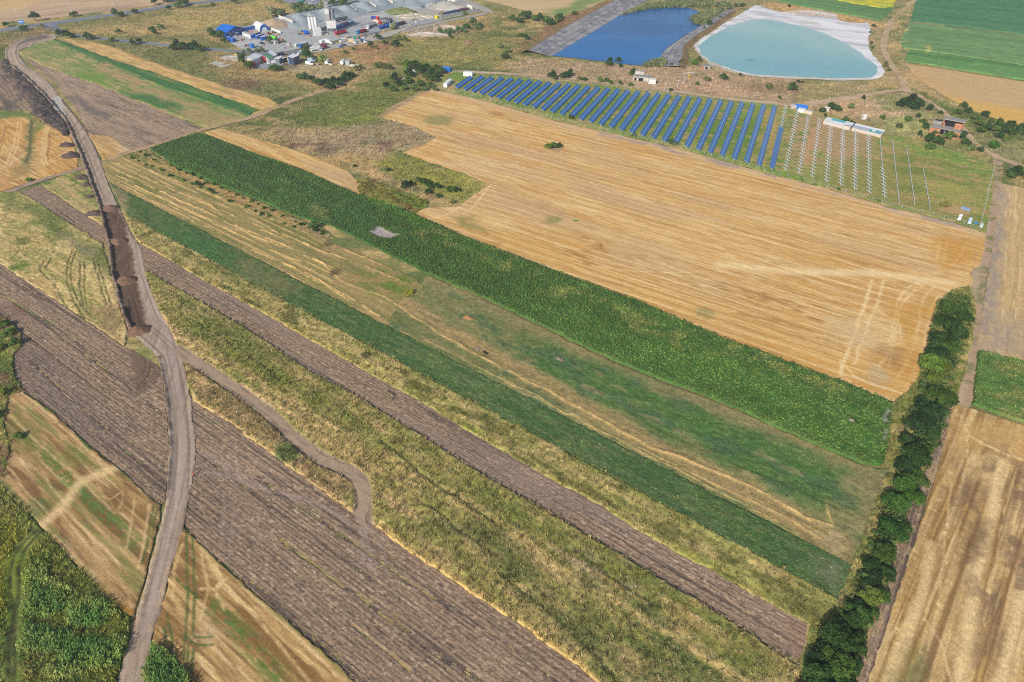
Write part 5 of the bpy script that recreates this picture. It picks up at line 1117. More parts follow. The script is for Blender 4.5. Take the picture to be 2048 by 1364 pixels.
VERGE_R = [(1935, 575), (1950, 600), (1945, 680), (1930, 745), (1905, 812), (1885, 815), (1858, 900), (1830, 985), (1795, 1080), (1755, 1205), (1720, 1310), (1690, 1405), (1590, 1405), (1605, 1320), (1620, 1250), (1650, 1255), (1676, 1200), (1703, 1132), (1722, 1090), (1742, 1030), (1780, 930), (1772, 905), (1785, 812), (1810, 788), (1834, 760), (1857, 680), (1872, 604), (1905, 580)]
sow_on('hedge_undergrowth', 'weeds and long grass under the hedge trees', VERGE_R, 1.2, verge_r, 0, T_TALL, .5, 1.1, 0, 1.2)
HEDGEP = [(1900, 592), (1938, 600), (1940, 650), (1915, 720), (1900, 760), (1900, 812), (1875, 880), (1848, 940), (1822, 1010), (1795, 1085), (1772, 1160), (1752, 1220), (1725, 1300), (1700, 1405), (1600, 1405), (1625, 1310), (1655, 1262), (1690, 1222), (1715, 1150), (1735, 1090), (1765, 1035), (1790, 950), (1805, 880), (1820, 830), (1835, 790), (1848, 730), (1862, 660), (1880, 610)]
def hedgepaint(p):
    p.fill((58, 88, 46)); p.mix((84, 108, 56), .7 * sst(.5, .62, p.n(4, 4, 3))); p.mix((46, 76, 44), .7 * sst(.52, .64, p.n(5, 5, 8)))
sow_on('hedge_shrubs', 'low leafy shrubs filling the long hedge', HEDGEP, .9, hedgepaint, 0, T_HERB, 1.3, 2.8, 0, 1.3)
sow_on('alfalfa_plants', 'low dark green alfalfa in the narrow strip', G1, 2.0, alfalfa, A0, T_HERB, .4, .75, -.1, 1.4, lambda p: p.col[:, 1] > p.col[:, 0] * 1.12)
sow_on('meadow_plants', 'patchy low green plants of the meadow', MEAD, 1.3, meadow, A0, T_HERB, .4, .7, -.12, 1.4, lambda p: p.col[:, 1] > p.col[:, 0] * 1.18)
sow_on('meadow_grass', 'short mown grass of the meadow', MEAD, .7, meadow, A0, T_LOW, .7, 1.1, 0, 1.25)
sow_on('hay_grass', 'short grass between the hay rows', HAY, .8, hayfield, A0, T_LOW, .7, 1.1, 0, 1.25)
sow_on('orchard_grass', 'grass under the young orchard trees', [(256, 311), (285, 300), (300, 302), (355, 337), (432, 368), (520, 403), (589, 434), (640, 452), (672, 476), (650, 481), (590, 459), (520, 429), (430, 391), (330, 349)], .9, orchard, A0, T_TUFT, .5, .9, 0, 1.0)
sow_on('patch_grass', 'rough grass at the end of the golden strip', [(712, 360), (736, 357), (800, 384), (857, 402), (852, 414), (830, 428), (817, 424), (760, 403), (718, 391)], 1.0, green_tri, A0, T_TALL, .6, 1.0, 0, 1.1)
sow_on('road_weeds', 'weeds beside the plough strip left of the road', [(84, 369), (152, 342), (172, 352), (200, 412), (206, 452), (150, 415)], 1.0, grass_l, A0, T_TUFT, .5, .9, -.05, 1.28)
SOLARP = [(880, 158), (905, 142), (962, 148), (1063, 158), (1190, 169), (1292, 181), (1380, 191), (1458, 201), (1560, 211), (1650, 226), (1765, 268), (1830, 278), (1900, 300), (1990, 330), (1986, 380), (1972, 468), (1909, 445), (1782, 415), (1655, 377), (1528, 344), (1380, 303), (1241, 270), (1114, 242), (962, 199), (866, 177)]
sow_on('solar_field_weeds', 'grass and weeds growing under the solar rows', SOLARP, .5, solar_ground, AW, T_TUFT, .7, 1.1, -.1, 1.2, lambda p: p.col[:, 1] > p.col[:, 0] * .92)
# open grassland: coarse tufts over the base sheet where no field lies
OPEN = [[(125, 50), (330, 20), (560, -8), (575, 20), (515, 46), (470, 58), (452, 78), (474, 97), (400, 93), (260, 78), (140, 66)], [(140, 73), (260, 87), (400, 101), (520, 112), (510, 130), (505, 140), (570, 140), (690, 130), (712, 140), (690, 164), (640, 180), (590, 197), (560, 208), (535, 193), (460, 172), (381, 148), (300, 120), (216, 89)],
        [(560, 215), (600, 200), (650, 184), (700, 168), (716, 148), (775, 136), (890, 150), (860, 176), (820, 193), (784, 211), (756, 231), (832, 256), (868, 278), (805, 303), (860, 327), (927, 348), (976, 370), (948, 388), (918, 412), (860, 400), (800, 383), (736, 356), (695, 339), (640, 316), (578, 294), (500, 272), (445, 256), (500, 240)],
        [(640, 106), (690, 96), (770, 78), (830, 56), (900, 45), (965, 32), (1000, 10), (1075, 30), (1115, 36), (1200, 8), (1050, 95), (1080, 114), (1200, 127), (1330, 136), (1400, 115), (1500, 155), (1680, 164), (1780, 165), (1800, 178), (1700, 190), (1600, 207), (1500, 198), (1300, 172), (1100, 151), (900, 138), (780, 130), (640, 122)],
        [(1610, 214), (1800, 184), (1870, 215), (1925, 262), (1985, 315), (1975, 400), (1985, 330), (1900, 298), (1760, 264), (1650, 224)], [(1815, 178), (1850, 168), (1950, 226), (2075, 270), (2075, 340), (1985, 306), (1930, 256), (1880, 215)], [(1812, -5), (1830, -5), (1800, 80), (1810, 125), (1845, 165), (1812, 170), (1775, 110), (1785, 40)], [(1990, 330), (2075, 350), (2075, 380), (2000, 364)], [(-60, 76), (60, 57), (105, 55), (112, 66), (40, 76), (8, 98), (10, 118), (-60, 128)], [(1500, 8), (1526, 2), (1660, 26), (1762, 45), (1780, 50), (1745, 62), (1735, 46), (1670, 38), (1560, 26)], [(1330, 130), (1398, 112), (1386, 92), (1465, 35), (1500, 12), (1470, 20), (1384, 80), (1368, 108)], [(1230, 30), (1300, 2), (1420, -8), (1450, 16), (1404, 45), (1386, 40), (1402, 26), (1360, 11), (1300, 17)]]
for i, px in enumerate(OPEN):
    d = .16 if i < 4 else .2
    sow_on('grassland', 'rough dry and green grass covering the open land', px, d * 2.6, rough, 0, T_TUFT, .8, 1.5, -.15, 1.2, tilt=.1)

# clods on the ploughed land, straw and weeds standing in the near stubble
for lab, px, d, pt, an in (('loose soil clods on the ploughed field left of the road', plough_l, 1.7, plough_big, PL), ('loose soil clods on the ploughed field right of the road', plough_r, 1.9, plough_big, PL), ('loose soil clods on the long ploughed strip', P1, 1.7, plough_p1, heading((400, 555), (1520, 1190)))):
    X, Y = rand_in(px, d); p = Paint(X, Y, an); pt(p)
    sow('soil_clods', lab, np.stack([X, Y, p.h + .05], 1), vary(p.col * 1.0, .2), (.07 + .12 * RNG.random(len(X)) ** 2), T_CLOD, tilt=.5)
for lab, px, d, pt, an in (('short straw and weeds in the lower left stubble', CORNER, 2.2, corner, 0), ('short straw and weeds in the stubble right of the earth road', [(366, 1052), (396, 1083), (470, 1151), (520, 1194), (620, 1281), (712, 1365), (745, 1402), (395, 1402), (388, 1362), (330, 1300), (308, 1290), (318, 1230), (340, 1150), (358, 1085)], 2.4, corner2, 0), ('short straw in the big stubble field at the right edge', [(1905, 812), (1925, 812), (2000, 835), (2080, 862), (2080, 1405), (1730, 1405), (1745, 1340), (1780, 1230), (1820, 1110), (1855, 1010), (1885, 900)], 2.2, right_b, AR)):
    an = an or heading((46, 783), (292, 989))
    X, Y = rand_in(px, d); p = Paint(X, Y, an); pt(p)
    sow('stubble_straw', lab, np.stack([X, Y, p.h * .5], 1), vary(p.col * 1.16, .36), .35 + .35 * RNG.random(len(X)), T_LOW, tilt=.3)
# ================================================================== TREES AND BUSHES
M_LEAF = leaf_mat('tree_leaves', 'OBJECT', .22)
M_BARK = plain('bark', (96, 80, 64), .95, .05, 0, .3, 3)
def crown_mesh(name, n, leaf, lobes, seed, tall=1.0, base=.25):
    """leaf clumps spread through the volume of several uneven lobes; unit radius, height about 2*tall"""
    r = np.random.default_rng(seed)
    V = []; C = []
    L = []
    for i in range(lobes):
        a = 6.283 * i / lobes + r.random() * 1.6; d = r.uniform(.2, .8) if i else 0.0
        L.append((d * math.cos(a), d * math.sin(a), (base + r.uniform(.45, 1.05) * (.8 if i else 1.1)) * tall, r.uniform(.22, .56), r.uniform(.74, 1.26)))
    tot = sum(l[3] ** 2 for l in L)
    for (cx, cy, cz, rad, br) in L:
        m = int(n * rad ** 2 / tot)
        u = r.normal(size=(m, 3)); u /= np.linalg.norm(u, axis=1)[:, None]; u[:, 2] = np.where(u[:, 2] < -.45, -u[:, 2], u[:, 2])
        rr = rad * (.55 + .5 * r.random((m, 1)) ** .5) * (1 + .25 * (fbm(u[:, :1] * 2 + seed, u[:, 1:2] * 2 + u[:, 2:3], 2, 3) - .5) * 2)
        c = np.array([cx, cy, cz]) + u * rr * np.array([1, 1, tall * .95])
        nrm = u + r.normal(scale=.55, size=(m, 3)); nrm[:, 2] += .35; nrm /= np.linalg.norm(nrm, axis=1)[:, None]
        t = np.cross(nrm, r.normal(size=(m, 3))); t /= np.linalg.norm(t, axis=1)[:, None]; b = np.cross(nrm, t)
        s = leaf * r.uniform(.6, 1.3, (m, 1))
        q = np.stack([c - t * s * .6, c + b * s * .42, c + t * s * .6, c - b * s * .42], 1)
        V.append(q.reshape(-1, 3))
        v = br * r.uniform(.68, 1.32, (m, 1)) * np.array([[1, 1, 1]]) * (1 + r.normal(scale=.06, size=(m, 3)))
        C.append(np.repeat(v, 4, 0))
    V = np.concatenate(V); C = np.clip(np.concatenate(C), .2, 2.2)
    F = np.arange(len(V)).reshape(-1, 4)
    return np_mesh(name, V, F, M_LEAF, var=C)
def trunk_mesh(name, seed, tall=1.0):
    r = random.Random(seed); mb = MB()
    mb.tube((0, 0, -.1), (.02, .01, .55 * tall), .07, .05, 6)
    for i in range(5):
        a = i * 1.3 + r.random(); z = (.35 + .1 * i) * tall
        mb.tube((.01, .01, z), (.5 * math.cos(a), .5 * math.sin(a), z + .45 * tall), .035, .012, 5)
    me = bpy.data.meshes.new(name); me.from_pydata(mb.v, [], mb.f); me.materials.append(M_BARK)
    return me
CROWN_BIG = [crown_mesh('crown_big', 3000, .125, 14, s, t) for s, t in ((1, 1.0), (2, .85), (3, 1.15), (4, .95))]
CROWN_MID = [crown_mesh('crown_mid', 900, .19, 9, s, t) for s, t in ((11, 1.0), (12, .8), (13, 1.1))]
CROWN_SMALL = [crown_mesh('crown_small', 260, .34, 5, s, t, .05) for s, t in ((21, .85), (22, .7), (23, 1.0))]
CROWN_TALL = [crown_mesh('crown_tall', 900, .26, 8, 31, 3.2, .1)]
TRUNK = [trunk_mesh('trunk', s) for s in (1, 2)]
_tn = [0]
def tree(name, label, px, r, kind='mid', rgb=(58, 92, 46), hs=1.0, cat='tree', group=None, z=0.0):
    _tn[0] += 1; i = _tn[0]
    pool = {'big': CROWN_BIG, 'mid': CROWN_MID, 'small': CROWN_SMALL, 'tall': CROWN_TALL}[kind]
    g = G(*px)
    root = empty(name, (g.x, g.y, z), random.random() * 6.283); tag(root, label, cat, group)
    s = (r, r * random.uniform(.9, 1.1), r * hs)
    c = put('crown', pool[i % len(pool)], root); c.scale = s
    f = random.uniform(1.2, 1.55) if kind == 'big' else random.uniform(1.35, 1.8); lum = sum(rgb) / 3; c.color = (*[v * f for v in alb(tuple((v * .82 + lum * .18) * k for v, k in zip(rgb, (1.08, 1.0, .84))))], 1)
    t = put('trunk', TRUNK[i % 2], root); t.scale = (r * (.9 if kind != 'tall' else .6), r * (.9 if kind != 'tall' else .6), r * hs * .9)
    return root
ORD = ['first', 'second', 'third', 'fourth', 'fifth', 'sixth', 'seventh', 'eighth', 'ninth', 'tenth', 'eleventh', 'twelfth', 'thirteenth', 'fourteenth', 'fifteenth', 'sixteenth', 'seventeenth', 'eighteenth', 'nineteenth', 'twentieth', 'twenty-first', 'twenty-second', 'twenty-third', 'twenty-fourth', 'twenty-fifth', 'twenty-sixth', 'twenty-seventh', 'twenty-eighth', 'twenty-ninth', 'thirtieth', 'thirty-first', 'thirty-second', 'thirty-third', 'thirty-fourth', 'thirty-fifth', 'thirty-sixth', 'thirty-seventh', 'thirty-eighth', 'thirty-ninth', 'fortieth']
D1, D2, D3, LG = (48, 80, 42), (62, 94, 44), (42, 70, 44), (78, 114, 46)
# hedge along the right, from the far end to the near end
HEDGE = [(1905, 625, 3.6, D2), (1922, 640, 2.6, D1), (1890, 652, 3.4, D1), (1912, 672, 3.0, D1), (1880, 690, 3.6, D1), (1902, 704, 2.6, D2), (1868, 715, 3.0, D1), (1858, 738, 3.6, LG), (1884, 742, 2.4, (90, 112, 46)), (1866, 762, 2.2, (84, 110, 48)), (1872, 800, 3.4, D2), (1846, 812, 2.4, D1), (1893, 806, 2.0, D1), (1858, 836, 3.2, D3), (1838, 858, 3.2, D3), (1862, 872, 2.2, D1), (1822, 886, 2.6, D1), (1850, 905, 2.0, D2), (1830, 922, 3.0, D1), (1808, 935, 2.4, D3), (1822, 962, 2.8, D2), (1800, 978, 2.6, (60, 100, 42)), (1818, 1000, 2.2, (60, 102, 42)), (1790, 1012, 2.6, (54, 94, 42)),
         (1782, 1062, 2.9, (52, 94, 44)), (1765, 1110, 2.4, D2), (1742, 1130, 1.8, D1), (1768, 1150, 1.8, D1), (1745, 1165, 2.2, D3), (1738, 1195, 2.2, (96, 122, 56)), (1758, 1190, 1.6, D2), (1712, 1232, 2.6, D1), (1730, 1222, 1.6, D2), (1700, 1250, 1.8, D1), (1668, 1290, 3.0, D1), (1700, 1290, 2.4, D1), (1640, 1318, 2.6, D3), (1674, 1336, 2.8, D2), (1700, 1330, 2.0, D1), (1625, 1362, 2.8, D1)]
for i, (x, y, r, c) in enumerate(HEDGE):
    adj = 'yellow-green' if c[0] > 76 else 'bright green' if c[1] > 96 else 'dark green'
    tree('hedge_tree', '%s leafy tree, %s counting down the long hedge from its far end' % (adj, ORD[i]), (x + random.uniform(-3, 3), y + 4), r * 1.32, 'big', c, random.uniform(.75, .95), 'tree', 'trees of the long hedge')
for i, (x, y, r) in enumerate([(1655, 1385, 2.8), (1688, 1378, 2.4), (1612, 1395, 2.6), (1640, 1405, 2.4)]):
    tree('hedge_tree', ('dark green hedge tree cut off by the picture edge, beside the plough strip', 'dark green hedge tree cut off by the bottom edge, second from the plough strip', 'half-hidden dark hedge tree at the bottom edge beside the weeds', 'lowest dark hedge tree at the very bottom edge')[i], (x, y), r, 'big', D1, 1.0, 'tree', 'trees of the long hedge at the picture edge')

# bushes in the rough corner by the wheat
for lab, x, y, r, c in [('small lone bush in the yellow weeds above the bush clump', 776, 342, 1.6, D1), ('tiny lone bush left of the rough clump', 710, 333, 1.3, D2), ('dark bush at the left of the rough clump', 812, 376, 2.6, D3), ('low dark bush in front of the rough clump', 820, 372, 2.2, D3), ('rounded bush in the middle of the rough clump', 845, 366, 2.4, D1), ('tall bush in the middle of the rough clump', 860, 376, 2.6, D1), ('dark bush below the middle of the rough clump', 855, 388, 2.2, D3), ('slim bush leaning at the front of the rough clump', 880, 395, 1.8, D2), ('bush right of the middle of the rough clump', 876, 378, 2.2, D1), ('round bush at the right of the rough clump', 898, 384, 2.6, D2), ('broad bush at the right end of the rough clump', 912, 382, 2.4, D1), ('small bush at the lower corner of the rough clump', 905, 408, 1.6, (92, 110, 60)), ('olive bush behind the rough clump', 835, 362, 1.8, (78, 92, 50))]:
    tree('bush', lab, (x, y), r, 'mid', c, .8, 'bush', 'bushes of the rough clump beside the wheat')
for lab, x, y, r, c in [('left lobe of the lone bush island in the wheat', 1096, 297, 2.6, (84, 116, 48)), ('middle bush of the lone island in the wheat', 1106, 298, 2.8, (72, 108, 46)), ('right dark bush of the lone island in the wheat', 1117, 296, 2.6, D1)]:
    tree('bush', lab, (x, y), r, 'mid', c, .75, 'bush')
tree('bush', 'tiny bright green weed bush alone in the wheat stubble', (1150, 443), 1.3, 'small', (104, 150, 50), .5, 'bush')
# young orchard trees between the hay and the sunflowers
rr = random.Random(4)
n = 0
for row, (a, b, cnt) in enumerate([((282, 308), (650, 470), 26), ((262, 318), (585, 455), 22)]):
    for i in range(cnt):
        t = (i + rr.uniform(-.25, .25)) / (cnt - 1); x = a[0] + (b[0] - a[0]) * t; y = a[1] + (b[1] - a[1]) * t + rr.uniform(-2, 2)
        if rr.random() < .18: continue
        tree('orchard_sapling', '%s young fruit tree counting from the track in the orchard row nearer the %s' % (ORD[i], ('sunflowers', 'hay')[row]), (x, y), rr.uniform(.8, 1.5), 'small', rr.choice([D2, (72, 108, 50), D1]), 1.1, 'tree', 'young trees of the orchard strip')
tree('bush', 'broad blue-green tree at the end of the orchard strip', (628, 458), 2.6, 'mid', (66, 98, 62), .8, 'tree'); tree('bush', 'dark round tree beside the orchard row', (396, 372), 1.8, 'mid', D1, 1.1, 'tree')
tree('bush', 'yellow-green bush at the tip of the hay field', (818, 590), 2.0, 'mid', (128, 140, 50), .7, 'bush'); tree('bush', 'small green bush on the corner of the gold stubble', (60, 362), 2.4, 'small', (84, 126, 46), .6, 'bush')
# thickets further back: (label, place word, list)
def clump(what, group, pts, kind='mid', cat='bush', hs=.9, name='bush'):
    for i, (x, y, r, c) in enumerate(pts):
        tree(name, '%s bush, %s from left %s' % ('dark green' if c in (D1, D3) else 'bright green' if c == LG else 'leafy green', ORD[i], what), (x, y), r, kind, c, hs, cat, group)
clump('in the overgrown garden', 'garden trees', [(772, 176, 3, D3), (786, 182, 3.2, (72, 104, 66)), (790, 163, 3.6, D3), (797, 172, 3.4, D1), (806, 180, 3, (72, 104, 66)), (814, 140, 4.2, (84, 122, 48)), (818, 168, 3.6, D2), (822, 152, 4, D1), (828, 184, 3, (78, 110, 70)), (832, 138, 4.4, D1), (838, 172, 3.6, (72, 100, 52)), (842, 150, 4.2, D3), (848, 182, 2.6, (78, 110, 70)), (852, 142, 4, D1), (855, 162, 3.6, (70, 98, 54)), (860, 176, 3, (84, 108, 66)), (864, 150, 4, D1), (868, 165, 3.4, D2), (873, 143, 3.6, D1), (877, 156, 3.4, D1), (882, 148, 3, D2), (870, 182, 2.4, (84, 112, 70))])
clump('of the track bend thicket', 'thicket at the bend of the track', [(598, 158, 3.2, (64, 96, 60)), (610, 160, 3, (64, 96, 60)), (622, 163, 3.2, D1), (636, 168, 3, (64, 96, 60)), (646, 176, 3.2, D3), (652, 168, 3, D1), (660, 178, 3.4, D1), (668, 170, 3.4, D3), (676, 172, 3.2, D1), (684, 166, 3.4, D1), (692, 160, 3.4, D1), (699, 156, 3.2, D2), (706, 153, 2.8, D1)])
clump('on the track end bank', 'hedge bank at the track', [(713, 142, 2.4, (96, 108, 66)), (722, 138, 2.4, (96, 108, 66)), (753, 136, 3.4, D2), (762, 137, 2.8, (86, 100, 58)), (772, 137, 2.8, (86, 100, 58)), (782, 138, 2.6, (86, 100, 58))])
clump('of the scrub above the rubble', 'scrub above the rubble', [(880, 67, 3, (74, 112, 64)), (892, 68, 3, (74, 112, 64)), (904, 66, 3.4, (74, 112, 70)), (916, 66, 3.2, (66, 106, 66)), (926, 65, 3.4, (74, 112, 70)), (936, 58, 3.8, D2), (946, 52, 4, (66, 106, 66)), (952, 60, 3.6, (74, 112, 70)), (962, 55, 3.4, D2), (900, 76, 2.4, D1)])
clump('in the row below the tan field', 'bush row below the tan field', [(1026, 42, 4, D2), (1036, 46, 4, D1), (1046, 40, 4.4, D2), (1058, 36, 4.6, D1), (1068, 42, 4.2, (72, 104, 56)), (1080, 44, 4.4, D1), (1092, 46, 4.6, (72, 104, 56)), (1104, 50, 4.4, D1), (1116, 44, 4, D2), (1122, 38, 3.6, D1), (1150, 30, 3, D2)])
clump('beside the solar farm fence', 'bushes along the solar fence', [(1106, 158, 3.4, D1), (1098, 155, 2.4, D1), (1132, 157, 3.6, D1), (1140, 152, 3, D1), (1158, 160, 2.2, (84, 100, 60)), (1168, 161, 2, D1), (1200, 165, 2.4, LG), (1212, 164, 2.2, D2), (1222, 167, 2, LG), (1240, 170, 1.8, D2), (1262, 173, 2, LG)])
clump('on the bank of the blue pond', 'bushes on the pond bank', [(1007, 118, 3.6, D1), (1000, 98, 3, (96, 124, 84)), (1014, 106, 3.4, (96, 124, 84)), (1042, 74, 2.6, D2), (1052, 81, 3, D1), (1216, 132, 3.2, D1), (1222, 122, 2.2, D1), (1237, 126, 2.6, D1), (1240, 135, 2.2, D1), (1345, 132, 1.8, D1), (1360, 129, 2, D2), (1366, 123, 1.6, D1), (1390, 128, 3.2, (84, 126, 48)), (1398, 124, 2.4, D2)])
clump('between the two ponds', 'bushes between the ponds', [(1420, 52, 3.4, D1), (1442, 38, 2.2, D2), (1408, 60, 1.8, D1), (1434, 16, 4, (96, 120, 92)), (1448, 14, 5, (104, 126, 100)), (1456, 20, 4, (96, 120, 92)), (1470, 14, 2.6, D1), (1485, 14, 2.8, D1), (1370, 3, 4, D1), (1385, 0, 4, D3)])
clump('on the brown slope', 'bushes on the brown slope', [(1412, 162, 2.6, (84, 104, 60)), (1446, 161, 3, D1), (1394, 170, 2, LG), (1340, 182, 1.6, D1), (1266, 151, 3, D1), (1480, 151, 1.4, D1), (1540, 178, 3, (96, 110, 70)), (1584, 182, 3.4, D1), (1595, 166, 1.8, D1), (1603, 166, 1.4, D1), (1558, 199, 1.6, D2), (1740, 66, 1.2, D3), (1747, 54, 2.2, D1), (1742, 88, 1.4, D3), (1746, 97, 1.4, D2), (1579, 14, 2, D1), (1770, 134, 2.4, (92, 112, 66)), (1776, 142, 2, (92, 112, 66))])
clump('near the shed with teal roofing', 'bushes near the teal shed', [(1642, 224, 2.6, D1), (1660, 220, 3, D1), (1668, 220, 3, D1), (1674, 223, 2.4, D1), (1689, 246, 2.4, (72, 104, 62)), (1701, 252, 2.6, D1), (1742, 262, 2.2, (72, 104, 62)), (1726, 199, 1.8, D3), (1703, 217, 2.4, (84, 118, 74)), (1766, 238, 2, LG), (1650, 233, 1.2, D1)])
clump('around the ruined brick house', 'bushes around the brick ruin', [(1800, 215, 3.4, D3), (1810, 210, 4, D3), (1822, 208, 4, D3), (1834, 212, 4, D3), (1828, 218, 3.8, D1), (1857, 222, 2.8, D3), (1880, 228, 1.8, D1), (1818, 243, 2.6, LG), (1835, 236, 1.8, D1), (1846, 248, 2.4, D2), (1800, 256, 2.4, (84, 100, 66)), (1838, 272, 2, D1), (1852, 258, 2.6, D1), (1866, 268, 2.6, D2), (1856, 285, 3.4, D1), (1872, 288, 3.8, D1), (1862, 300, 3, (70, 104, 54)), (1892, 280, 3, LG), (1900, 276, 3.2, D2), (1908, 276, 2.6, D2), (1918, 278, 3, D1), (1925, 272, 2.4, D1), (1932, 288, 2.8, D2), (1940, 302, 2.4, (86, 112, 74)), (1960, 304, 2.4, D1), (1990, 296, 3.2, (66, 118, 40)), (1996, 278, 2.8, D1), (2010, 283, 1.8, (76, 108, 60))])
clump('in the thicket beyond the brick ruin', 'thicket beyond the brick ruin', [(1912, 228, 2.8, D2), (1925, 217, 2.6, D1), (1936, 226, 2.8, D1), (1945, 238, 2.8, (76, 104, 52)), (1955, 252, 3, (76, 104, 52)), (1968, 234, 3, D1), (1958, 264, 3, D2), (1972, 262, 3, D1), (1980, 246, 2.4, (84, 100, 58)), (1985, 262, 3.2, (76, 104, 52)), (1996, 254, 3, D2), (1998, 244, 2, D1), (2008, 260, 3.2, D1), (2012, 268, 3.2, D1), (2022, 256, 3.4, D1), (2026, 270, 3, D2), (2038, 264, 3.2, D1), (2048, 272, 3, D1)])
clump('by the corner below the dirt track', 'bushes at the right corner', [(2020, 354, 3, D2), (2030, 352, 3.4, D1), (2044, 350, 3.4, (96, 126, 56)), (2056, 358, 3, D2)])
clump('along the side road', 'bushes along the side road', [(120, 72, 3.2, D1), (130, 72, 3.4, D1), (143, 75, 3.8, D1), (176, 79, 3.4, D1), (183, 79, 3.2, D1), (226, 84, 3, (84, 104, 66)), (266, 91, 3, D1), (279, 87, 3, D1), (345, 100, 3.6, D1), (356, 98, 4.2, D3), (368, 100, 4.4, D1), (380, 100, 4.2, D3), (392, 102, 4.4, D1), (403, 103, 3.8, D2)])
clump('along the main road', 'bushes along the main road', [(46, 62, 3.6, D1), (72, 42, 4.4, D1), (12, 54, 3, D3), (150, 33, 3.4, D1), (232, 34, 4.2, (78, 104, 72)), (246, 33, 3.2, D2), (268, 27, 3.4, D1), (310, 10, 4, D1), (338, 20, 3, D1), (352, 16, 4, (72, 104, 60)), (363, 14, 4.6, (72, 104, 60)), (372, 10, 3.4, D2), (334, 4, 5, D1), (346, 3, 5, D1), (240, 68, 3, D2), (305, 62, 3, D2), (310, 70, 2.6, D1), (320, 58, 3, (84, 110, 66)), (425, 12, 2.6, (84, 110, 66)), (470, 8, 3.4, D2), (85, 55, 2.2, (92, 108, 64))])
clump('around the concrete yard', 'bushes around the yard', [(432, 74, 4, D1), (442, 80, 4.4, (72, 100, 60)), (450, 86, 3, D1), (424, 66, 3.6, (80, 104, 72)), (545, 35, 5, (122, 140, 116)), (553, 33, 5, (84, 112, 80)), (560, 30, 4.6, (84, 112, 80)), (590, 26, 5, (96, 124, 88)), (600, 22, 6, (84, 116, 76)), (606, 24, 4.6, (104, 128, 100)), (616, 23, 4.6, (116, 138, 112)), (626, 22, 4.6, (104, 128, 100)), (637, 20, 4.6, (116, 138, 112)), (646, 17, 4, (104, 128, 100)), (668, 12, 4.6, D2), (682, 11, 5.4, D2), (694, 8, 4.4, (116, 138, 112)), (704, 5, 4.4, (104, 128, 100)), (785, 58, 3.6, (128, 146, 116)), (790, 54, 2.6, (120, 140, 110)), (755, 79, 3.4, D1), (610, 96, 3, (84, 110, 76)), (540, 88, 3.6, (72, 100, 56)), (928, 30, 2.6, (92, 128, 62)), (800, 80, 3.2, (96, 118, 66)), (810, 84, 3, (84, 110, 60)), (794, 94, 4, D3), (770, 88, 2.6, D2), (742, 96, 3, D1), (708, 100, 1.6, D2), (692, 107, 2.2, (84, 100, 58)), (752, 100, 2, (96, 110, 62))])
tree('poplar', 'slim tall poplar at the corner of the small vehicle yard', (489, 137), 3.0, 'tall', (66, 92, 52), .95, 'tree')
tree('tree', 'bushy tree in front of the poplar by the yellow container', (495, 138), 3.6, 'mid', D2, 1.2, 'tree')
tree('tree', 'big round green tree beside the white vans', (614, 121), 5.2, 'mid', (52, 92, 52), 1.0, 'tree'); tree('tree', 'pale green round tree among the parked vans', (645, 124), 3.8, 'mid', (104, 136, 76), .9, 'tree')
tree('tree', 'round green bush in front of the gravel court', (549, 143), 3.6, 'mid', (62, 104, 48), 1.0, 'tree'); tree('tree', 'low dark bush right of the round bush on the gravel court', (558, 143), 3.0, 'mid', D1, .7, 'bush')
clump('beside the small sheds', 'small trees beside the sheds', [(499, 105, 2.6, (84, 108, 72)), (515, 104, 2.4, (96, 116, 78)), (524, 105, 2.6, (84, 108, 72))])
# weed bushes along the solar field's lower fence
clump('along the lower solar fence', 'weed bushes on the lower fence', [(1143, 238, 2.4, D2), (1268, 274, 2, D1), (1342, 288, 2.8, D1), (1350, 292, 2.2, (84, 112, 56)), (1545, 345, 1.8, (84, 126, 46)), (1568, 352, 1.8, (96, 138, 46)), (1588, 359, 1.8, (96, 138, 46)), (1606, 362, 1.3, (84, 126, 46)), (1630, 371, 1.1, LG), (1675, 381, 1.6, LG), (1758, 404, 1.4, LG), (1890, 415, 2.8, (112, 118, 72))], 'small')
clump('at the left end of the big plough', 'bushes on the left edge', [(8, 655, 2.2, D2), (22, 672, 2.2, (84, 120, 54)), (34, 690, 1.8, D2), (6, 700, 2, (96, 118, 60)), (4, 830, 1.6, D2), (12, 790, 1.6, (96, 118, 60)), (40, 875, 1.6, (84, 120, 54))])
# reeds round the deep pond
X, Y = rand_in([(1238, 33), (1290, 12), (1400, -6), (1436, 12), (1400, 16), (1330, 16), (1280, 22)], .5); X2, Y2 = rand_in([(1384, 36), (1412, 26), (1445, 18), (1436, 30), (1404, 52), (1388, 46)], .8); X3, Y3 = rand_in([(1285, 134), (1300, 127), (1322, 120), (1332, 124), (1328, 134)], .8)
P = np.concatenate([np.stack([X, Y], 1), np.stack([X2, Y2], 1), np.stack([X3, Y3], 1)])
sow('reeds', 'pale green reeds on the shore of the deep blue pond', P, vary(np.tile(np.array([[126, 150, 108.]]), (len(P), 1)), .25), 1.6 + RNG.random(len(P)) * 1.2, T_TALL)
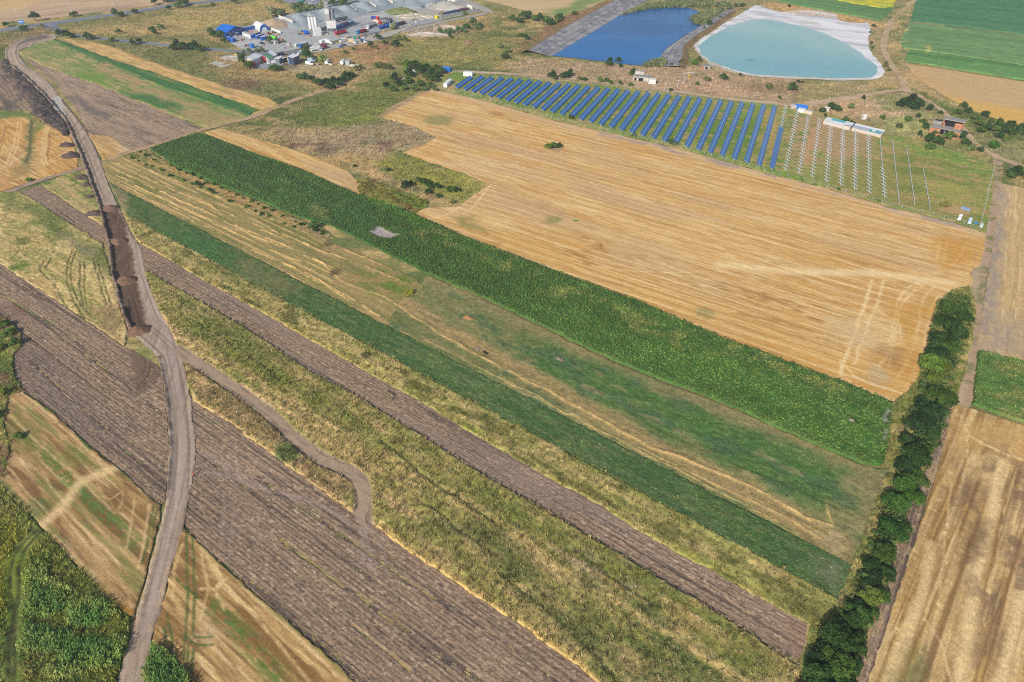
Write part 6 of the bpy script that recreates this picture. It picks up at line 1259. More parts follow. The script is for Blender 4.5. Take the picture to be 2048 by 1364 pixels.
# ================================================================== SOLAR FARM
def panel_mat():
    m, n, l, b = principled('solar_glass', .22, .5)
    tc = n.new('ShaderNodeTexCoord'); sep = n.new('ShaderNodeSeparateXYZ'); l.new(tc.outputs['Object'], sep.inputs[0])
    mo = n.new('ShaderNodeMath'); mo.operation = 'PINGPONG'; mo.inputs[1].default_value = .5; l.new(sep.outputs['X'], mo.inputs[0])
    lt = n.new('ShaderNodeMath'); lt.operation = 'LESS_THAN'; lt.inputs[1].default_value = .03; l.new(mo.outputs[0], lt.inputs[0])
    nz = n.new('ShaderNodeTexNoise'); nz.inputs['Scale'].default_value = .35; l.new(tc.outputs['Object'], nz.inputs['Vector'])
    cr = n.new('ShaderNodeMix'); cr.data_type = 'RGBA'; cr.inputs['A'].default_value = (*alb((26, 86, 152)), 1); cr.inputs['B'].default_value = (*alb((38, 102, 170)), 1); l.new(nz.outputs['Fac'], cr.inputs['Factor'])
    mx = n.new('ShaderNodeMix'); mx.data_type = 'RGBA'; mx.inputs['B'].default_value = (*alb((56, 112, 176)), 1)
    l.new(lt.outputs[0], mx.inputs['Factor']); l.new(cr.outputs['Result'], mx.inputs['A']); l.new(mx.outputs['Result'], b.inputs['Base Color'])
    return m
M_PANEL = panel_mat()
M_STEEL = plain('galvanised_steel', (216, 226, 232), .5, .3, 0, .08)
M_RUST = plain('rusty_post', (150, 120, 104), .8, .1)
TILT = math.radians(25); PW = 1.6; HC = 1.5
ct, st = math.cos(TILT), math.sin(TILT)
def cross(v, lift=0.0):
    """point across the table: v metres from its middle line, the left side high"""
    return (v * ct - lift * st, HC + v * st + lift * ct)
def table_strip(mb, x0, x1, v0, v1, th=.05, lift=0.0):
    a, b = cross(v0, lift), cross(v1, lift); c, d = cross(v1, lift + th), cross(v0, lift + th)
    mb.add([(x0, a[0], a[1]), (x0, b[0], b[1]), (x0, c[0], c[1]), (x0, d[0], d[1]), (x1, a[0], a[1]), (x1, b[0], b[1]), (x1, c[0], c[1]), (x1, d[0], d[1])], [(0, 1, 2, 3), (4, 5, 6, 7), (0, 1, 5, 4), (1, 2, 6, 5), (2, 3, 7, 6), (3, 0, 4, 7)])
post_me = MB().tube((0, 0, -1.5), (0, 0, 0), .08, .08, 6); arm_mb = MB()
table_strip(arm_mb, -.10, .10, -PW, PW, .12, -.12)
def mesh_of(mb, name, mat):
    o = mb.build(name, mat); me = o.data; bpy.data.objects.remove(o); return me
POST_ME, ARM_ME = mesh_of(post_me, 'post', M_STEEL), mesh_of(arm_mb, 'arm', M_STEEL)
def solar_row(label, a, b, gap=None):
    """a, b: ground points of the near and far end"""
    d = b - a; L = d.length; h = math.atan2(d.y, d.x)
    root = empty('solar_panel_row', a, h); tag(root, label, 'solar panels', 'rows of blue solar panels')
    cuts = [(0, L)] if gap is None else [(0, gap * L - .2), (gap * L + .2, L)]
    for x0, x1 in cuts:
        for v0, v1, nm in ((-PW, -.07, 'lower_panels'), (.07, PW, 'upper_panels')):
            m = MB(); table_strip(m, x0, x1, v0, v1); m.build(nm, M_PANEL, root)
    m = MB(); table_strip(m, 0.05, L - .05, -.066, .066, .05, .012)
    for v in (-PW * .55, PW * .55): table_strip(m, .1, L - .1, v - .05, v + .05, .1, -.11)
    m.build('rail', M_STEEL, root)
    m = MB(); k = max(3, int(L / 4.4))
    for i in range(k):
        x = .4 + (L - .8) * i / (k - 1); table_strip(m, x - .05, x + .05, -PW * .95, PW * .95, .1, -.23)
    m.build('cross_arms', M_STEEL, root)
    for i in range(0, k):
        p = put('post', POST_ME, root); p.location = (.4 + (L - .8) * i / (k - 1), 0, HC - .1)
    return root
bs = [(200, 690), (265, 705), (340, 718), (410, 740), (470, 757), (535, 775), (605, 793), (670, 808), (740, 827), (815, 845), (885, 862), (955, 880), (1030, 898), (1105, 912), (1185, 935), (1260, 953), (1345, 975), (1420, 995), (1505, 1018), (1590, 1040), (1670, 1060), (1755, 1080), (1845, 1105), (1935, 1128)]
ts = [(310, 605), (400, 599), (480, 602), (560, 610), (640, 617), (715, 627), (785, 635), (865, 637), (940, 645), (1010, 656), (1090, 660), (1170, 668), (1240, 680), (1320, 685), (1400, 692), (1480, 700), (1560, 707), (1640, 714), (1720, 725), (1800, 732), (1885, 740), (1965, 750), (2040, 760)]
bs = [(860 + .2539 * x, .2539 * y) for x, y in bs] + [(1280 + .2539 * x, .2539 * y) for x, y in ((362, 1153), (455, 1175), (552, 1200), (645, 1225), (742, 1250), (840, 1277), (940, 1303), (1045, 1330))]
ts = [(860 + .2539 * x, .2539 * y) for x, y in ts] + [(1280 + .2539 * x, .2539 * y) for x, y in ((475, 765), (560, 775), (640, 788), (725, 797), (810, 808), (897, 815), (982, 832), (1070, 838), (1118, 1005))]
gb = np.array([G(x, y, HC)[:2] for x, y in bs]); gt = np.array([G(x, y, HC)[:2] for x, y in ts])
AZ = np.array([math.sin(math.radians(20.9)), math.cos(math.radians(20.9))])
idx = np.arange(31)
fb = [np.polyfit(np.arange(32), gb[:, k], 1) for k in (0, 1)]
Ls = ((gt - gb) @ AZ); fl = np.polyfit(np.arange(3, 31), Ls[3:31], 2)
for i in range(31):
    a = Vector((np.polyval(fb[0], i), np.polyval(fb[1], i), 0)); L = float(np.polyval(fl, i)) if i > 2 else float(Ls[i])
    b = a + Vector((AZ[0] * L, AZ[1] * L, 0))
    lab = ('shortest row of blue solar panels, beside the two white containers' if i == 0 else 'last full row of blue solar panels before the half-covered row' if i == 30 else '%s row of blue solar panels counting from the white containers' % ORD[i])
    solar_row(lab, a, b, .52 if i == 22 else None)
# half-covered row and the bare racks
def rack(label, a, b, x0=0.0, arms=(0.0, 1.0), rail=True, panels=None, tall=True):
    d = b - a; L = d.length; h = math.atan2(d.y, d.x)
    root = empty('solar_rack', a, h); tag(root, label, 'solar rack', 'bare solar racks')
    k = max(6, int(L / 4.2))
    m = MB(); table_strip(m, 0, L, -.12, .12, .14, -.28); m.build('centre_beam', M_STEEL, root)
    if rail:
        m = MB(); table_strip(m, 0, L, -PW, -PW + .07, .07, -.02); m.build('edge_rail', M_STEEL, root)
    for i in range(k):
        t = i / (k - 1); x = .2 + (L - .4) * t
        p = put('post', POST_ME, root); p.location = (x, 0, HC - .2)
        if arms[0] <= t <= arms[1]:
            q = put('arm', ARM_ME, root); q.location = (x, 0, 0)
    if panels:
        for v0, v1, nm in ((-PW, -.04, 'lower_panels'), (.04, PW, 'upper_panels')):
            m = MB(); table_strip(m, panels[0] * L, panels[1] * L, v0, v1); m.build(nm, M_PANEL, root)
    return root
i = 31; a = Vector((np.polyval(fb[0], i), np.polyval(fb[1], i), 0)); e = G(1574, 217); L = (np.array(e[:2]) - np.array(a[:2])) @ AZ
rack('half-covered solar row, panels on the near part and bare arms beyond', a, a + Vector((AZ[0] * L, AZ[1] * L, 0)), panels=(0, .62), rail=False)
RK = [('first bare grey solar rack after the half-covered row', (1570, 343), (1594, 226), (0, 1), False), ('second bare grey solar rack after the half-covered row', (1597, 350), (1616, 232), (0, 1), False), ('third bare grey solar rack after the half-covered row', (1623, 357), (1638, 243), (0, 1), False), ('fourth bare grey solar rack after the half-covered row', (1651, 366), (1661, 247), (0, 1), True), ('fifth bare grey solar rack after the half-covered row', (1680, 373), (1685, 253), (0, 1), True), ('sixth bare grey solar rack after the half-covered row', (1708, 381), (1710, 265), (0, 1), True), ('seventh bare grey solar rack, the last with arms along its whole length', (1737, 389), (1735, 270), (0, 1), True), ('bare rack with arms on its near half and only posts beyond', (1768, 397), (1759, 279), (0, .45), False), ('line of bare rack posts next to the half-armed rack', (1797, 409), (1784, 284), (2, 3), False), ('second line of bare rack posts from the fence', (1828, 412), (1812, 298), (2, 3), False), ('short line of bare rack posts nearest the right fence', (1859, 422), (1845, 342), (2, 3), False)]
for lab, pa, pb, ar, rl in RK:
    rack(lab, G(*pa), G(*pb), arms=ar, rail=rl)
# fences: posts and thin wires
M_POST = plain('fence_post', (196, 196, 190), .8, .2)
FP_ME = mesh_of(MB().box(-.07, .07, -.07, .07, -.2, 1.9), 'post', M_POST)
def fence(label, px, step=5.0, h=1.8):
    P = GP(px); root = empty('wire_fence', (*P[0], 0)); tag(root, label, 'fence')
    o = np.array([*P[0], 0.0]); w = MB()
    for q0, q1 in zip(P[:-1], P[1:]):
        L = np.linalg.norm(q1 - q0); k = max(1, int(L / step))
        for i in range(k):
            c = q0 + (q1 - q0) * i / k; put('post', FP_ME, root, (*(c - o[:2]), 0))
        for z in (.5, 1.1, 1.7): w.tube(np.array([*q0, z]) - o, np.array([*q1, z]) - o, .012, .012, 4)
    w.build('wires', M_STEEL, root)
fence('wire fence on white posts along the far edge of the solar field', [(905, 146), (962, 149), (1063, 159), (1190, 170), (1292, 182), (1380, 192), (1458, 202), (1555, 211)])
fence('wire fence along the wheat side of the solar field', [(868, 176), (962, 197), (1114, 240), (1241, 268), (1380, 301), (1528, 342), (1655, 375), (1782, 412), (1909, 442), (1962, 462)], 4.0)
fence('wire fence at the right end of the solar field beside the field path', [(1958, 462), (1966, 425), (1976, 380), (1988, 335)], 3.5)
# ================================================================== VEHICLES, BUILDINGS, YARD
M_TYRE = plain('tyre', (44, 44, 48), .9, .1); M_GLASS = plain('dark_glass', (40, 52, 66), .15, .6, 0, .05); M_CHAS = plain('chassis', (70, 70, 76), .7, .2)
WHEEL_ME = mesh_of(MB().tube((0, -.16, 0), (0, .16, 0), .5, .5, 10), 'wheel', M_TYRE); CARW_ME = mesh_of(MB().tube((0, -.11, 0), (0, .11, 0), .33, .33, 10), 'wheel', M_TYRE)
def paint_of(rgb): return plain('paint_%d_%d_%d' % rgb, rgb, .35, .45, 0, .10)
def vroot(name, label, cat, px, to, group):
    g = G(*px); q = G(*to) if to else None
    h = heading(px, to) if to else 0
    return tag(empty(name, (g.x, g.y, .12), h), label, cat, group)
def wheels(root, xs, w, r, me):
    for x in xs:
        for s in (-1, 1): put('wheel', me, root, (x, s * w, r))
def truck(label, tail, cab, cabc, bedc, kind='tipper', group='lorries in the concrete yard', inner=(90, 80, 76)):
    """tail, cab: pixels of the rear and front end on the ground"""
    a, b = G(*tail), G(*cab); L = max(8.0, min(11.5, (b - a).length)); c = (a + b) / 2
    root = tag(empty('lorry', (c.x, c.y, .12), math.atan2(b.y - a.y, b.x - a.x)), label, 'lorry', group)
    f = L / 2
    MB().prism([(f, .7), (f - .05, 1.9), (f - .35, 3.0), (f - 2.0, 3.1), (f - 2.1, .7)], -1.2, 1.2).build('cab', paint_of(cabc), root)
    MB().add([(f - .02, -1.0, 1.85), (f - .02, 1.0, 1.85), (f - .34, 1.0, 2.8), (f - .34, -1.0, 2.8)], [(0, 1, 2, 3)]).build('windscreen', M_GLASS, root, (.03, 0, 0))
    MB().box(-f, f - .3, -.5, .5, .6, .95).build('chassis', M_CHAS, root)
    x0, x1 = -f, f - 2.4
    if kind == 'tipper':
        m = MB(); m.box(x0, x1, -1.25, 1.25, 1.0, 1.15); m.box(x0, x1, -1.25, -1.15, 1.15, 2.5); m.box(x0, x1, 1.15, 1.25, 1.15, 2.5); m.box(x0, x0 + .1, -1.15, 1.15, 1.15, 2.4); m.box(x1 - .1, x1, -1.15, 1.15, 1.15, 2.7)
        m.build('bed', paint_of(bedc), root); MB().box(x0 + .1, x1 - .1, -1.15, 1.15, 1.15, 1.7).build('load', plain('load_%d' % inner[0], inner, .95, .05), root)
    elif kind == 'box':
        MB().box(x0, x1, -1.25, 1.25, 1.0, 3.4).build('box_body', paint_of(bedc), root); MB().box(x0 - .03, x1 + .03, -1.28, 1.28, 3.4, 3.46).build('box_roof', paint_of((222, 222, 220)), root)
    elif kind == 'tank':
        MB().tube((x0, 0, 2.1), (x1, 0, 2.1), 1.1, 1.1, 14).build('tank', paint_of(bedc), root, smooth=True)
    elif kind == 'mixer':
        MB().tube((x0, 0, 2.6), (x0 + 1.6, 0, 2.5), .6, 1.25, 12).tube((x0 + 1.6, 0, 2.5), (x1, 0, 2.1), 1.25, .9, 12).build('drum', paint_of(bedc), root); MB().box(x0 - .4, x0 + .5, -.5, .5, 2.6, 3.3, .1, .1).build('hopper', paint_of(bedc), root)
    wheels(root, [f - 1.2] + [-f + 1.0, -f + 2.35] + ([-f + 3.7] if L > 9 else []), 1.05, .5, WHEEL_ME)
    return root
def van(label, px, to, rgb=(236, 238, 240), L=6.0, roof=None, group='vans parked beside the yard', name='van'):
    root = vroot(name, label, 'van', px, to, group); f = L / 2
    MB().prism([(f, .45), (f, 1.1), (f - .9, 1.45), (f - 1.7, 2.45), (-f, 2.5), (-f, .45)], -1.0, 1.0).build('body', paint_of(rgb), root)
    MB().add([(f - .93, -.85, 1.5), (f - .93, .85, 1.5), (f - 1.66, .82, 2.38), (f - 1.66, -.82, 2.38)], [(0, 1, 2, 3)]).build('windscreen', M_GLASS, root, (.03, 0, .02))
    for s in (-1, 1): MB().add([(f - 1.2, s * 1.012, 1.5), (f - 2.3, s * 1.012, 1.5), (f - 2.3, s * 1.012, 2.15), (f - 1.65, s * 1.012, 2.15)], [(0, 1, 2, 3)]).build('side_window', M_GLASS, root)
    wheels(root, (f - 1.1, -f + 1.2), .92, .36, CARW_ME)
    return root
def box_van(label, px, to, rgb, L=7.0, boxc=None, group='vans parked beside the yard'):
    root = vroot('box_van', label, 'van', px, to, group); f = L / 2
    MB().prism([(f, .5), (f, 1.2), (f - .8, 1.5), (f - 1.3, 2.4), (f - 2.1, 2.45), (f - 2.1, .5)], -1.0, 1.0).build('cab', paint_of((236, 238, 240)), root)
    MB().add([(f - .82, -.85, 1.55), (f - .82, .85, 1.55), (f - 1.28, .8, 2.3), (f - 1.28, -.8, 2.3)], [(0, 1, 2, 3)]).build('windscreen', M_GLASS, root, (.03, 0, .02))
    MB().box(-f, f - 2.15, -1.1, 1.1, .8, 3.1).build('box_body', paint_of(boxc or rgb), root); MB().box(-f - .02, f - 2.13, -1.12, 1.12, 3.1, 3.16).build('box_roof', paint_of((230, 232, 234)), root)
    wheels(root, (f - 1.1, -f + 1.4), .95, .4, CARW_ME)
    return root
def car(label, px, to, rgb, group='cars in and around the yard'):
    root = vroot('car', label, 'car', px, to, group)
    MB().prism([(2.15, .3), (2.2, .65), (1.2, .92), (-1.9, .98), (-2.15, .7), (-2.1, .3)], -.88, .88).build('body', paint_of(rgb), root)
    MB().prism([(1.15, .9), (.45, 1.36), (-1.25, 1.38), (-1.85, .95)], -.76, .76).build('windows', M_GLASS, root)
    MB().box(-1.3, .45, -.72, .72, 1.37, 1.43, .1, .05).build('roof', paint_of(rgb), root)
    wheels(root, (1.35, -1.3), .82, .33, CARW_ME)
    return root
truck('red lorry with a long red tipper bed in front of the mixing plant', (692, 66), (671, 71), (206, 44, 78), (206, 48, 52), 'tipper', inner=(130, 50, 46))
truck('cyan-cab lorry with a red bed and white load beside the lamp post', (733, 64), (714, 68.5), (40, 150, 206), (156, 44, 52), 'tipper', inner=(206, 190, 186))
truck('white-cab lorry with a dark bed below the grey gravel heap', (753, 54), (734, 60), (232, 234, 238), (86, 76, 92), 'tipper')
truck('blue-cab lorry with a maroon bed at the yard edge, farthest right', (810, 48), (792, 53.5), (34, 110, 196), (110, 62, 60), 'tipper', inner=(160, 130, 80))
truck('all-blue tipper lorry facing the pale bush', (759, 59), (778, 55.5), (24, 86, 190), (30, 88, 190), 'tipper', inner=(40, 70, 130))
truck('red-cab lorry with a white bed in the middle of the lorry group', (748, 44.5), (762, 50), (224, 54, 58), (226, 214, 196), 'tipper', inner=(196, 150, 90))
truck('red-cab lorry with a violet-blue bed, farthest back of the group', (743.5, 38.5), (758, 41), (226, 50, 54), (74, 74, 160), 'tipper')
truck('dark blue lorry behind the lamp post in the lorry group', (783, 42), (774, 49), (32, 74, 140), (50, 74, 110), 'tipper')
truck('blue-cab lorry with a grey-blue covered bed on the verge of the yard', (614, 93), (601, 97), (34, 110, 200), (110, 130, 156), 'box', 'lorries on the verge')
truck('pale grey concrete mixer lorry behind the yellow container', (509, 118), (518, 126), (176, 190, 204), (170, 182, 196), 'mixer', 'lorries in the small court')
truck('maroon flat lorry behind the white box vans', (643, 94), (652, 98), (120, 40, 60), (120, 44, 66), 'tipper', 'lorries on the verge')
truck('long white box lorry beside the big round tree', (640, 100), (622, 103), (236, 238, 240), (236, 238, 240), 'box', 'lorries on the verge')
truck('white lorry far back on the asphalt at the top', (668, 4), (678, 3), (232, 234, 236), (226, 228, 230), 'box', 'lorries at the top')
van('white van in the gravel court, facing the yellow container', (543, 128), (536, 129)); van('white van in front of the big round tree', (620, 130), (628, 131)); van('blue-grey van behind the white van at the big tree', (624, 123), (632, 124), (170, 190, 212)); van('white van half hidden behind the big round tree', (602, 109), (594, 111))
van('white van on the gravel lane between the box vans', (686, 84), (678, 86), L=6.4); van('small white van seen from the front above the long box lorry', (633, 95), (632, 98), L=5); van('white and blue van at the tail of the long box lorry', (641, 101), (643, 104), (220, 226, 236), 5); van('white van far back in the yard', (859, 12), (853, 13), L=5.5); van('white van at the very top of the picture on the asphalt', (630, 2), (622, 3), L=6); van('second white van at the top, right of the first', (644, 1), (636, 1.5), L=6)
box_van('white box van pointing at the brown bank', (659, 88), (668, 90), (236, 238, 240)); box_van('beige box van beside the two blue cars', (706, 87), (716, 89), (236, 238, 240), 7.5, (206, 184, 146)); box_van('navy box van at the end of the gravel lane', (728, 85), (737, 88), (236, 238, 240), 6.6, (54, 66, 100))
car('maroon car parked near the first lamp post', (494, 92.5), (500, 90), (150, 30, 66)); car('dark navy car in the middle of the empty yard', (524, 88), (532, 90), (44, 60, 92)); car('white car in front of the blue building', (472, 75.5), (477, 77), (228, 230, 234)); car('light blue car on the gravel lane below the brown bank', (682, 94.5), (689, 92.5), (120, 156, 206)); car('dark slate car next to the light blue car', (688, 91.5), (695, 93), (66, 82, 106)); car('mid-blue car beside the teal cabin', (721, 77), (728, 75.5), (60, 104, 170)); car('silver-blue car under the cyan-cab lorry', (731, 73.5), (738, 71.5), (140, 160, 190)); car('blue and white car far back in the yard', (846, 15), (852, 14), (130, 150, 190))
# ---- containers and cabins
def container(label, px, to, rgb, L=6.0, W=2.4, H=2.6, roofc=None, endc=None, name='container', z=0.1, cat='container', group=None):
    g = G(*px); h = heading(px, to)
    root = tag(empty(name, (g.x, g.y, z), h), label, cat, group)
    m = MB(); m.box(-L / 2, L / 2, -W / 2, W / 2, 0, H)
    k = int(L / .8)
    for i in range(1, k):
        x = -L / 2 + L * i / k
        for s in (-1, 1): m.box(x - .12, x + .12, s * W / 2 - .03, s * W / 2 + .03, .15, H - .15)
    m.build('shell', paint_of(rgb), root)
    MB().box(-L / 2 - .02, L / 2 + .02, -W / 2 - .02, W / 2 + .02, H, H + .08).build('roof', paint_of(roofc or tuple(min(255, c + 30) for c in rgb)), root)
    for s in (-1, 1): MB().box(L / 2, L / 2 + .06, .05 * s, s * (W / 2 - .05), .1, H - .1).build('door', paint_of(endc or rgb), root)
    return root
BLU, WHT = (28, 96, 196), (232, 234, 236)
container('long blue container with grey roof behind the blue building', (494, 61), (507, 58.5), (30, 92, 186), 15, 2.6, 2.8, (150, 166, 186))
container('long white and blue cabin row in front of the arched hall', (497, 74), (508, 78.5), (226, 228, 226), 14, 3, 2.8, (176, 176, 172), BLU)
container('blue container with tan roof at the end of the cabin row', (512, 73), (519, 70.5), (30, 96, 192), 7, 5, 3.2, (206, 178, 130))
container('red-roofed end cabin beside the tan-roofed container', (504.5, 72), (509, 75), (200, 120, 116), 4, 3, 3.4, (206, 112, 108))
container('small blue container with white end, left of the pair on the yard', (518, 77), (523, 75.5), (38, 96, 180), 5, 2.4, 2.6, (176, 190, 204), WHT); container('small blue container with white end, right of the pair on the yard', (529, 80), (536, 78.5), (34, 98, 196), 6, 2.4, 2.8, (190, 200, 208), WHT)
container('tiny blue cabin left of the pair below the blue building', (459, 81), (463, 83), (44, 112, 206), 3.5, 2.4, 2.8, (120, 170, 220)); container('tiny blue cabin right of the pair below the blue building', (467, 84), (471, 82.5), (34, 104, 204), 4, 2.6, 2.8, (110, 160, 216))
container('blue booth on legs beside the yard entrance', (505, 96), (509, 97.5), (44, 122, 206), 3.2, 2.4, 3.2, (90, 150, 216)); container('teal toilet cabin under the lamp post by the lorries', (710, 77.5), (713, 77), (52, 170, 176), 1.8, 1.6, 2.4, (160, 210, 206)); container('pale green skip at the yard edge', (593, 93.5), (597, 92), (190, 206, 190), 2.6, 2, 2.2); container('yellow container beside the poplar', (501, 130), (506, 131), (216, 196, 40), 3.4, 2.4, 2.8, (236, 220, 110)); container('orange skip next to the yellow container', (507, 131.5), (510, 131), (214, 92, 52), 2.4, 1.8, 1.6)
container('dark grey container behind the white van in the small court', (559, 121), (566, 118), (84, 90, 104), 8, 2.6, 2.6, (120, 126, 138)); container('slate container with white roof left of the dark cube house', (567, 124), (572, 122), (78, 82, 106), 4, 3.4, 3.0, (226, 226, 226)); container('dark container behind the striped shed', (561, 112), (567, 110.5), (74, 80, 96), 6, 2.4, 2.6)
container('white box trailer without a cab next to the white box van', (648, 87), (656, 84.5), WHT, 7, 2.4, 2.8); container('red upright truck box beside the white hall', (531, 123), (534, 122), (190, 40, 50), 2.6, 2.6, 3.2, (200, 60, 70))
container('long white container standing at the corner of the solar field', (896, 171), (901, 166.5), (238, 240, 240), 11, 2.6, 2.8, (230, 232, 232)); container('white container beside the track above the first solar row', (936.5, 152.5), (943, 153), (238, 240, 240), 6.5, 3, 3.0, (226, 228, 228)); container('blue container at the garden corner beside the track', (894, 143.5), (901, 144.5), (34, 110, 190), 6.5, 3, 3, (52, 128, 206))
container('bright blue caravan trailer at the top of the bare racks', (1601, 218.5), (1609, 219.5), (30, 120, 226), 7.5, 2.8, 2.6, (48, 132, 232), (110, 180, 240)); container('white square hut below the blue trailer', (1602, 225), (1607, 226), (226, 226, 222), 4.2, 4, 2.2, (236, 234, 228)); container('beige broken hut right of the white hut', (1617, 228), (1624, 230), (226, 206, 176), 5, 2.8, 1.8, (222, 206, 186)); container('grey stone hut left of the blue trailer', (1586, 217), (1591, 217.5), (190, 182, 172), 3.5, 3, 2.2, (206, 196, 180)); container('small white kiosk behind the teal shed', (1727, 239), (1730, 239), (228, 226, 224), 2.2, 2, 3.0); container('small white frame hut between the two dark bushes', (1653, 223), (1657, 224), (206, 200, 190), 3, 2, 2.6)
container('small white hut beside the pale ruin', (1304, 167), (1310, 167.5), (222, 222, 218), 5, 4, 3.2, (206, 204, 196)); container('yellow steel boxes on the end of the pipe stack', (874, 37.5), (878, 36.5), (232, 214, 40), 3.2, 2.6, 2.6); container('dark green shed roof at the top beside the asphalt', (604, 9), (609, 8), (40, 130, 124), 6, 4, 3.5, (60, 150, 140))
container('white low shed at the top behind the hedge bushes', (620, 14), (628, 17), (206, 206, 204), 12, 4, 3.5, (186, 186, 190)); container('grey shed with an open white front at the end of the van row', (697, 130), (700, 127), (186, 192, 198), 4.5, 3, 3.2, (176, 176, 176), WHT)
# ---- blue building
def blue_building():
    a, b = (448, 78), (477, 70.5)
    g = G(462, 69.5); h = heading(a, b)
    root = tag(empty('blue_building', (g.x, g.y, .1), h), 'bright blue gabled building with small white windows at the yard entrance', 'building')
    W, D, E, R = 16, 13, 4.6, 7.2           # gable front faces -y
    MB().add([(-W / 2, -D / 2, 0), (W / 2, -D / 2, 0), (W / 2, D / 2, 0), (-W / 2, D / 2, 0), (-W / 2, -D / 2, E), (W / 2, -D / 2, E), (W / 2, D / 2, E), (-W / 2, D / 2, E), (0, -D / 2, R), (0, D / 2, R)], [(0, 1, 5, 8, 4), (3, 2, 6, 9, 7), (0, 3, 7, 4), (1, 2, 6, 5)]).build('wall', plain('blue_sheet', (22, 88, 176), .5, .3), root)
    rf = MB()
    for s in (-1, 1):
        x1 = s * (W / 2 + 1.2); z1 = E - 1.2 * (R - E) / (W / 2)
        rf.add([(0, -D / 2 - 1.2, R + .12), (x1, -D / 2 - 1.2, z1 + .12), (x1, D / 2 + .8, z1 + .12), (0, D / 2 + .8, R + .12), (0, -D / 2 - 1.2, R + .3), (x1, -D / 2 - 1.2, z1 + .3), (x1, D / 2 + .8, z1 + .3), (0, D / 2 + .8, R + .3)], [(0, 1, 2, 3), (4, 5, 6, 7), (0, 1, 5, 4), (1, 2, 6, 5), (2, 3, 7, 6), (3, 0, 4, 7)])
    rf.build('roof', plain('blue_roof', (16, 112, 214), .45, .35), root)
    for x, z in ((-6.3, 3.2), (-2.5, 3.4), (3, 3.6), (5.4, 3.6), (-4, 1.2), (0, 1.0)):
        w = MB().box(x - .6, x + .6, -D / 2 - .08, -D / 2 + .02, z - .6, z + .6).build('window', paint_of((232, 234, 236)), root); MB().box(x - .4, x + .4, -D / 2 - .11, -D / 2 - .07, z - .4, z + .4).build('pane', M_GLASS, w)
    MB().box(-5.6, -4.2, -D / 2 - .1, -D / 2, 2.3, 3.1).build('sign', paint_of((220, 210, 70)), root); MB().box(6.6, 7.6, -D / 2 - .6, -D / 2 - .02, 0, 2.3).build('red_locker', paint_of((206, 30, 60)), root)
    m = MB(); m.box(-1.6, 1.2, -D / 2 - 2.2, -D / 2, 2.6, 2.75)
    for x in (-1.5, 1.1): m.box(x - .08, x + .08, -D / 2 - 2.15, -D / 2 - 2.0, 0, 2.6)
    m.build('porch', paint_of((206, 210, 214)), root)
blue_building()
def arched_hall():
    g = G(523, 59); h = heading((516, 55), (531, 63)); root = tag(empty('arched_hall', (g.x, g.y, .1), h), 'white barrel-vaulted hall with a blue arched end', 'building'); L, R = 14, 4.0
    prof = [(R * math.cos(t), R * 1.15 * math.sin(t) + .8) for t in np.linspace(0, math.pi, 13)]; m = MB(); vs = []; n = len(prof)
    for x in (-L / 2, L / 2): vs += [(x, y, z) for y, z in [(prof[0][0], 0)] + prof + [(prof[-1][0], 0)]]
    k = n + 2; m.add(vs, [(i, i + 1, k + i + 1, k + i) for i in range(k - 1)] + [tuple(range(k))]); m.build('vault', paint_of((232, 230, 226)), root, smooth=False)
    e = MB(); ring = []
    for r in (1.0, .62): ring += [(L / 2 + .02, y * r, z * r) for y, z in [(prof[0][0], 0)] + prof + [(prof[-1][0], 0)]]
    e.add(ring, [(i, i + 1, k + i + 1, k + i) for i in range(k - 1)]); e.build('arch_end', paint_of((30, 92, 186)), root)
    MB().box(L / 2 - .3, L / 2 - .1, -2.6, 2.6, 0, 3.6).build('door', paint_of((220, 224, 228)), root)
arched_hall()
def wall(label, a, b, h=2.6, t=.5, rgb=(222, 216, 204), h2=None, pieces=0, name='concrete_wall'):
    A, B = G(*a), G(*b); L = (B - A).length; h2 = h if h2 is None else h2
    root = tag(empty(name, A, math.atan2(B.y - A.y, B.x - A.x)), label, 'wall')
    mt = plain('wall_%d' % rgb[0], rgb, .9, .1, 0, .2, .5)
    k = pieces or max(1, int(L / 3.0))
    for i in range(k):
        x0, x1 = L * i / k + .02, L * (i + 1) / k - .02; z0, z1 = h + (h2 - h) * i / k, h + (h2 - h) * (i + 1) / k
        MB().add([(x0, -t / 2, -.1), (x1, -t / 2, -.1), (x1, t / 2, -.1), (x0, t / 2, -.1), (x0, -t / 2, z0), (x1, -t / 2, z1), (x1, t / 2, z1), (x0, t / 2, z0)], [(0, 1, 2, 3), (4, 5, 6, 7), (0, 1, 5, 4), (1, 2, 6, 5), (2, 3, 7, 6), (3, 0, 4, 7)]).build('panel', mt, root)
wall('pale wall at the left end of the grey gravel heap', (559, 41), (587, 51.5), 4.5, .5); wall('short pale divider wall between the gravel bins, behind the white silos', (618, 37), (627, 40.5), 4.5, .6, h2=1.5); wall('pale gravel divider wall nearest the mixing tower', (703, 21), (713.5, 26.5), 4.8, .6, h2=3); wall('middle pale gravel divider wall', (741, 13.5), (753, 18.5), 4.8, .6, h2=3.2); wall('pale gravel divider wall second from the top edge', (774, 6.5), (787, 11.5), 4.8, .6, h2=3.6); wall('pale gravel divider wall at the top edge', (800, 0), (817, 4.5), 4.8, .6, h2=3.8)
wall('low pale wall behind the arched hall beside the sand heap', (511, 48.5), (541, 57), 2.0, .5); wall('row of white barrier blocks right of the arched hall', (543, 60), (562, 67), 2.0, .6, (232, 230, 226)); wall('long grey panel wall along the pipe stack', (881, 38.5), (961, 23.5), 3.2, .4, (186, 186, 182), pieces=14); wall('white wall beside the yard corner at the top', (893, 2), (911, 7.5), 3.0, .5, (232, 226, 216)); wall('short white wall end beside the bend of the lane', (935, 15), (945, 19), 3.0, .5, (232, 226, 216))
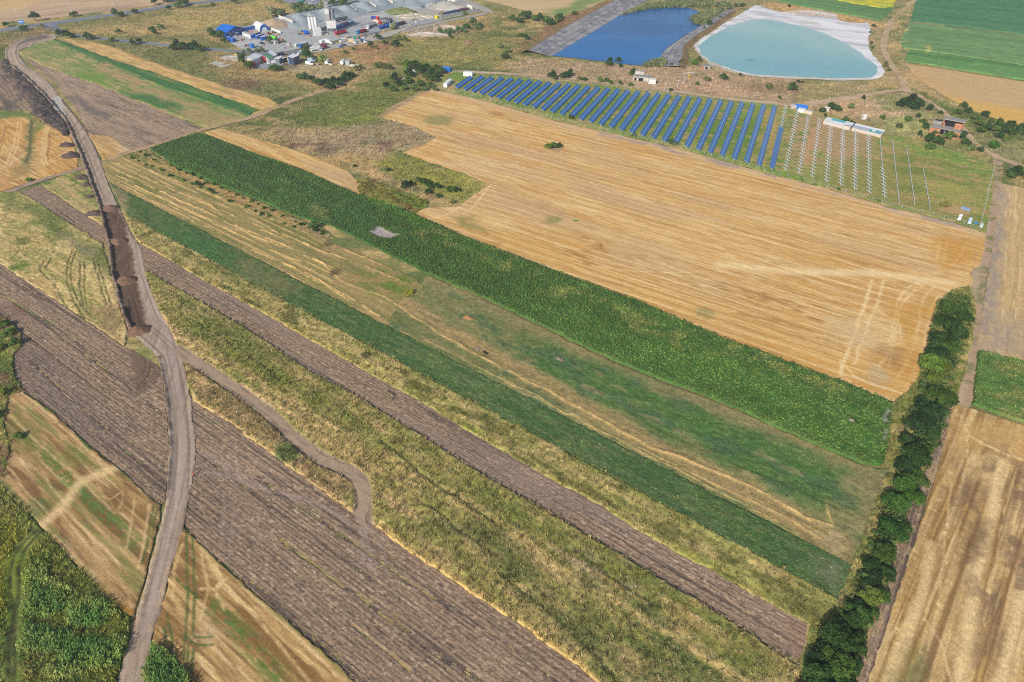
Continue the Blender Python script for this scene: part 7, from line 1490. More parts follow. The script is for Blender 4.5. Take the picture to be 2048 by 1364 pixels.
# ---- heaps
def heap(name, label, px, rx, ry, h, rgb, seed=0, rot=0.0, cat='heap', n=26, group=None, rough=.25, peaks=1, z=0.0, alt=None):
    g = G(*px); V = []; C = []
    xs = np.linspace(-1, 1, n); XX, YY = np.meshgrid(xs, xs)
    d = np.sqrt(XX ** 2 + YY ** 2); th = np.arctan2(YY, XX)
    d = d * (1 + .18 * (fbm(np.cos(th) * 1.5 + seed, np.sin(th) * 1.5, 2, seed) - .5) * 2)
    Z = np.clip(1 - d, 0, 1) ** .9
    if peaks > 1: Z = Z * (.55 + .45 * np.abs(np.sin(XX * peaks * 1.57 + 1.1)))
    Z = Z * (1 + rough * (fbm(XX * 4 + seed, YY * 4, 3, seed + 2) - .5) * 2) - np.where(d > 1, .15, 0)
    Z = Z + rough * .3 * (fbm(XX * 9, YY * 9 + seed, 2, seed + 5) - .5) * (d < .9)
    V = np.stack([XX.ravel() * rx, YY.ravel() * ry, Z.ravel() * h], 1)
    F = np.array([(r * n + c, r * n + c + 1, (r + 1) * n + c + 1, (r + 1) * n + c) for r in range(n - 1) for c in range(n - 1)])
    col = np.tile(np.array(rgb, float)[None, :], (len(V), 1))
    w = sst(.5, .62, fbm(XX * 3 + 3, YY * 3 + seed, 3, seed + 9)).ravel()[:, None]; col = col * (1 - w * .6) + np.array(alt or [c * .8 for c in rgb]) * w * .6
    keep = (d.ravel()[F] < 1.15).any(1); F = F[keep]
    me = np_mesh(name, V, F, M_ROAD, lin(np.clip(col, 0, 255)) * K_ALB)
    o = put(name, me, None, (g.x, g.y, z), rot); tag(o, label, cat, group); return o
heap('sand_heap', 'tan sand heap between the arched hall and the gravel', (548, 50), 17, 13, 5.5, (184, 160, 134), 1, heading((520, 50), (570, 52)))
GR = heading((562, 38), (860, 2))
for i, (x, y, rx, ry, h, lab) in enumerate([(597, 42, 20, 24, 6.0, 'grey gravel heap against the pale end wall'), (652, 31, 34, 22, 6.5, 'grey gravel heap behind the mixing tower'), (690, 24, 24, 20, 6, 'grey gravel heap before the nearest divider wall'), (724, 17, 26, 20, 6, 'grey gravel heap between the first two divider walls'), (757, 11, 26, 20, 6.5, 'grey gravel heap between the middle divider walls'), (790, 4, 26, 20, 6, 'grey gravel heap before the last divider wall'), (845, 2, 34, 26, 6, 'blue-grey gravel heap at the top edge')]):
    heap('gravel_heap', lab, (x, y), rx, ry, h, (150, 160, 164), i + 3, GR, group='gravel heaps behind the mixing plant', peaks=3, n=34, alt=(128, 138, 144))
heap('gravel_heap', 'light gravel mound at the right end of the yard', (898, 13), 26, 20, 4.5, (190, 184, 172), 13, 0, rough=.35); heap('gravel_heap', 'grey gravel heap behind the white-cab lorry', (738, 54), 10, 10, 3.6, (146, 146, 148), 14); heap('gravel_heap', 'small dark heap below the cyan-cab lorry', (742, 67), 8, 5, 1.6, (120, 120, 126), 15, rough=.5); heap('rubble_heap', 'heap of pale concrete rubble in the right part of the yard', (829, 34), 19, 11, 3.2, (206, 194, 176), 16, 0, rough=.7, n=40, alt=(150, 140, 126)); heap('rubble_heap', 'pinkish rubble spread below the yard wall', (905, 57), 17, 9, 2.6, (196, 176, 162), 17, .3, rough=.7, n=36, alt=(140, 120, 110)); heap('rubble_heap', 'grey rubble edge of the dump below the lane', (857, 70), 20, 5, 2.2, (196, 184, 172), 18, .1, rough=.7, n=36, alt=(140, 130, 120)); heap('overgrown_mound', 'overgrown green mound beside the pale rubble heap', (803, 25), 16, 11, 4.5, (126, 134, 86), 19, 0, rough=.4); heap('rubble_heap', 'grey rubble patch with a yellow digger near the poplar', (471, 115), 12, 8, 1.2, (190, 182, 170), 20, rough=.6, n=34); heap('straw_heap', 'low brown mound alone in the rough grass right of the garden', (937, 86), 4.5, 4, 2.4, (146, 112, 90), 21)
heap('gravel_heap', 'dark heap behind the lorry group', (773, 38), 6, 4, 1.6, (96, 96, 96), 22)
# soil along the earth road
for lab, x, y, r, h in [('dark soil pile left of the road, upper of the two on the gold stubble', 134, 291, 4.6, 2.0), ('dark soil pile left of the road, lower of the two on the gold stubble', 143, 312, 5.6, 2.6), ('soil pile left of the road just below the dirt track', 164, 356, 4.4, 1.9), ('low soil pile left of the road, second below the dirt track', 173, 371, 3.4, 1.5), ('small soil pile left of the road, third below the dirt track', 180, 395, 3.0, 1.4), ('broad soil pile left of the road above the ploughed strip', 190, 428, 4.8, 1.8)]:
    heap('soil_pile', lab, (x, y), r, r * .8, h, (98, 82, 74), int(x), 0, cat='soil pile', rough=.4, n=22, group='soil piles beside the earth road')
for lab, x, y, h in [('curved soil front across the road, farthest of the four', 219, 418, 1.6), ('curved soil front across the road, second of the four', 237, 484, 1.7), ('curved soil front across the road, third of the four', 254, 562, 1.8), ('curved soil front across the road, nearest of the four', 278, 662, 1.7)]:
    heap('soil_mound', lab, (x, y), 4.8, 3.6, h * 1.35, (124, 98, 80), int(x), heading((210, 420), (240, 418)), cat='soil pile', rough=.35, n=24, group='fresh soil fronts on the road')
# ---- field piles
heap('manure_heap', 'brown straw manure heap on the meadow, upper left of the two', (936, 637), 2.6, 1.4, 1.1, (176, 130, 88), 61, -.4, rough=.5); heap('log_heap', 'grey brush heap on the green meadow, lower right of the two', (1119, 720), 2.8, 1.1, 1.0, (140, 122, 112), 62, A0, rough=.6); heap('brush_heap', 'grey stick pile inside the sunflower strip near its end', (1701, 846), 1.6, .8, 1.9, (150, 140, 130), 63, A0, rough=.6); heap('stone_heap', 'pale stone patch in the green weeds beside the ploughed field', (566, 905), 1.4, .9, .5, (190, 164, 132), 64, .7)
def trough():
    g = G(965, 704); root = tag(empty('trough', (g.x, g.y, .2), A0), 'small grey trough and plank left on the meadow', 'trough'); m = MB(); m.box(-3.2, -1.4, -.4, .4, 0, .35); m.build('board', plain('old_board', (160, 148, 130), .9, .1), root); MB().box(.2, 2.4, -.3, .3, 0, .4).build('tub', plain('dark_tub', (60, 54, 54), .8, .2), root)
trough()
# ---- mixing plant
def plant():
    M_GR = plain('grey_steel', (150, 158, 166), .6, .3, .1, .2); M_WH = paint_of((232, 232, 230)); M_LAT = plain('lattice_steel', (176, 176, 172), .6, .3)
    g = G(628, 63); h = heading((620, 63), (640, 62)); r = tag(empty('cement_silos', (g.x, g.y, .1), h), 'three white cement silos standing left of the mixing tower', 'silo')
    MB().box(-3.4, 3.4, .3, .6, 2.4, 11.2).build('backing_panel', M_WH, r)
    for x in (-2.4, 0, 2.4):
        s = MB().tube((x, 0, 2.2), (x, 0, 11.5), 1.35, 1.35, 14).tube((x, 0, 2.2), (x, 0, .6), 1.35, .3, 12).build('silo', M_WH, r, smooth=False); MB().tube((x, 0, 11.5), (x, 0, 12.0), 1.35, .4, 12).build('cap', M_GR, s)
        m = MB()
        for a in range(4): m.tube((x + 1.1 * math.cos(a * 1.57 + .78), 1.1 * math.sin(a * 1.57 + .78), 0), (x + 1.1 * math.cos(a * 1.57 + .78), 1.1 * math.sin(a * 1.57 + .78), 2.6), .1, .1, 5)
        m.build('legs', M_LAT, s)
    container('white control cabin below the cement silos', (635, 70.5), (640, 70), (226, 228, 226), 6, 4.5, 5.6, (236, 236, 234))
    g = G(664, 64); r = tag(empty('mixing_tower', (g.x, g.y, .1), heading((655, 64.5), (675, 63.3))), 'tall asphalt mixing tower of white bins and grey steel', 'tower')
    m = MB()
    for x in (-3.6, 0, 3.6):
        for y in (-2.2, 2.2): m.box(x - .18, x + .18, y - .18, y + .18, 0, 7)
    for z in (3.4, 6.8):
        m.box(-3.8, 3.8, -2.3, -2.1, z, z + .25); m.box(-3.8, 3.8, 2.1, 2.3, z, z + .25)
    m.build('frame', M_LAT, r)
    for x in (-1.9, 1.9): MB().box(x - 1.86, x + 1.86, -2.7, 2.4, 3.4, 9.2).build('bin', M_WH, r)
    MB().box(-3.8, 3.8, -2.5, 2.5, 9.2, 9.5).build('deck', M_LAT, r)
    m = MB()
    for x in np.linspace(-3.8, 3.8, 6): m.box(x - .05, x + .05, -2.5, -2.4, 9.5, 10.6)
    m.box(-3.8, 3.8, -2.5, -2.42, 10.5, 10.6); m.build('railing', M_LAT, r)
    MB().tube((1.9, 1.5, 9.5), (1.9, 1.5, 17.5), 2.2, 2.2, 14).tube((1.9, 1.5, 17.5), (1.9, 1.5, 18.2), 2.2, .6, 14).build('hot_silo', M_GR, r)
    MB().box(-3.4, -.2, -1.6, 1.6, 9.5, 14.0, .2, .2).build('screen_house', plain('reddish_housing', (190, 178, 174), .7, .2), r); MB().box(-3.8, -.4, -1.8, 1.8, 14.0, 18.0).build('upper_bin', M_WH, r)
    m = MB()
    for x in (-3.6, -.6):
        for y in (-1.3, 1.3): m.box(x - .12, x + .12, y - .12, y + .12, 17.8, 24.5)
    for z in (19.5, 21.5, 24): m.box(-3.7, -.5, -1.4, -1.2, z, z + .2); m.box(-3.7, -.5, 1.2, 1.4, z, z + .2); m.box(-3.7, -3.5, -1.4, 1.4, z, z + .2); m.box(-.7, -.5, -1.4, 1.4, z, z + .2)
    m.build('lift_frame', M_LAT, r); MB().box(-3.2, -1.0, -1.0, 1.0, 18, 24).build('lift_casing', plain('lift_grey', (186, 190, 192), .6, .3), r); MB().box(-3.5, -1.4, -.6, .6, 24.2, 25.6, .2, .1).build('lift_head', M_GR, r); MB().box(-4.6, -3.7, -.4, .4, 23.4, 24.2).build('drive', paint_of((226, 176, 60)), r)
    m = MB(); m.add([(-4.5, -3.4, 0), (-4.5, -2.8, 0), (-9.5, -2.8, 5.5), (-9.5, -3.4, 5.5), (-4.5, -3.4, .5), (-4.5, -2.8, .5), (-9.5, -2.8, 6.0), (-9.5, -3.4, 6.0)], [(0, 1, 2, 3), (4, 5, 6, 7), (0, 1, 5, 4), (1, 2, 6, 5), (2, 3, 7, 6), (3, 0, 4, 7)]); m.build('conveyor', M_CHAS, r)
    g = G(650, 62); d = tag(empty('dryer_drum', (g.x, g.y, .1), heading((640, 64), (656, 60))), 'dark dryer drum and machinery between silos and tower', 'machine'); MB().tube((-4, 0, 2), (4, 0, 2.6), 1.2, 1.2, 12).build('drum', plain('drum_steel', (96, 104, 112), .6, .3), d)
    m = MB()
    for x in (-3, 0, 3): m.box(x - .2, x + .2, -1, 1, 0, 1.4)
    m.build('stand', M_LAT, d); MB().box(3.2, 4.6, -1, 1, 1.2, 3.2).build('burner', paint_of((200, 60, 80)), d)
plant()
def tank(label, px, to, L, r, rgb, z=1.4, bands=0):
    g = G(*px); root = tag(empty('storage_tank', (g.x, g.y, .1), heading(px, to)), label, 'tank'); MB().tube((-L / 2, 0, z), (L / 2, 0, z), r, r, 14).build('shell', paint_of(rgb), root); m = MB()
    for x in (-L * .32, L * .32): m.box(x - .2, x + .2, -r * .8, r * .8, 0, z - r * .4)
    m.build('saddle', M_CHAS, root)
    if bands:
        m = MB()
        for i in range(bands): x = -L / 2 + L * (i + .5) / bands; m.tube((x - .08, 0, z), (x + .08, 0, z), r + .05, r + .05, 14)
        m.build('hoop', M_CHAS, root)
tank('long dark tank farthest back behind the mixing tower', (683, 43), (697, 40.5), 12, 1.3, (86, 98, 106), 2.4, 6); tank('banded blue-grey tank nearest the red lorry', (680, 56), (690, 54), 9, 1.4, (96, 140, 196), 1.5, 7); tank('maroon tank between the blue tanks', (689, 52.5), (697, 50.5), 8, 1.5, (112, 66, 96), 1.6, 3); tank('pale blue banded tank right of the maroon tank', (699, 49), (707, 47), 9, 1.5, (150, 184, 214), 1.6, 7); tank('white cylinder tank on the grass by the pale round tree', (655, 128), (659, 124), 5, 1.3, (226, 230, 234), 1.6, 2); tank('white upright-looking tank between the van row and the open shed', (686, 129), (690, 125.5), 5, 1.4, (232, 234, 236), 1.8)
tank('blue tank carried behind the yellow loader in the yard', (613, 69), (619, 71), 4.5, 1.5, (24, 100, 206), 1.7)
def loader(label, px, to, rgb=(206, 150, 80), s=1.0):
    g = G(*px); r = tag(empty('wheel_loader', (g.x, g.y, .1), heading(px, to)), label, 'loader'); MB().box(-2.6 * s, .2 * s, -.9 * s, .9 * s, .8 * s, 1.8 * s, .1, .1).build('body', paint_of(rgb), r); MB().box(-.6 * s, .7 * s, -.7 * s, .7 * s, 1.8 * s, 3.0 * s, .12, .08).build('cab', M_GLASS, r)
    m = MB(); m.tube((.6 * s, -.6 * s, 1.2 * s), (2.6 * s, -.6 * s, .8 * s), .15 * s, .15 * s, 6).tube((.6 * s, .6 * s, 1.2 * s), (2.6 * s, .6 * s, .8 * s), .15 * s, .15 * s, 6); m.build('arm', paint_of(rgb), r); MB().prism([(2.5 * s, .1), (3.5 * s, .1), (3.3 * s, .5 * s), (2.8 * s, 1.1 * s), (2.5 * s, 1.0 * s)], -1.2 * s, 1.2 * s).build('bucket', M_CHAS, r); wheels(r, (1.2 * s, -1.7 * s), .95 * s, .65 * s, WHEEL_ME)
loader('yellow wheel loader beside the blue tank in the yard', (605, 68.5), (599, 69)); loader('yellow loader nearest the edge in the machine group by the small tree', (558, 86.5), (565, 84)); loader('small yellow loader right of the machine group', (566, 84.5), (572, 83), s=.8); loader('yellow digger on the rubble patch near the poplar', (475, 112.5), (480, 113), (226, 196, 90), .9); loader('orange machine between the containers and the barrier blocks', (538, 70), (544, 68), (206, 84, 50), .8); loader('small yellow machine behind the orange machine', (547, 66.5), (552, 65.5), (226, 170, 70), .7); loader('yellow machine at the end of the pipe stack', (884, 29), (879, 28), (232, 190, 40), .9); loader('orange machine far back in the yard', (872, 10), (868, 11), (222, 120, 80), .9); loader('yellow and blue machine at the top corner of the yard', (893, 5.5), (897, 7), (226, 180, 60), .9); loader('yellow-green roller in the lorry group', (768, 49), (765, 51), (176, 176, 80), .8)
tank('lime green tank of the machine group by the small tree', (548, 80.5), (555, 82), 6, 1.3, (100, 206, 60), 2.0); container('grey-white skip beside the lime tank', (552, 88), (557, 86.5), (196, 196, 206), 3, 2, 2, (206, 206, 212))
def barrier(label, px, to, n=4):
    g = G(*px); r = tag(empty('road_barrier', (g.x, g.y, .1), heading(px, to)), label, 'barrier')
    for i in range(n): MB().prism([(-.3, 0), (.3, 0), (.12, .9), (-.12, .9)], i * 1.1 - n * .55, i * 1.1 - n * .55 + 1.05).build('block', paint_of((206, 40, 60) if i % 2 else (236, 236, 236)), r)
    r.rotation_euler.z += math.pi / 2
barrier('red and white barrier row in front of the navy car', (527, 92), (531, 91), 5); barrier('red and white barrier pair at the yard kerb', (571, 97), (574, 96), 2); barrier('red and white barrier pair farther along the yard kerb', (583, 94), (586, 93), 2)
# ---- lamp posts and poles
def lamp(label, base, h=8.5, arm=True, rgb=(206, 208, 206), name='lamp_post', cat='lamp post'):
    g = G(*base); r = tag(empty(name, (g.x, g.y, 0)), label, cat); m = plain('pole_%d' % rgb[0], rgb, .7, .2); MB().tube((0, 0, -.2), (0, 0, h), .2, .12, 8).build('pole', m, r)
    if arm: MB().tube((0, 0, h), (-1.2, -.4, h + .3), .07, .06, 6).build('arm', m, r); MB().box(-1.9, -1.1, -.6, -.25, h + .2, h + .38).build('lamp_head', m, r)
    else: MB().box(-1.0, 1.0, -.08, .08, h - .9, h - .75).build('crossarm', m, r)
for lab, x, y, h in [('lamp post beside the maroon car', 497, 100.5, 8.5), ('lamp post beside the striped shed', 559, 109, 8), ('lamp post below the mixing plant', 637.5, 87.5, 8), ('lamp post beside the cyan-cab lorry', 711, 75, 8.5), ('lamp post in the lorry group by the pale bush', 780, 58.5, 8.5), ('lamp post by the pale rubble heap', 845, 44, 6), ('lamp post behind the arched hall', 507, 51, 7)]: lamp(lab, (x, y), h)
for lab, x, y, h in [('white roadside pole farthest left above the blue sign', 39, 41, 10.5), ('white roadside pole second from the left', 58, 33, 10.5), ('white roadside pole in the tan field, third from the left', 143, 24.5, 11), ('white roadside pole fourth from the left', 229, 16, 9)]: lamp(lab, (x, y), h, False, (222, 220, 214), 'utility_pole', 'pole')
for lab, x, y in [('yellow marker pole left of the pair beside the main road', 182.5, 41), ('yellow marker pole right of the pair beside the main road', 205, 37), ('yellow marker pole beside the side road', 223, 77)]:
    g = G(x, y); o = MB().tube((0, 0, -.1), (0, 0, 2.6), .14, .14, 6).build('marker_pole', paint_of((232, 206, 50)), None, g); tag(o, lab, 'pole')
def billboard():
    g = G(46, 53); r = tag(empty('billboard', (g.x, g.y, 0), .3), 'blue roadside billboard at the junction', 'billboard'); MB().box(-2.2, 2.2, -.1, .1, 2.2, 5.0).build('board', paint_of((70, 130, 206)), r); MB().box(-2.0, 1.4, -.14, -.1, 3.4, 4.2).build('print', paint_of((206, 222, 240)), r); m = MB()
    for x in (-1.6, 1.6): m.box(x - .1, x + .1, -.08, .08, -.1, 2.2)
    m.build('posts', M_STEEL, r)
billboard()
for i, (lab, x, y) in enumerate([('leaning concrete post nearest the solar fence on the brown slope', 1334, 189), ('concrete post left of the leaning one', 1329, 181), ('concrete pipe post second up the brown slope', 1355, 175), ('concrete pipe post third up the brown slope', 1367, 168)]): lamp(lab, (x, y), 5.5, False, (206, 196, 176), 'concrete_post', 'post')
g = G(1378, 157); o = tag(empty('pipe_trestle', (g.x, g.y, 0), .5), 'yellow trestle carrying a white pipe down the brown slope', 'trestle'); MB().box(-.4, .4, -.3, .3, -.1, 3.6).build('pier', paint_of((206, 170, 80)), o); MB().tube((-5, 1, 3.9), (5, -.4, 4.1), .25, .25, 8).build('pipe', paint_of((206, 206, 200)), o)
# ---- pipe stack
def pipes():
    g = G(912, 25); h = heading((890, 30), (934, 18)); L = (G(890, 30) - G(934, 18)).length; r = tag(empty('pipe_stack', (g.x, g.y, .1), h), 'stack of long dark blue and maroon pipes behind the grey wall', 'pipes')
    for k in range(7):
        for t in range(2): MB().tube((-L / 2, -3 + k * .95, .5 + t * .85), (L * .08, -3 + k * .95, .5 + t * .85), .45, .45, 8).build('blue_pipe', paint_of((40, 58, 100)), r); MB().tube((L * .1, -3 + k * .95, .4 + t * .7), (L / 2, -3 + k * .95, .4 + t * .7), .4, .4, 8).build('maroon_pipe', paint_of((104, 62, 66)), r)
pipes()
# ---- sheds of the small court
def flat_shed(label, corners, h, rgb, roofc, name='shed', cat='shed', stripes=None, slope=0.0):
    """corners: four roof-corner pixels projected to the ground; h height"""
    P = [G(x, y, h) for x, y in corners]; c = sum(P, Vector()) / 4; root = tag(empty(name, (c.x, c.y, 0)), label, cat)
    q = [Vector((p.x - c.x, p.y - c.y, 0)) for p in P]
    m = MB(); m.add([(v.x * .97, v.y * .97, 0) for v in q] + [(v.x * .97, v.y * .97, h - .1) for v in q], [(0, 1, 5, 4), (1, 2, 6, 5), (2, 3, 7, 6), (3, 0, 4, 7)]); m.build('wall', paint_of(rgb), root)
    st_ = stripes or [(0, 1, roofc)]
    for a, b, c_ in st_:
        e = [q[0].lerp(q[1], a), q[0].lerp(q[1], b), q[3].lerp(q[2], b), q[3].lerp(q[2], a)]
        zz = lambda v, t: h + slope * (t - .5)
        m = MB(); m.add([(v.x, v.y, zz(v, t)) for v, t in zip(e, (a, b, b, a))] + [(v.x, v.y, zz(v, t) + .12) for v, t in zip(e, (a, b, b, a))], [(0, 1, 2, 3), (4, 5, 6, 7), (0, 1, 5, 4), (1, 2, 6, 5), (2, 3, 7, 6), (3, 0, 4, 7)]); m.build('roof_sheet', paint_of(c_), root)
    return root
flat_shed('shed with green, dark, white-striped and red roof sheets', [(526, 109.5), (541, 102), (555.5, 110.5), (538, 118.5)], 4.0, (206, 206, 206), None, stripes=[(0, .5, (76, 126, 86)), (.5, .62, (60, 100, 110)), (.62, .72, (222, 222, 222)), (.72, .80, (130, 140, 150)), (.80, .90, (222, 222, 222)), (.9, 1, (186, 190, 196))], slope=1.2)
flat_shed('red-roofed lean-to at the front of the striped shed', [(537, 117), (553, 108.5), (556, 111), (540, 119)], 3.3, (160, 150, 150), (164, 60, 52)); flat_shed('grey-white hall at the left of the small court', [(493, 115), (508, 106.5), (526, 110), (511, 120)], 4.0, (196, 200, 206), (206, 208, 210)); flat_shed('white canopy between striped shed and dark containers', [(547, 117), (556, 112.5), (566, 113), (558, 118.5)], 3.6, (120, 124, 134), (232, 228, 222))
def cube_house():
    r = flat_shed('dark blue cube house with white flat roof and white front columns', [(575, 113), (586, 107), (598.5, 110.5), (586.5, 116)], 5.2, (70, 82, 112), (224, 226, 230), 'house', 'house')
    for x, y in ((578, 125.5), (582, 126.5)):
        g = G(x, y) - r.location; MB().box(g.x - .5, g.x + .5, g.y - .3, g.y + .3, 0, 3.6).build('column', paint_of((232, 234, 236)), r)
cube_house()
for lab, x, y, r_, c in [('white junk pile beside the open shed in the van row', 705, 131, 2.4, (222, 216, 210)), ('junk pile at the end of the van row', 714, 132, 2.6, (206, 206, 212)), ('pale blue tarp heap before the cube house', 577, 128, 1.8, (150, 200, 226)), ('white plastic junk in the overgrown garden', 827, 143, 1.8, (214, 210, 206)), ('orange drum in the overgrown garden', 842, 168, 1.0, (222, 150, 80)), ('red drum beside the blue garden container', 897, 147.5, 1.0, (180, 40, 50)), ('white litter heap at the garden fence', 857, 171, 1.4, (222, 216, 210)), ('red tarp heap in the grass beside the dark bush', 795, 97, 1.4, (200, 60, 80)), ('white pallets under the third and fourth solar rows', 970, 170, 2.4, (232, 226, 216)), ('white pallet left between the solar rows', 977, 166, 1.6, (236, 232, 226))]:
    heap('junk_pile', lab, (x, y), r_, r_ * .6, 1.2, c, int(x), .4, cat='junk', rough=.8, n=14, alt=tuple(v * .6 for v in c))
# ---- teal-roofed shed
def teal_shed():
    A, B, C = G(1655, 234, 3), G(1712, 247, 3), G(1770, 261, 3); h = math.atan2(C.y - A.y, C.x - A.x); L = (C - A).length; root = tag(empty('long_shed', (A.x, A.y, 0), h), 'long low shed with white and teal roof sheets at the end of the racks', 'shed'); W = 6.5
    MB().box(0, L * .47, -W + .4, -.3, 0, 2.3).build('wall', paint_of((206, 200, 194)), root); MB().box(L * .5, L, -W + .4, -.3, 0, 2.3).build('wall', paint_of((206, 194, 184)), root)
    for i, (a, b, v0, v1, c, z) in enumerate([(0, .10, -W, 0, (226, 228, 228), 2.9), (.10, .34, -W * .5, 0, (92, 176, 180), 3.0), (.10, .36, -W, -W * .5, (226, 228, 228), 2.7), (.34, .48, -W * .8, 0, (222, 224, 226), 3.1), (.5, 1.0, -W * .35, 0, (232, 234, 236), 3.1), (.5, .78, -W, -W * .35, (176, 182, 190), 2.8), (.78, .97, -W, -W * .35, (92, 170, 176), 2.8), (.82, .88, -W * .8, -W * .5, (222, 226, 226), 2.95)]):
        MB().add([(a * L, v0, z - .3), (b * L, v0, z - .3), (b * L, v1, z), (a * L, v1, z), (a * L, v0, z - .2), (b * L, v0, z - .2), (b * L, v1, z + .1), (a * L, v1, z + .1)], [(0, 1, 2, 3), (4, 5, 6, 7), (0, 1, 5, 4), (1, 2, 6, 5), (2, 3, 7, 6), (3, 0, 4, 7)]).build('roof_sheet', paint_of(c), root)
teal_shed()
# ---- ruins
def brick_ruin():
    M_BR = plain('ruin_brick', (204, 144, 110), .9, .1, 0, .25, .8); M_CC = plain('ruin_concrete', (166, 162, 156), .9, .1, 0, .3, .6); M_DK = plain('painted_room_shade', (50, 46, 46), .9, .05)  # dark sheets stand in for the shade inside the rooms
    a, b = (1862, 266), (1912, 276); g = G(1888, 268); h = heading(a, b); root = tag(empty('brick_ruin', (g.x, g.y, 0), h), 'roofless two-storey brick ruin with grey slabs among bushes', 'ruin')
    W, D = 15, 11; root.scale = (1.08, 1.0, 1.3)
    # front wall with a wide window opening
    m = MB(); m.box(-W / 2, -2.6, -D / 2, -D / 2 + .4, 0, 3.4); m.box(2.2, W / 2, -D / 2, -D / 2 + .4, 0, 3.4); m.box(-2.6, 2.2, -D / 2, -D / 2 + .4, 0, .8); m.box(-W / 2, -W / 2 + .4, -D / 2 + .4, D / 2, 0, 3.4); m.box(W / 2 - .4, W / 2, -D / 2 + .4, D / 2, 0, 3.4); m.box(-W / 2 + .4, W / 2 - .4, D / 2 - .4, D / 2, 0, 3.4); m.build('wall', M_BR, root)
    MB().box(-2.6, 2.2, -D / 2 + 1.2, -D / 2 + 1.3, 0, 3.4).build('room_shade_sheet', M_DK, root); m = MB()
    for x in (-2.6, -.2, 2.1): m.box(x, x + .14, -D / 2 - .03, -D / 2 + .2, .8, 3.4)
    m.box(-2.6, 2.24, -D / 2 - .03, -D / 2 + .2, 3.25, 3.4); m.build('window_frame', paint_of((222, 216, 210)), root)
    MB().box(-W / 2 - .3, W / 2 + .3, -D / 2 - .6, -D / 2 + 2.4, 3.4, 3.75).build('slab', M_CC, root); MB().box(-W / 2 + .2, W / 2 - .2, -D / 2 + 2.4, D / 2 - .3, 3.2, 3.4).build('floor_slab', M_CC, root)
    m = MB(); m.box(-2.6, -2.2, -1, D / 2, 3.4, 6.3); m.box(W / 2 - .6, W / 2 - .2, -1, D / 2, 3.4, 6.3); m.box(-2.6, W / 2 - .2, D / 2 - .4, D / 2, 3.4, 6.3); m.box(3.4, W / 2 - .2, -1, -.7, 3.4, 5.9); m.box(-2.6, -1.4, -1, -.7, 3.4, 5.0); m.build('upper_wall', M_BR, root)
    MB().box(-1.4, 3.4, 1.8, 1.9, 3.4, 6.2).build('room_shade_sheet', M_DK, root); MB().box(-3.2, W / 2 + .3, .4, D / 2 + .5, 6.3, 6.7).build('roof_slab', M_CC, root); MB().box(-W / 2, -3, 1.5, D / 2, 3.4, 4.8).build('upper_wall', M_CC, root); MB().box(-W / 2 + .6, -3.6, 2.2, D / 2 - .8, 4.8, 4.84).build('room_shade_sheet', M_DK, root)
brick_ruin()
def pale_ruin():
    M_PW = plain('pale_ruin_wall', (206, 200, 190), .9, .1, 0, .25, .7); M_RF = plain('pale_ruin_slab', (160, 158, 158), .9, .1, 0, .3, .6); M_DK = plain('painted_room_shade', (50, 46, 46), .9, .05)  # same dark colour painted in for indoor shade
    g = G(1282, 160); root = tag(empty('pale_ruin', (g.x, g.y, 0), heading((1267, 163), (1297, 166))), 'pale roofless ruin with dark window holes beside the small white hut', 'ruin'); W, D = 11, 7
    m = MB(); m.box(-W / 2, -W / 2 + 1, -D / 2, -D / 2 + .4, 0, 3.2); m.box(-W / 2 + 2.6, -W / 2 + 4.0, -D / 2, -D / 2 + .4, 0, 3.2); m.box(1.8, W / 2, -D / 2, -D / 2 + .4, 0, 3.2); m.box(-W / 2 + 1, 1.8, -D / 2, -D / 2 + .4, 2.4, 3.2); m.box(-W / 2, -W / 2 + .4, -D / 2 + .4, D / 2, 0, 3.2); m.box(W / 2 - .4, W / 2, -D / 2 + .4, D / 2, 0, 3.2); m.box(-W / 2 + .4, W / 2 - .4, D / 2 - .4, D / 2, 0, 3.2); m.build('wall', M_PW, root)
    MB().box(-W / 2 + .4, W / 2 - .4, -D / 2 + 1, -D / 2 + 1.1, 0, 2.6).build('room_shade_sheet', M_DK, root); MB().box(-W / 2 - .2, W / 2 + .2, -D / 2 - .2, 1.0, 3.2, 3.5).build('slab', M_RF, root); MB().box(-W / 2 + .6, 1.6, 1.0, D / 2, 3.2, 5.4).build('upper_wall', M_PW, root); MB().box(-W / 2 + 1, 1.2, 1.4, D / 2 - .4, 5.4, 5.44).build('roof_edge', M_RF, root)
    g = G(1411, 138); root = tag(empty('small_ruin', (g.x, g.y, 0), .3), 'small ruined hut with a brick side on the bank of the turquoise pond', 'ruin')
    m = MB(); m.box(-2.6, -1.4, -2, -1.7, 0, 3); m.box(.6, 2.6, -2, -1.7, 0, 3); m.box(-1.4, .6, -2, -1.7, 2.2, 3); m.box(2.3, 2.6, -1.7, 2, 0, 3); m.box(-2.3, 2.3, 1.7, 2, 0, 3); m.build('wall', M_PW, root); MB().box(-2.62, -2.3, -1.7, 2, 0, 3).build('brick_side', plain('ruin_brick', (196, 128, 92)), root); MB().box(-2.2, 2.2, -.6, -.5, 0, 2.4).build('room_shade_sheet', M_DK, root); MB().box(-2.9, 2.9, -2.3, 2.3, 3, 3.3).build('slab', M_RF, root)
pale_ruin()
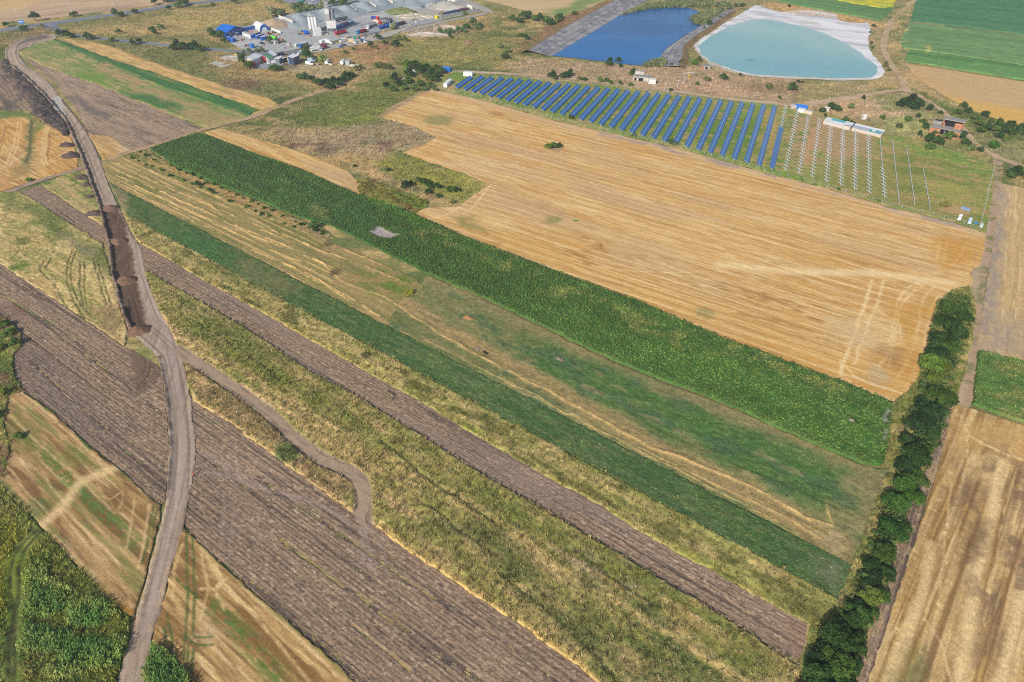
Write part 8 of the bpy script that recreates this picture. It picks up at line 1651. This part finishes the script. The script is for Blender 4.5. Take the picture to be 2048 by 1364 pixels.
# ---- pallets and equipment in the right corner of the solar field
for lab, x, y, tx, ty, c, L in [('blue and white stack of panel crates in the solar field corner', 1931, 420, 1936, 422, (120, 160, 206), 4), ('white crate row beside the wheat in the solar field corner', 1919, 437, 1922, 431, (232, 232, 226), 6), ('pale blue crate row right of the white crates', 1939, 444, 1941, 438, (186, 206, 220), 6), ('tiny blue barrel box beside the right fence', 1951, 448, 1953, 447, (40, 110, 190), 1.4), ('grey cabinet at the corner of the fence', 1962, 452, 1964, 446, (190, 196, 200), 4)]:
    g = G(x, y); r = tag(empty('crate_stack', (g.x, g.y, .1), heading((x, y), (tx, ty))), lab, 'crates')
    k = max(1, int(L / 1.3))
    for i in range(k): MB().box(-L / 2 + i * L / k + .05, -L / 2 + (i + 1) * L / k - .05, -.7, .7, 0, .8 + .3 * (i % 2)).build('crate', paint_of(c if i % 2 else tuple(min(255, v + 24) for v in c)), r)
# ---- person on the edge of the earth road
def person():
    g = G(388, 953)
    me = bpy.data.meshes.new('person'); bm = bmesh.new()
    J = {'hip': (0, 0, .95, .15, .12), 'chest': (0, .02, 1.32, .18, .12), 'neck': (0, .02, 1.5, .06, .06), 'head': (0, .04, 1.62, .10, .11), 'top': (0, .04, 1.74, .08, .09), 'hl': (-.1, 0, .9, .09, .09), 'kl': (-.12, .04, .5, .065, .065), 'al': (-.12, 0, .08, .05, .05), 'tl': (-.12, .16, .04, .04, .03), 'hr': (.1, 0, .9, .09, .09), 'kr': (.12, .02, .5, .065, .065), 'ar': (.13, -.05, .08, .05, .05), 'tr': (.13, .12, .04, .04, .03), 'sl': (-.2, .02, 1.42, .07, .07), 'el': (-.28, 0, 1.15, .05, .05), 'wl': (-.28, .1, .92, .035, .035), 'fl': (-.27, .14, .83, .04, .025), 'sr': (.2, .02, 1.42, .07, .07), 'er': (.28, 0, 1.15, .05, .05), 'wr': (.28, .1, .92, .035, .035), 'fr': (.27, .14, .83, .04, .025)}
    vs = {k: bm.verts.new(v[:3]) for k, v in J.items()}
    for a, b in [('hip', 'chest'), ('chest', 'neck'), ('neck', 'head'), ('head', 'top'), ('hip', 'hl'), ('hl', 'kl'), ('kl', 'al'), ('al', 'tl'), ('hip', 'hr'), ('hr', 'kr'), ('kr', 'ar'), ('ar', 'tr'), ('chest', 'sl'), ('sl', 'el'), ('el', 'wl'), ('wl', 'fl'), ('chest', 'sr'), ('sr', 'er'), ('er', 'wr'), ('wr', 'fr')]: bm.edges.new((vs[a], vs[b]))
    bm.verts.index_update(); bm.to_mesh(me); bm.free()
    m, n, l, b = principled('work_clothes', .8, .2)          # dark trousers, orange vest, skin, by height on the body
    tc = n.new('ShaderNodeTexCoord'); sp = n.new('ShaderNodeSeparateXYZ'); l.new(tc.outputs['Object'], sp.inputs[0]); cr = n.new('ShaderNodeValToRGB'); cr.color_ramp.interpolation = 'CONSTANT'; l.new(sp.outputs['Z'], cr.inputs[0])
    dv = n.new('ShaderNodeMath'); dv.operation = 'DIVIDE'; dv.inputs[1].default_value = 2.0; l.new(sp.outputs['Z'], dv.inputs[0]); l.new(dv.outputs[0], cr.inputs[0])
    e = cr.color_ramp.elements; e[0].color = (*alb((50, 50, 60)), 1); e[1].position = .45; e[1].color = (*alb((250, 90, 40)), 1); q = e.new(.76); q.color = (*alb((200, 150, 120)), 1); q = e.new(.84); q.color = (*alb((60, 46, 38)), 1)
    l.new(cr.outputs[0], b.inputs['Base Color'])
    o = put('person', me, None, (g.x, g.y, .08), 2.4); me.materials.append(m)
    sk = o.modifiers.new('skin', 'SKIN')
    for k, v in zip(J.values(), me.skin_vertices[0].data): v.radius = (k[3], k[4])
    me.skin_vertices[0].data[0].use_root = True
    o.modifiers.new('sub', 'SUBSURF').render_levels = 1
    tag(o, 'person in an orange vest standing at the right edge of the earth road', 'person')
person()

# ---- pallets, drums and crates standing about in the yards
rc = random.Random(9)
CL = [(482, 82, 'below the blue building'), (487, 79, 'in front of the cabin row'), (536, 73, 'beside the right small container'), (541, 75, 'left of the lime tank'), (556, 70, 'in front of the barrier blocks'), (550, 72, 'between lime tank and barrier blocks'), (561, 80, 'right of the yellow loaders'), (576, 90, 'on the kerb left of the pale skip'), (620, 73, 'left of the white control cabin'), (645, 71, 'right of the white control cabin'), (655, 69, 'under the conveyor'), (676, 74, 'in front of the red lorry'), (690, 77, 'behind the white gravel-lane van'), (697, 75.5, 'left of the teal cabin'), (724, 71, 'below the red bed of the cyan-cab lorry'), (768, 62, 'beside the all-blue tipper'), (790, 46, 'behind the farthest right lorry'), (800, 55, 'at the kerb right of the pale bush'), (820, 50, 'on the kerb by the far lamp post'), (833, 46, 'left of the far lamp post'), (866, 12, 'between the far white van and the orange machine'), (880, 8, 'at the far top of the yard'), (518, 128, 'behind the mixer lorry'), (524, 124, 'left of the red truck box'), (552, 123, 'right of the gravel-court van'), (571, 129, 'before the slate container'), (634, 130, 'right of the big-tree van'), (640, 129, 'below the pale round tree'), (662, 130, 'right of the white cylinder tank'), (676, 131, 'left of the white upright-looking tank'), (836, 165, 'under the garden trees'), (884, 158, 'at the garden edge by the solar field'), (806, 160, 'in the left part of the garden')]
for x, y, where in CL:
    g_ = G(x, y); c = rc.choice([(222, 220, 214), (206, 150, 80), (60, 110, 180), (150, 60, 60), (176, 160, 130), (90, 96, 104), (200, 200, 206)])
    o = tag(empty('pallet_stack', (g_.x, g_.y, .12), rc.random() * 3), 'small pile of crates and pallets %s' % where, 'pallets', 'crates and pallets about the yards')
    for k in range(rc.randint(2, 4)):
        a, b, w, h_ = rc.uniform(-1.4, 1.4), rc.uniform(-1.0, 1.0), rc.uniform(.5, .9), rc.uniform(.5, 1.4)
        MB().box(a - w, a + w, b - w * .7, b + w * .7, 0.004 * k, h_).build('crate', paint_of(c if k % 2 else (186, 164, 128)), o)

# ================================================================== HAZE: thin summer air over the whole place
def haze():
    m = bpy.data.materials.new('summer_haze'); m.use_nodes = True
    n, l = m.node_tree.nodes, m.node_tree.links
    n.remove(n['Principled BSDF'])
    v = n.new('ShaderNodeVolumePrincipled'); v.inputs['Density'].default_value = 0.00016; v.inputs['Color'].default_value = (.86, .92, 1.0, 1); v.inputs['Anisotropy'].default_value = .2
    l.new(v.outputs[0], n['Material Output'].inputs['Volume'])
    o = MB().box(-6100, 6100, -4100, 9100, -1.3, 158).build('haze', m)
    tag(o, 'thin pale summer haze over the whole countryside', None, None, 'stuff')
haze()
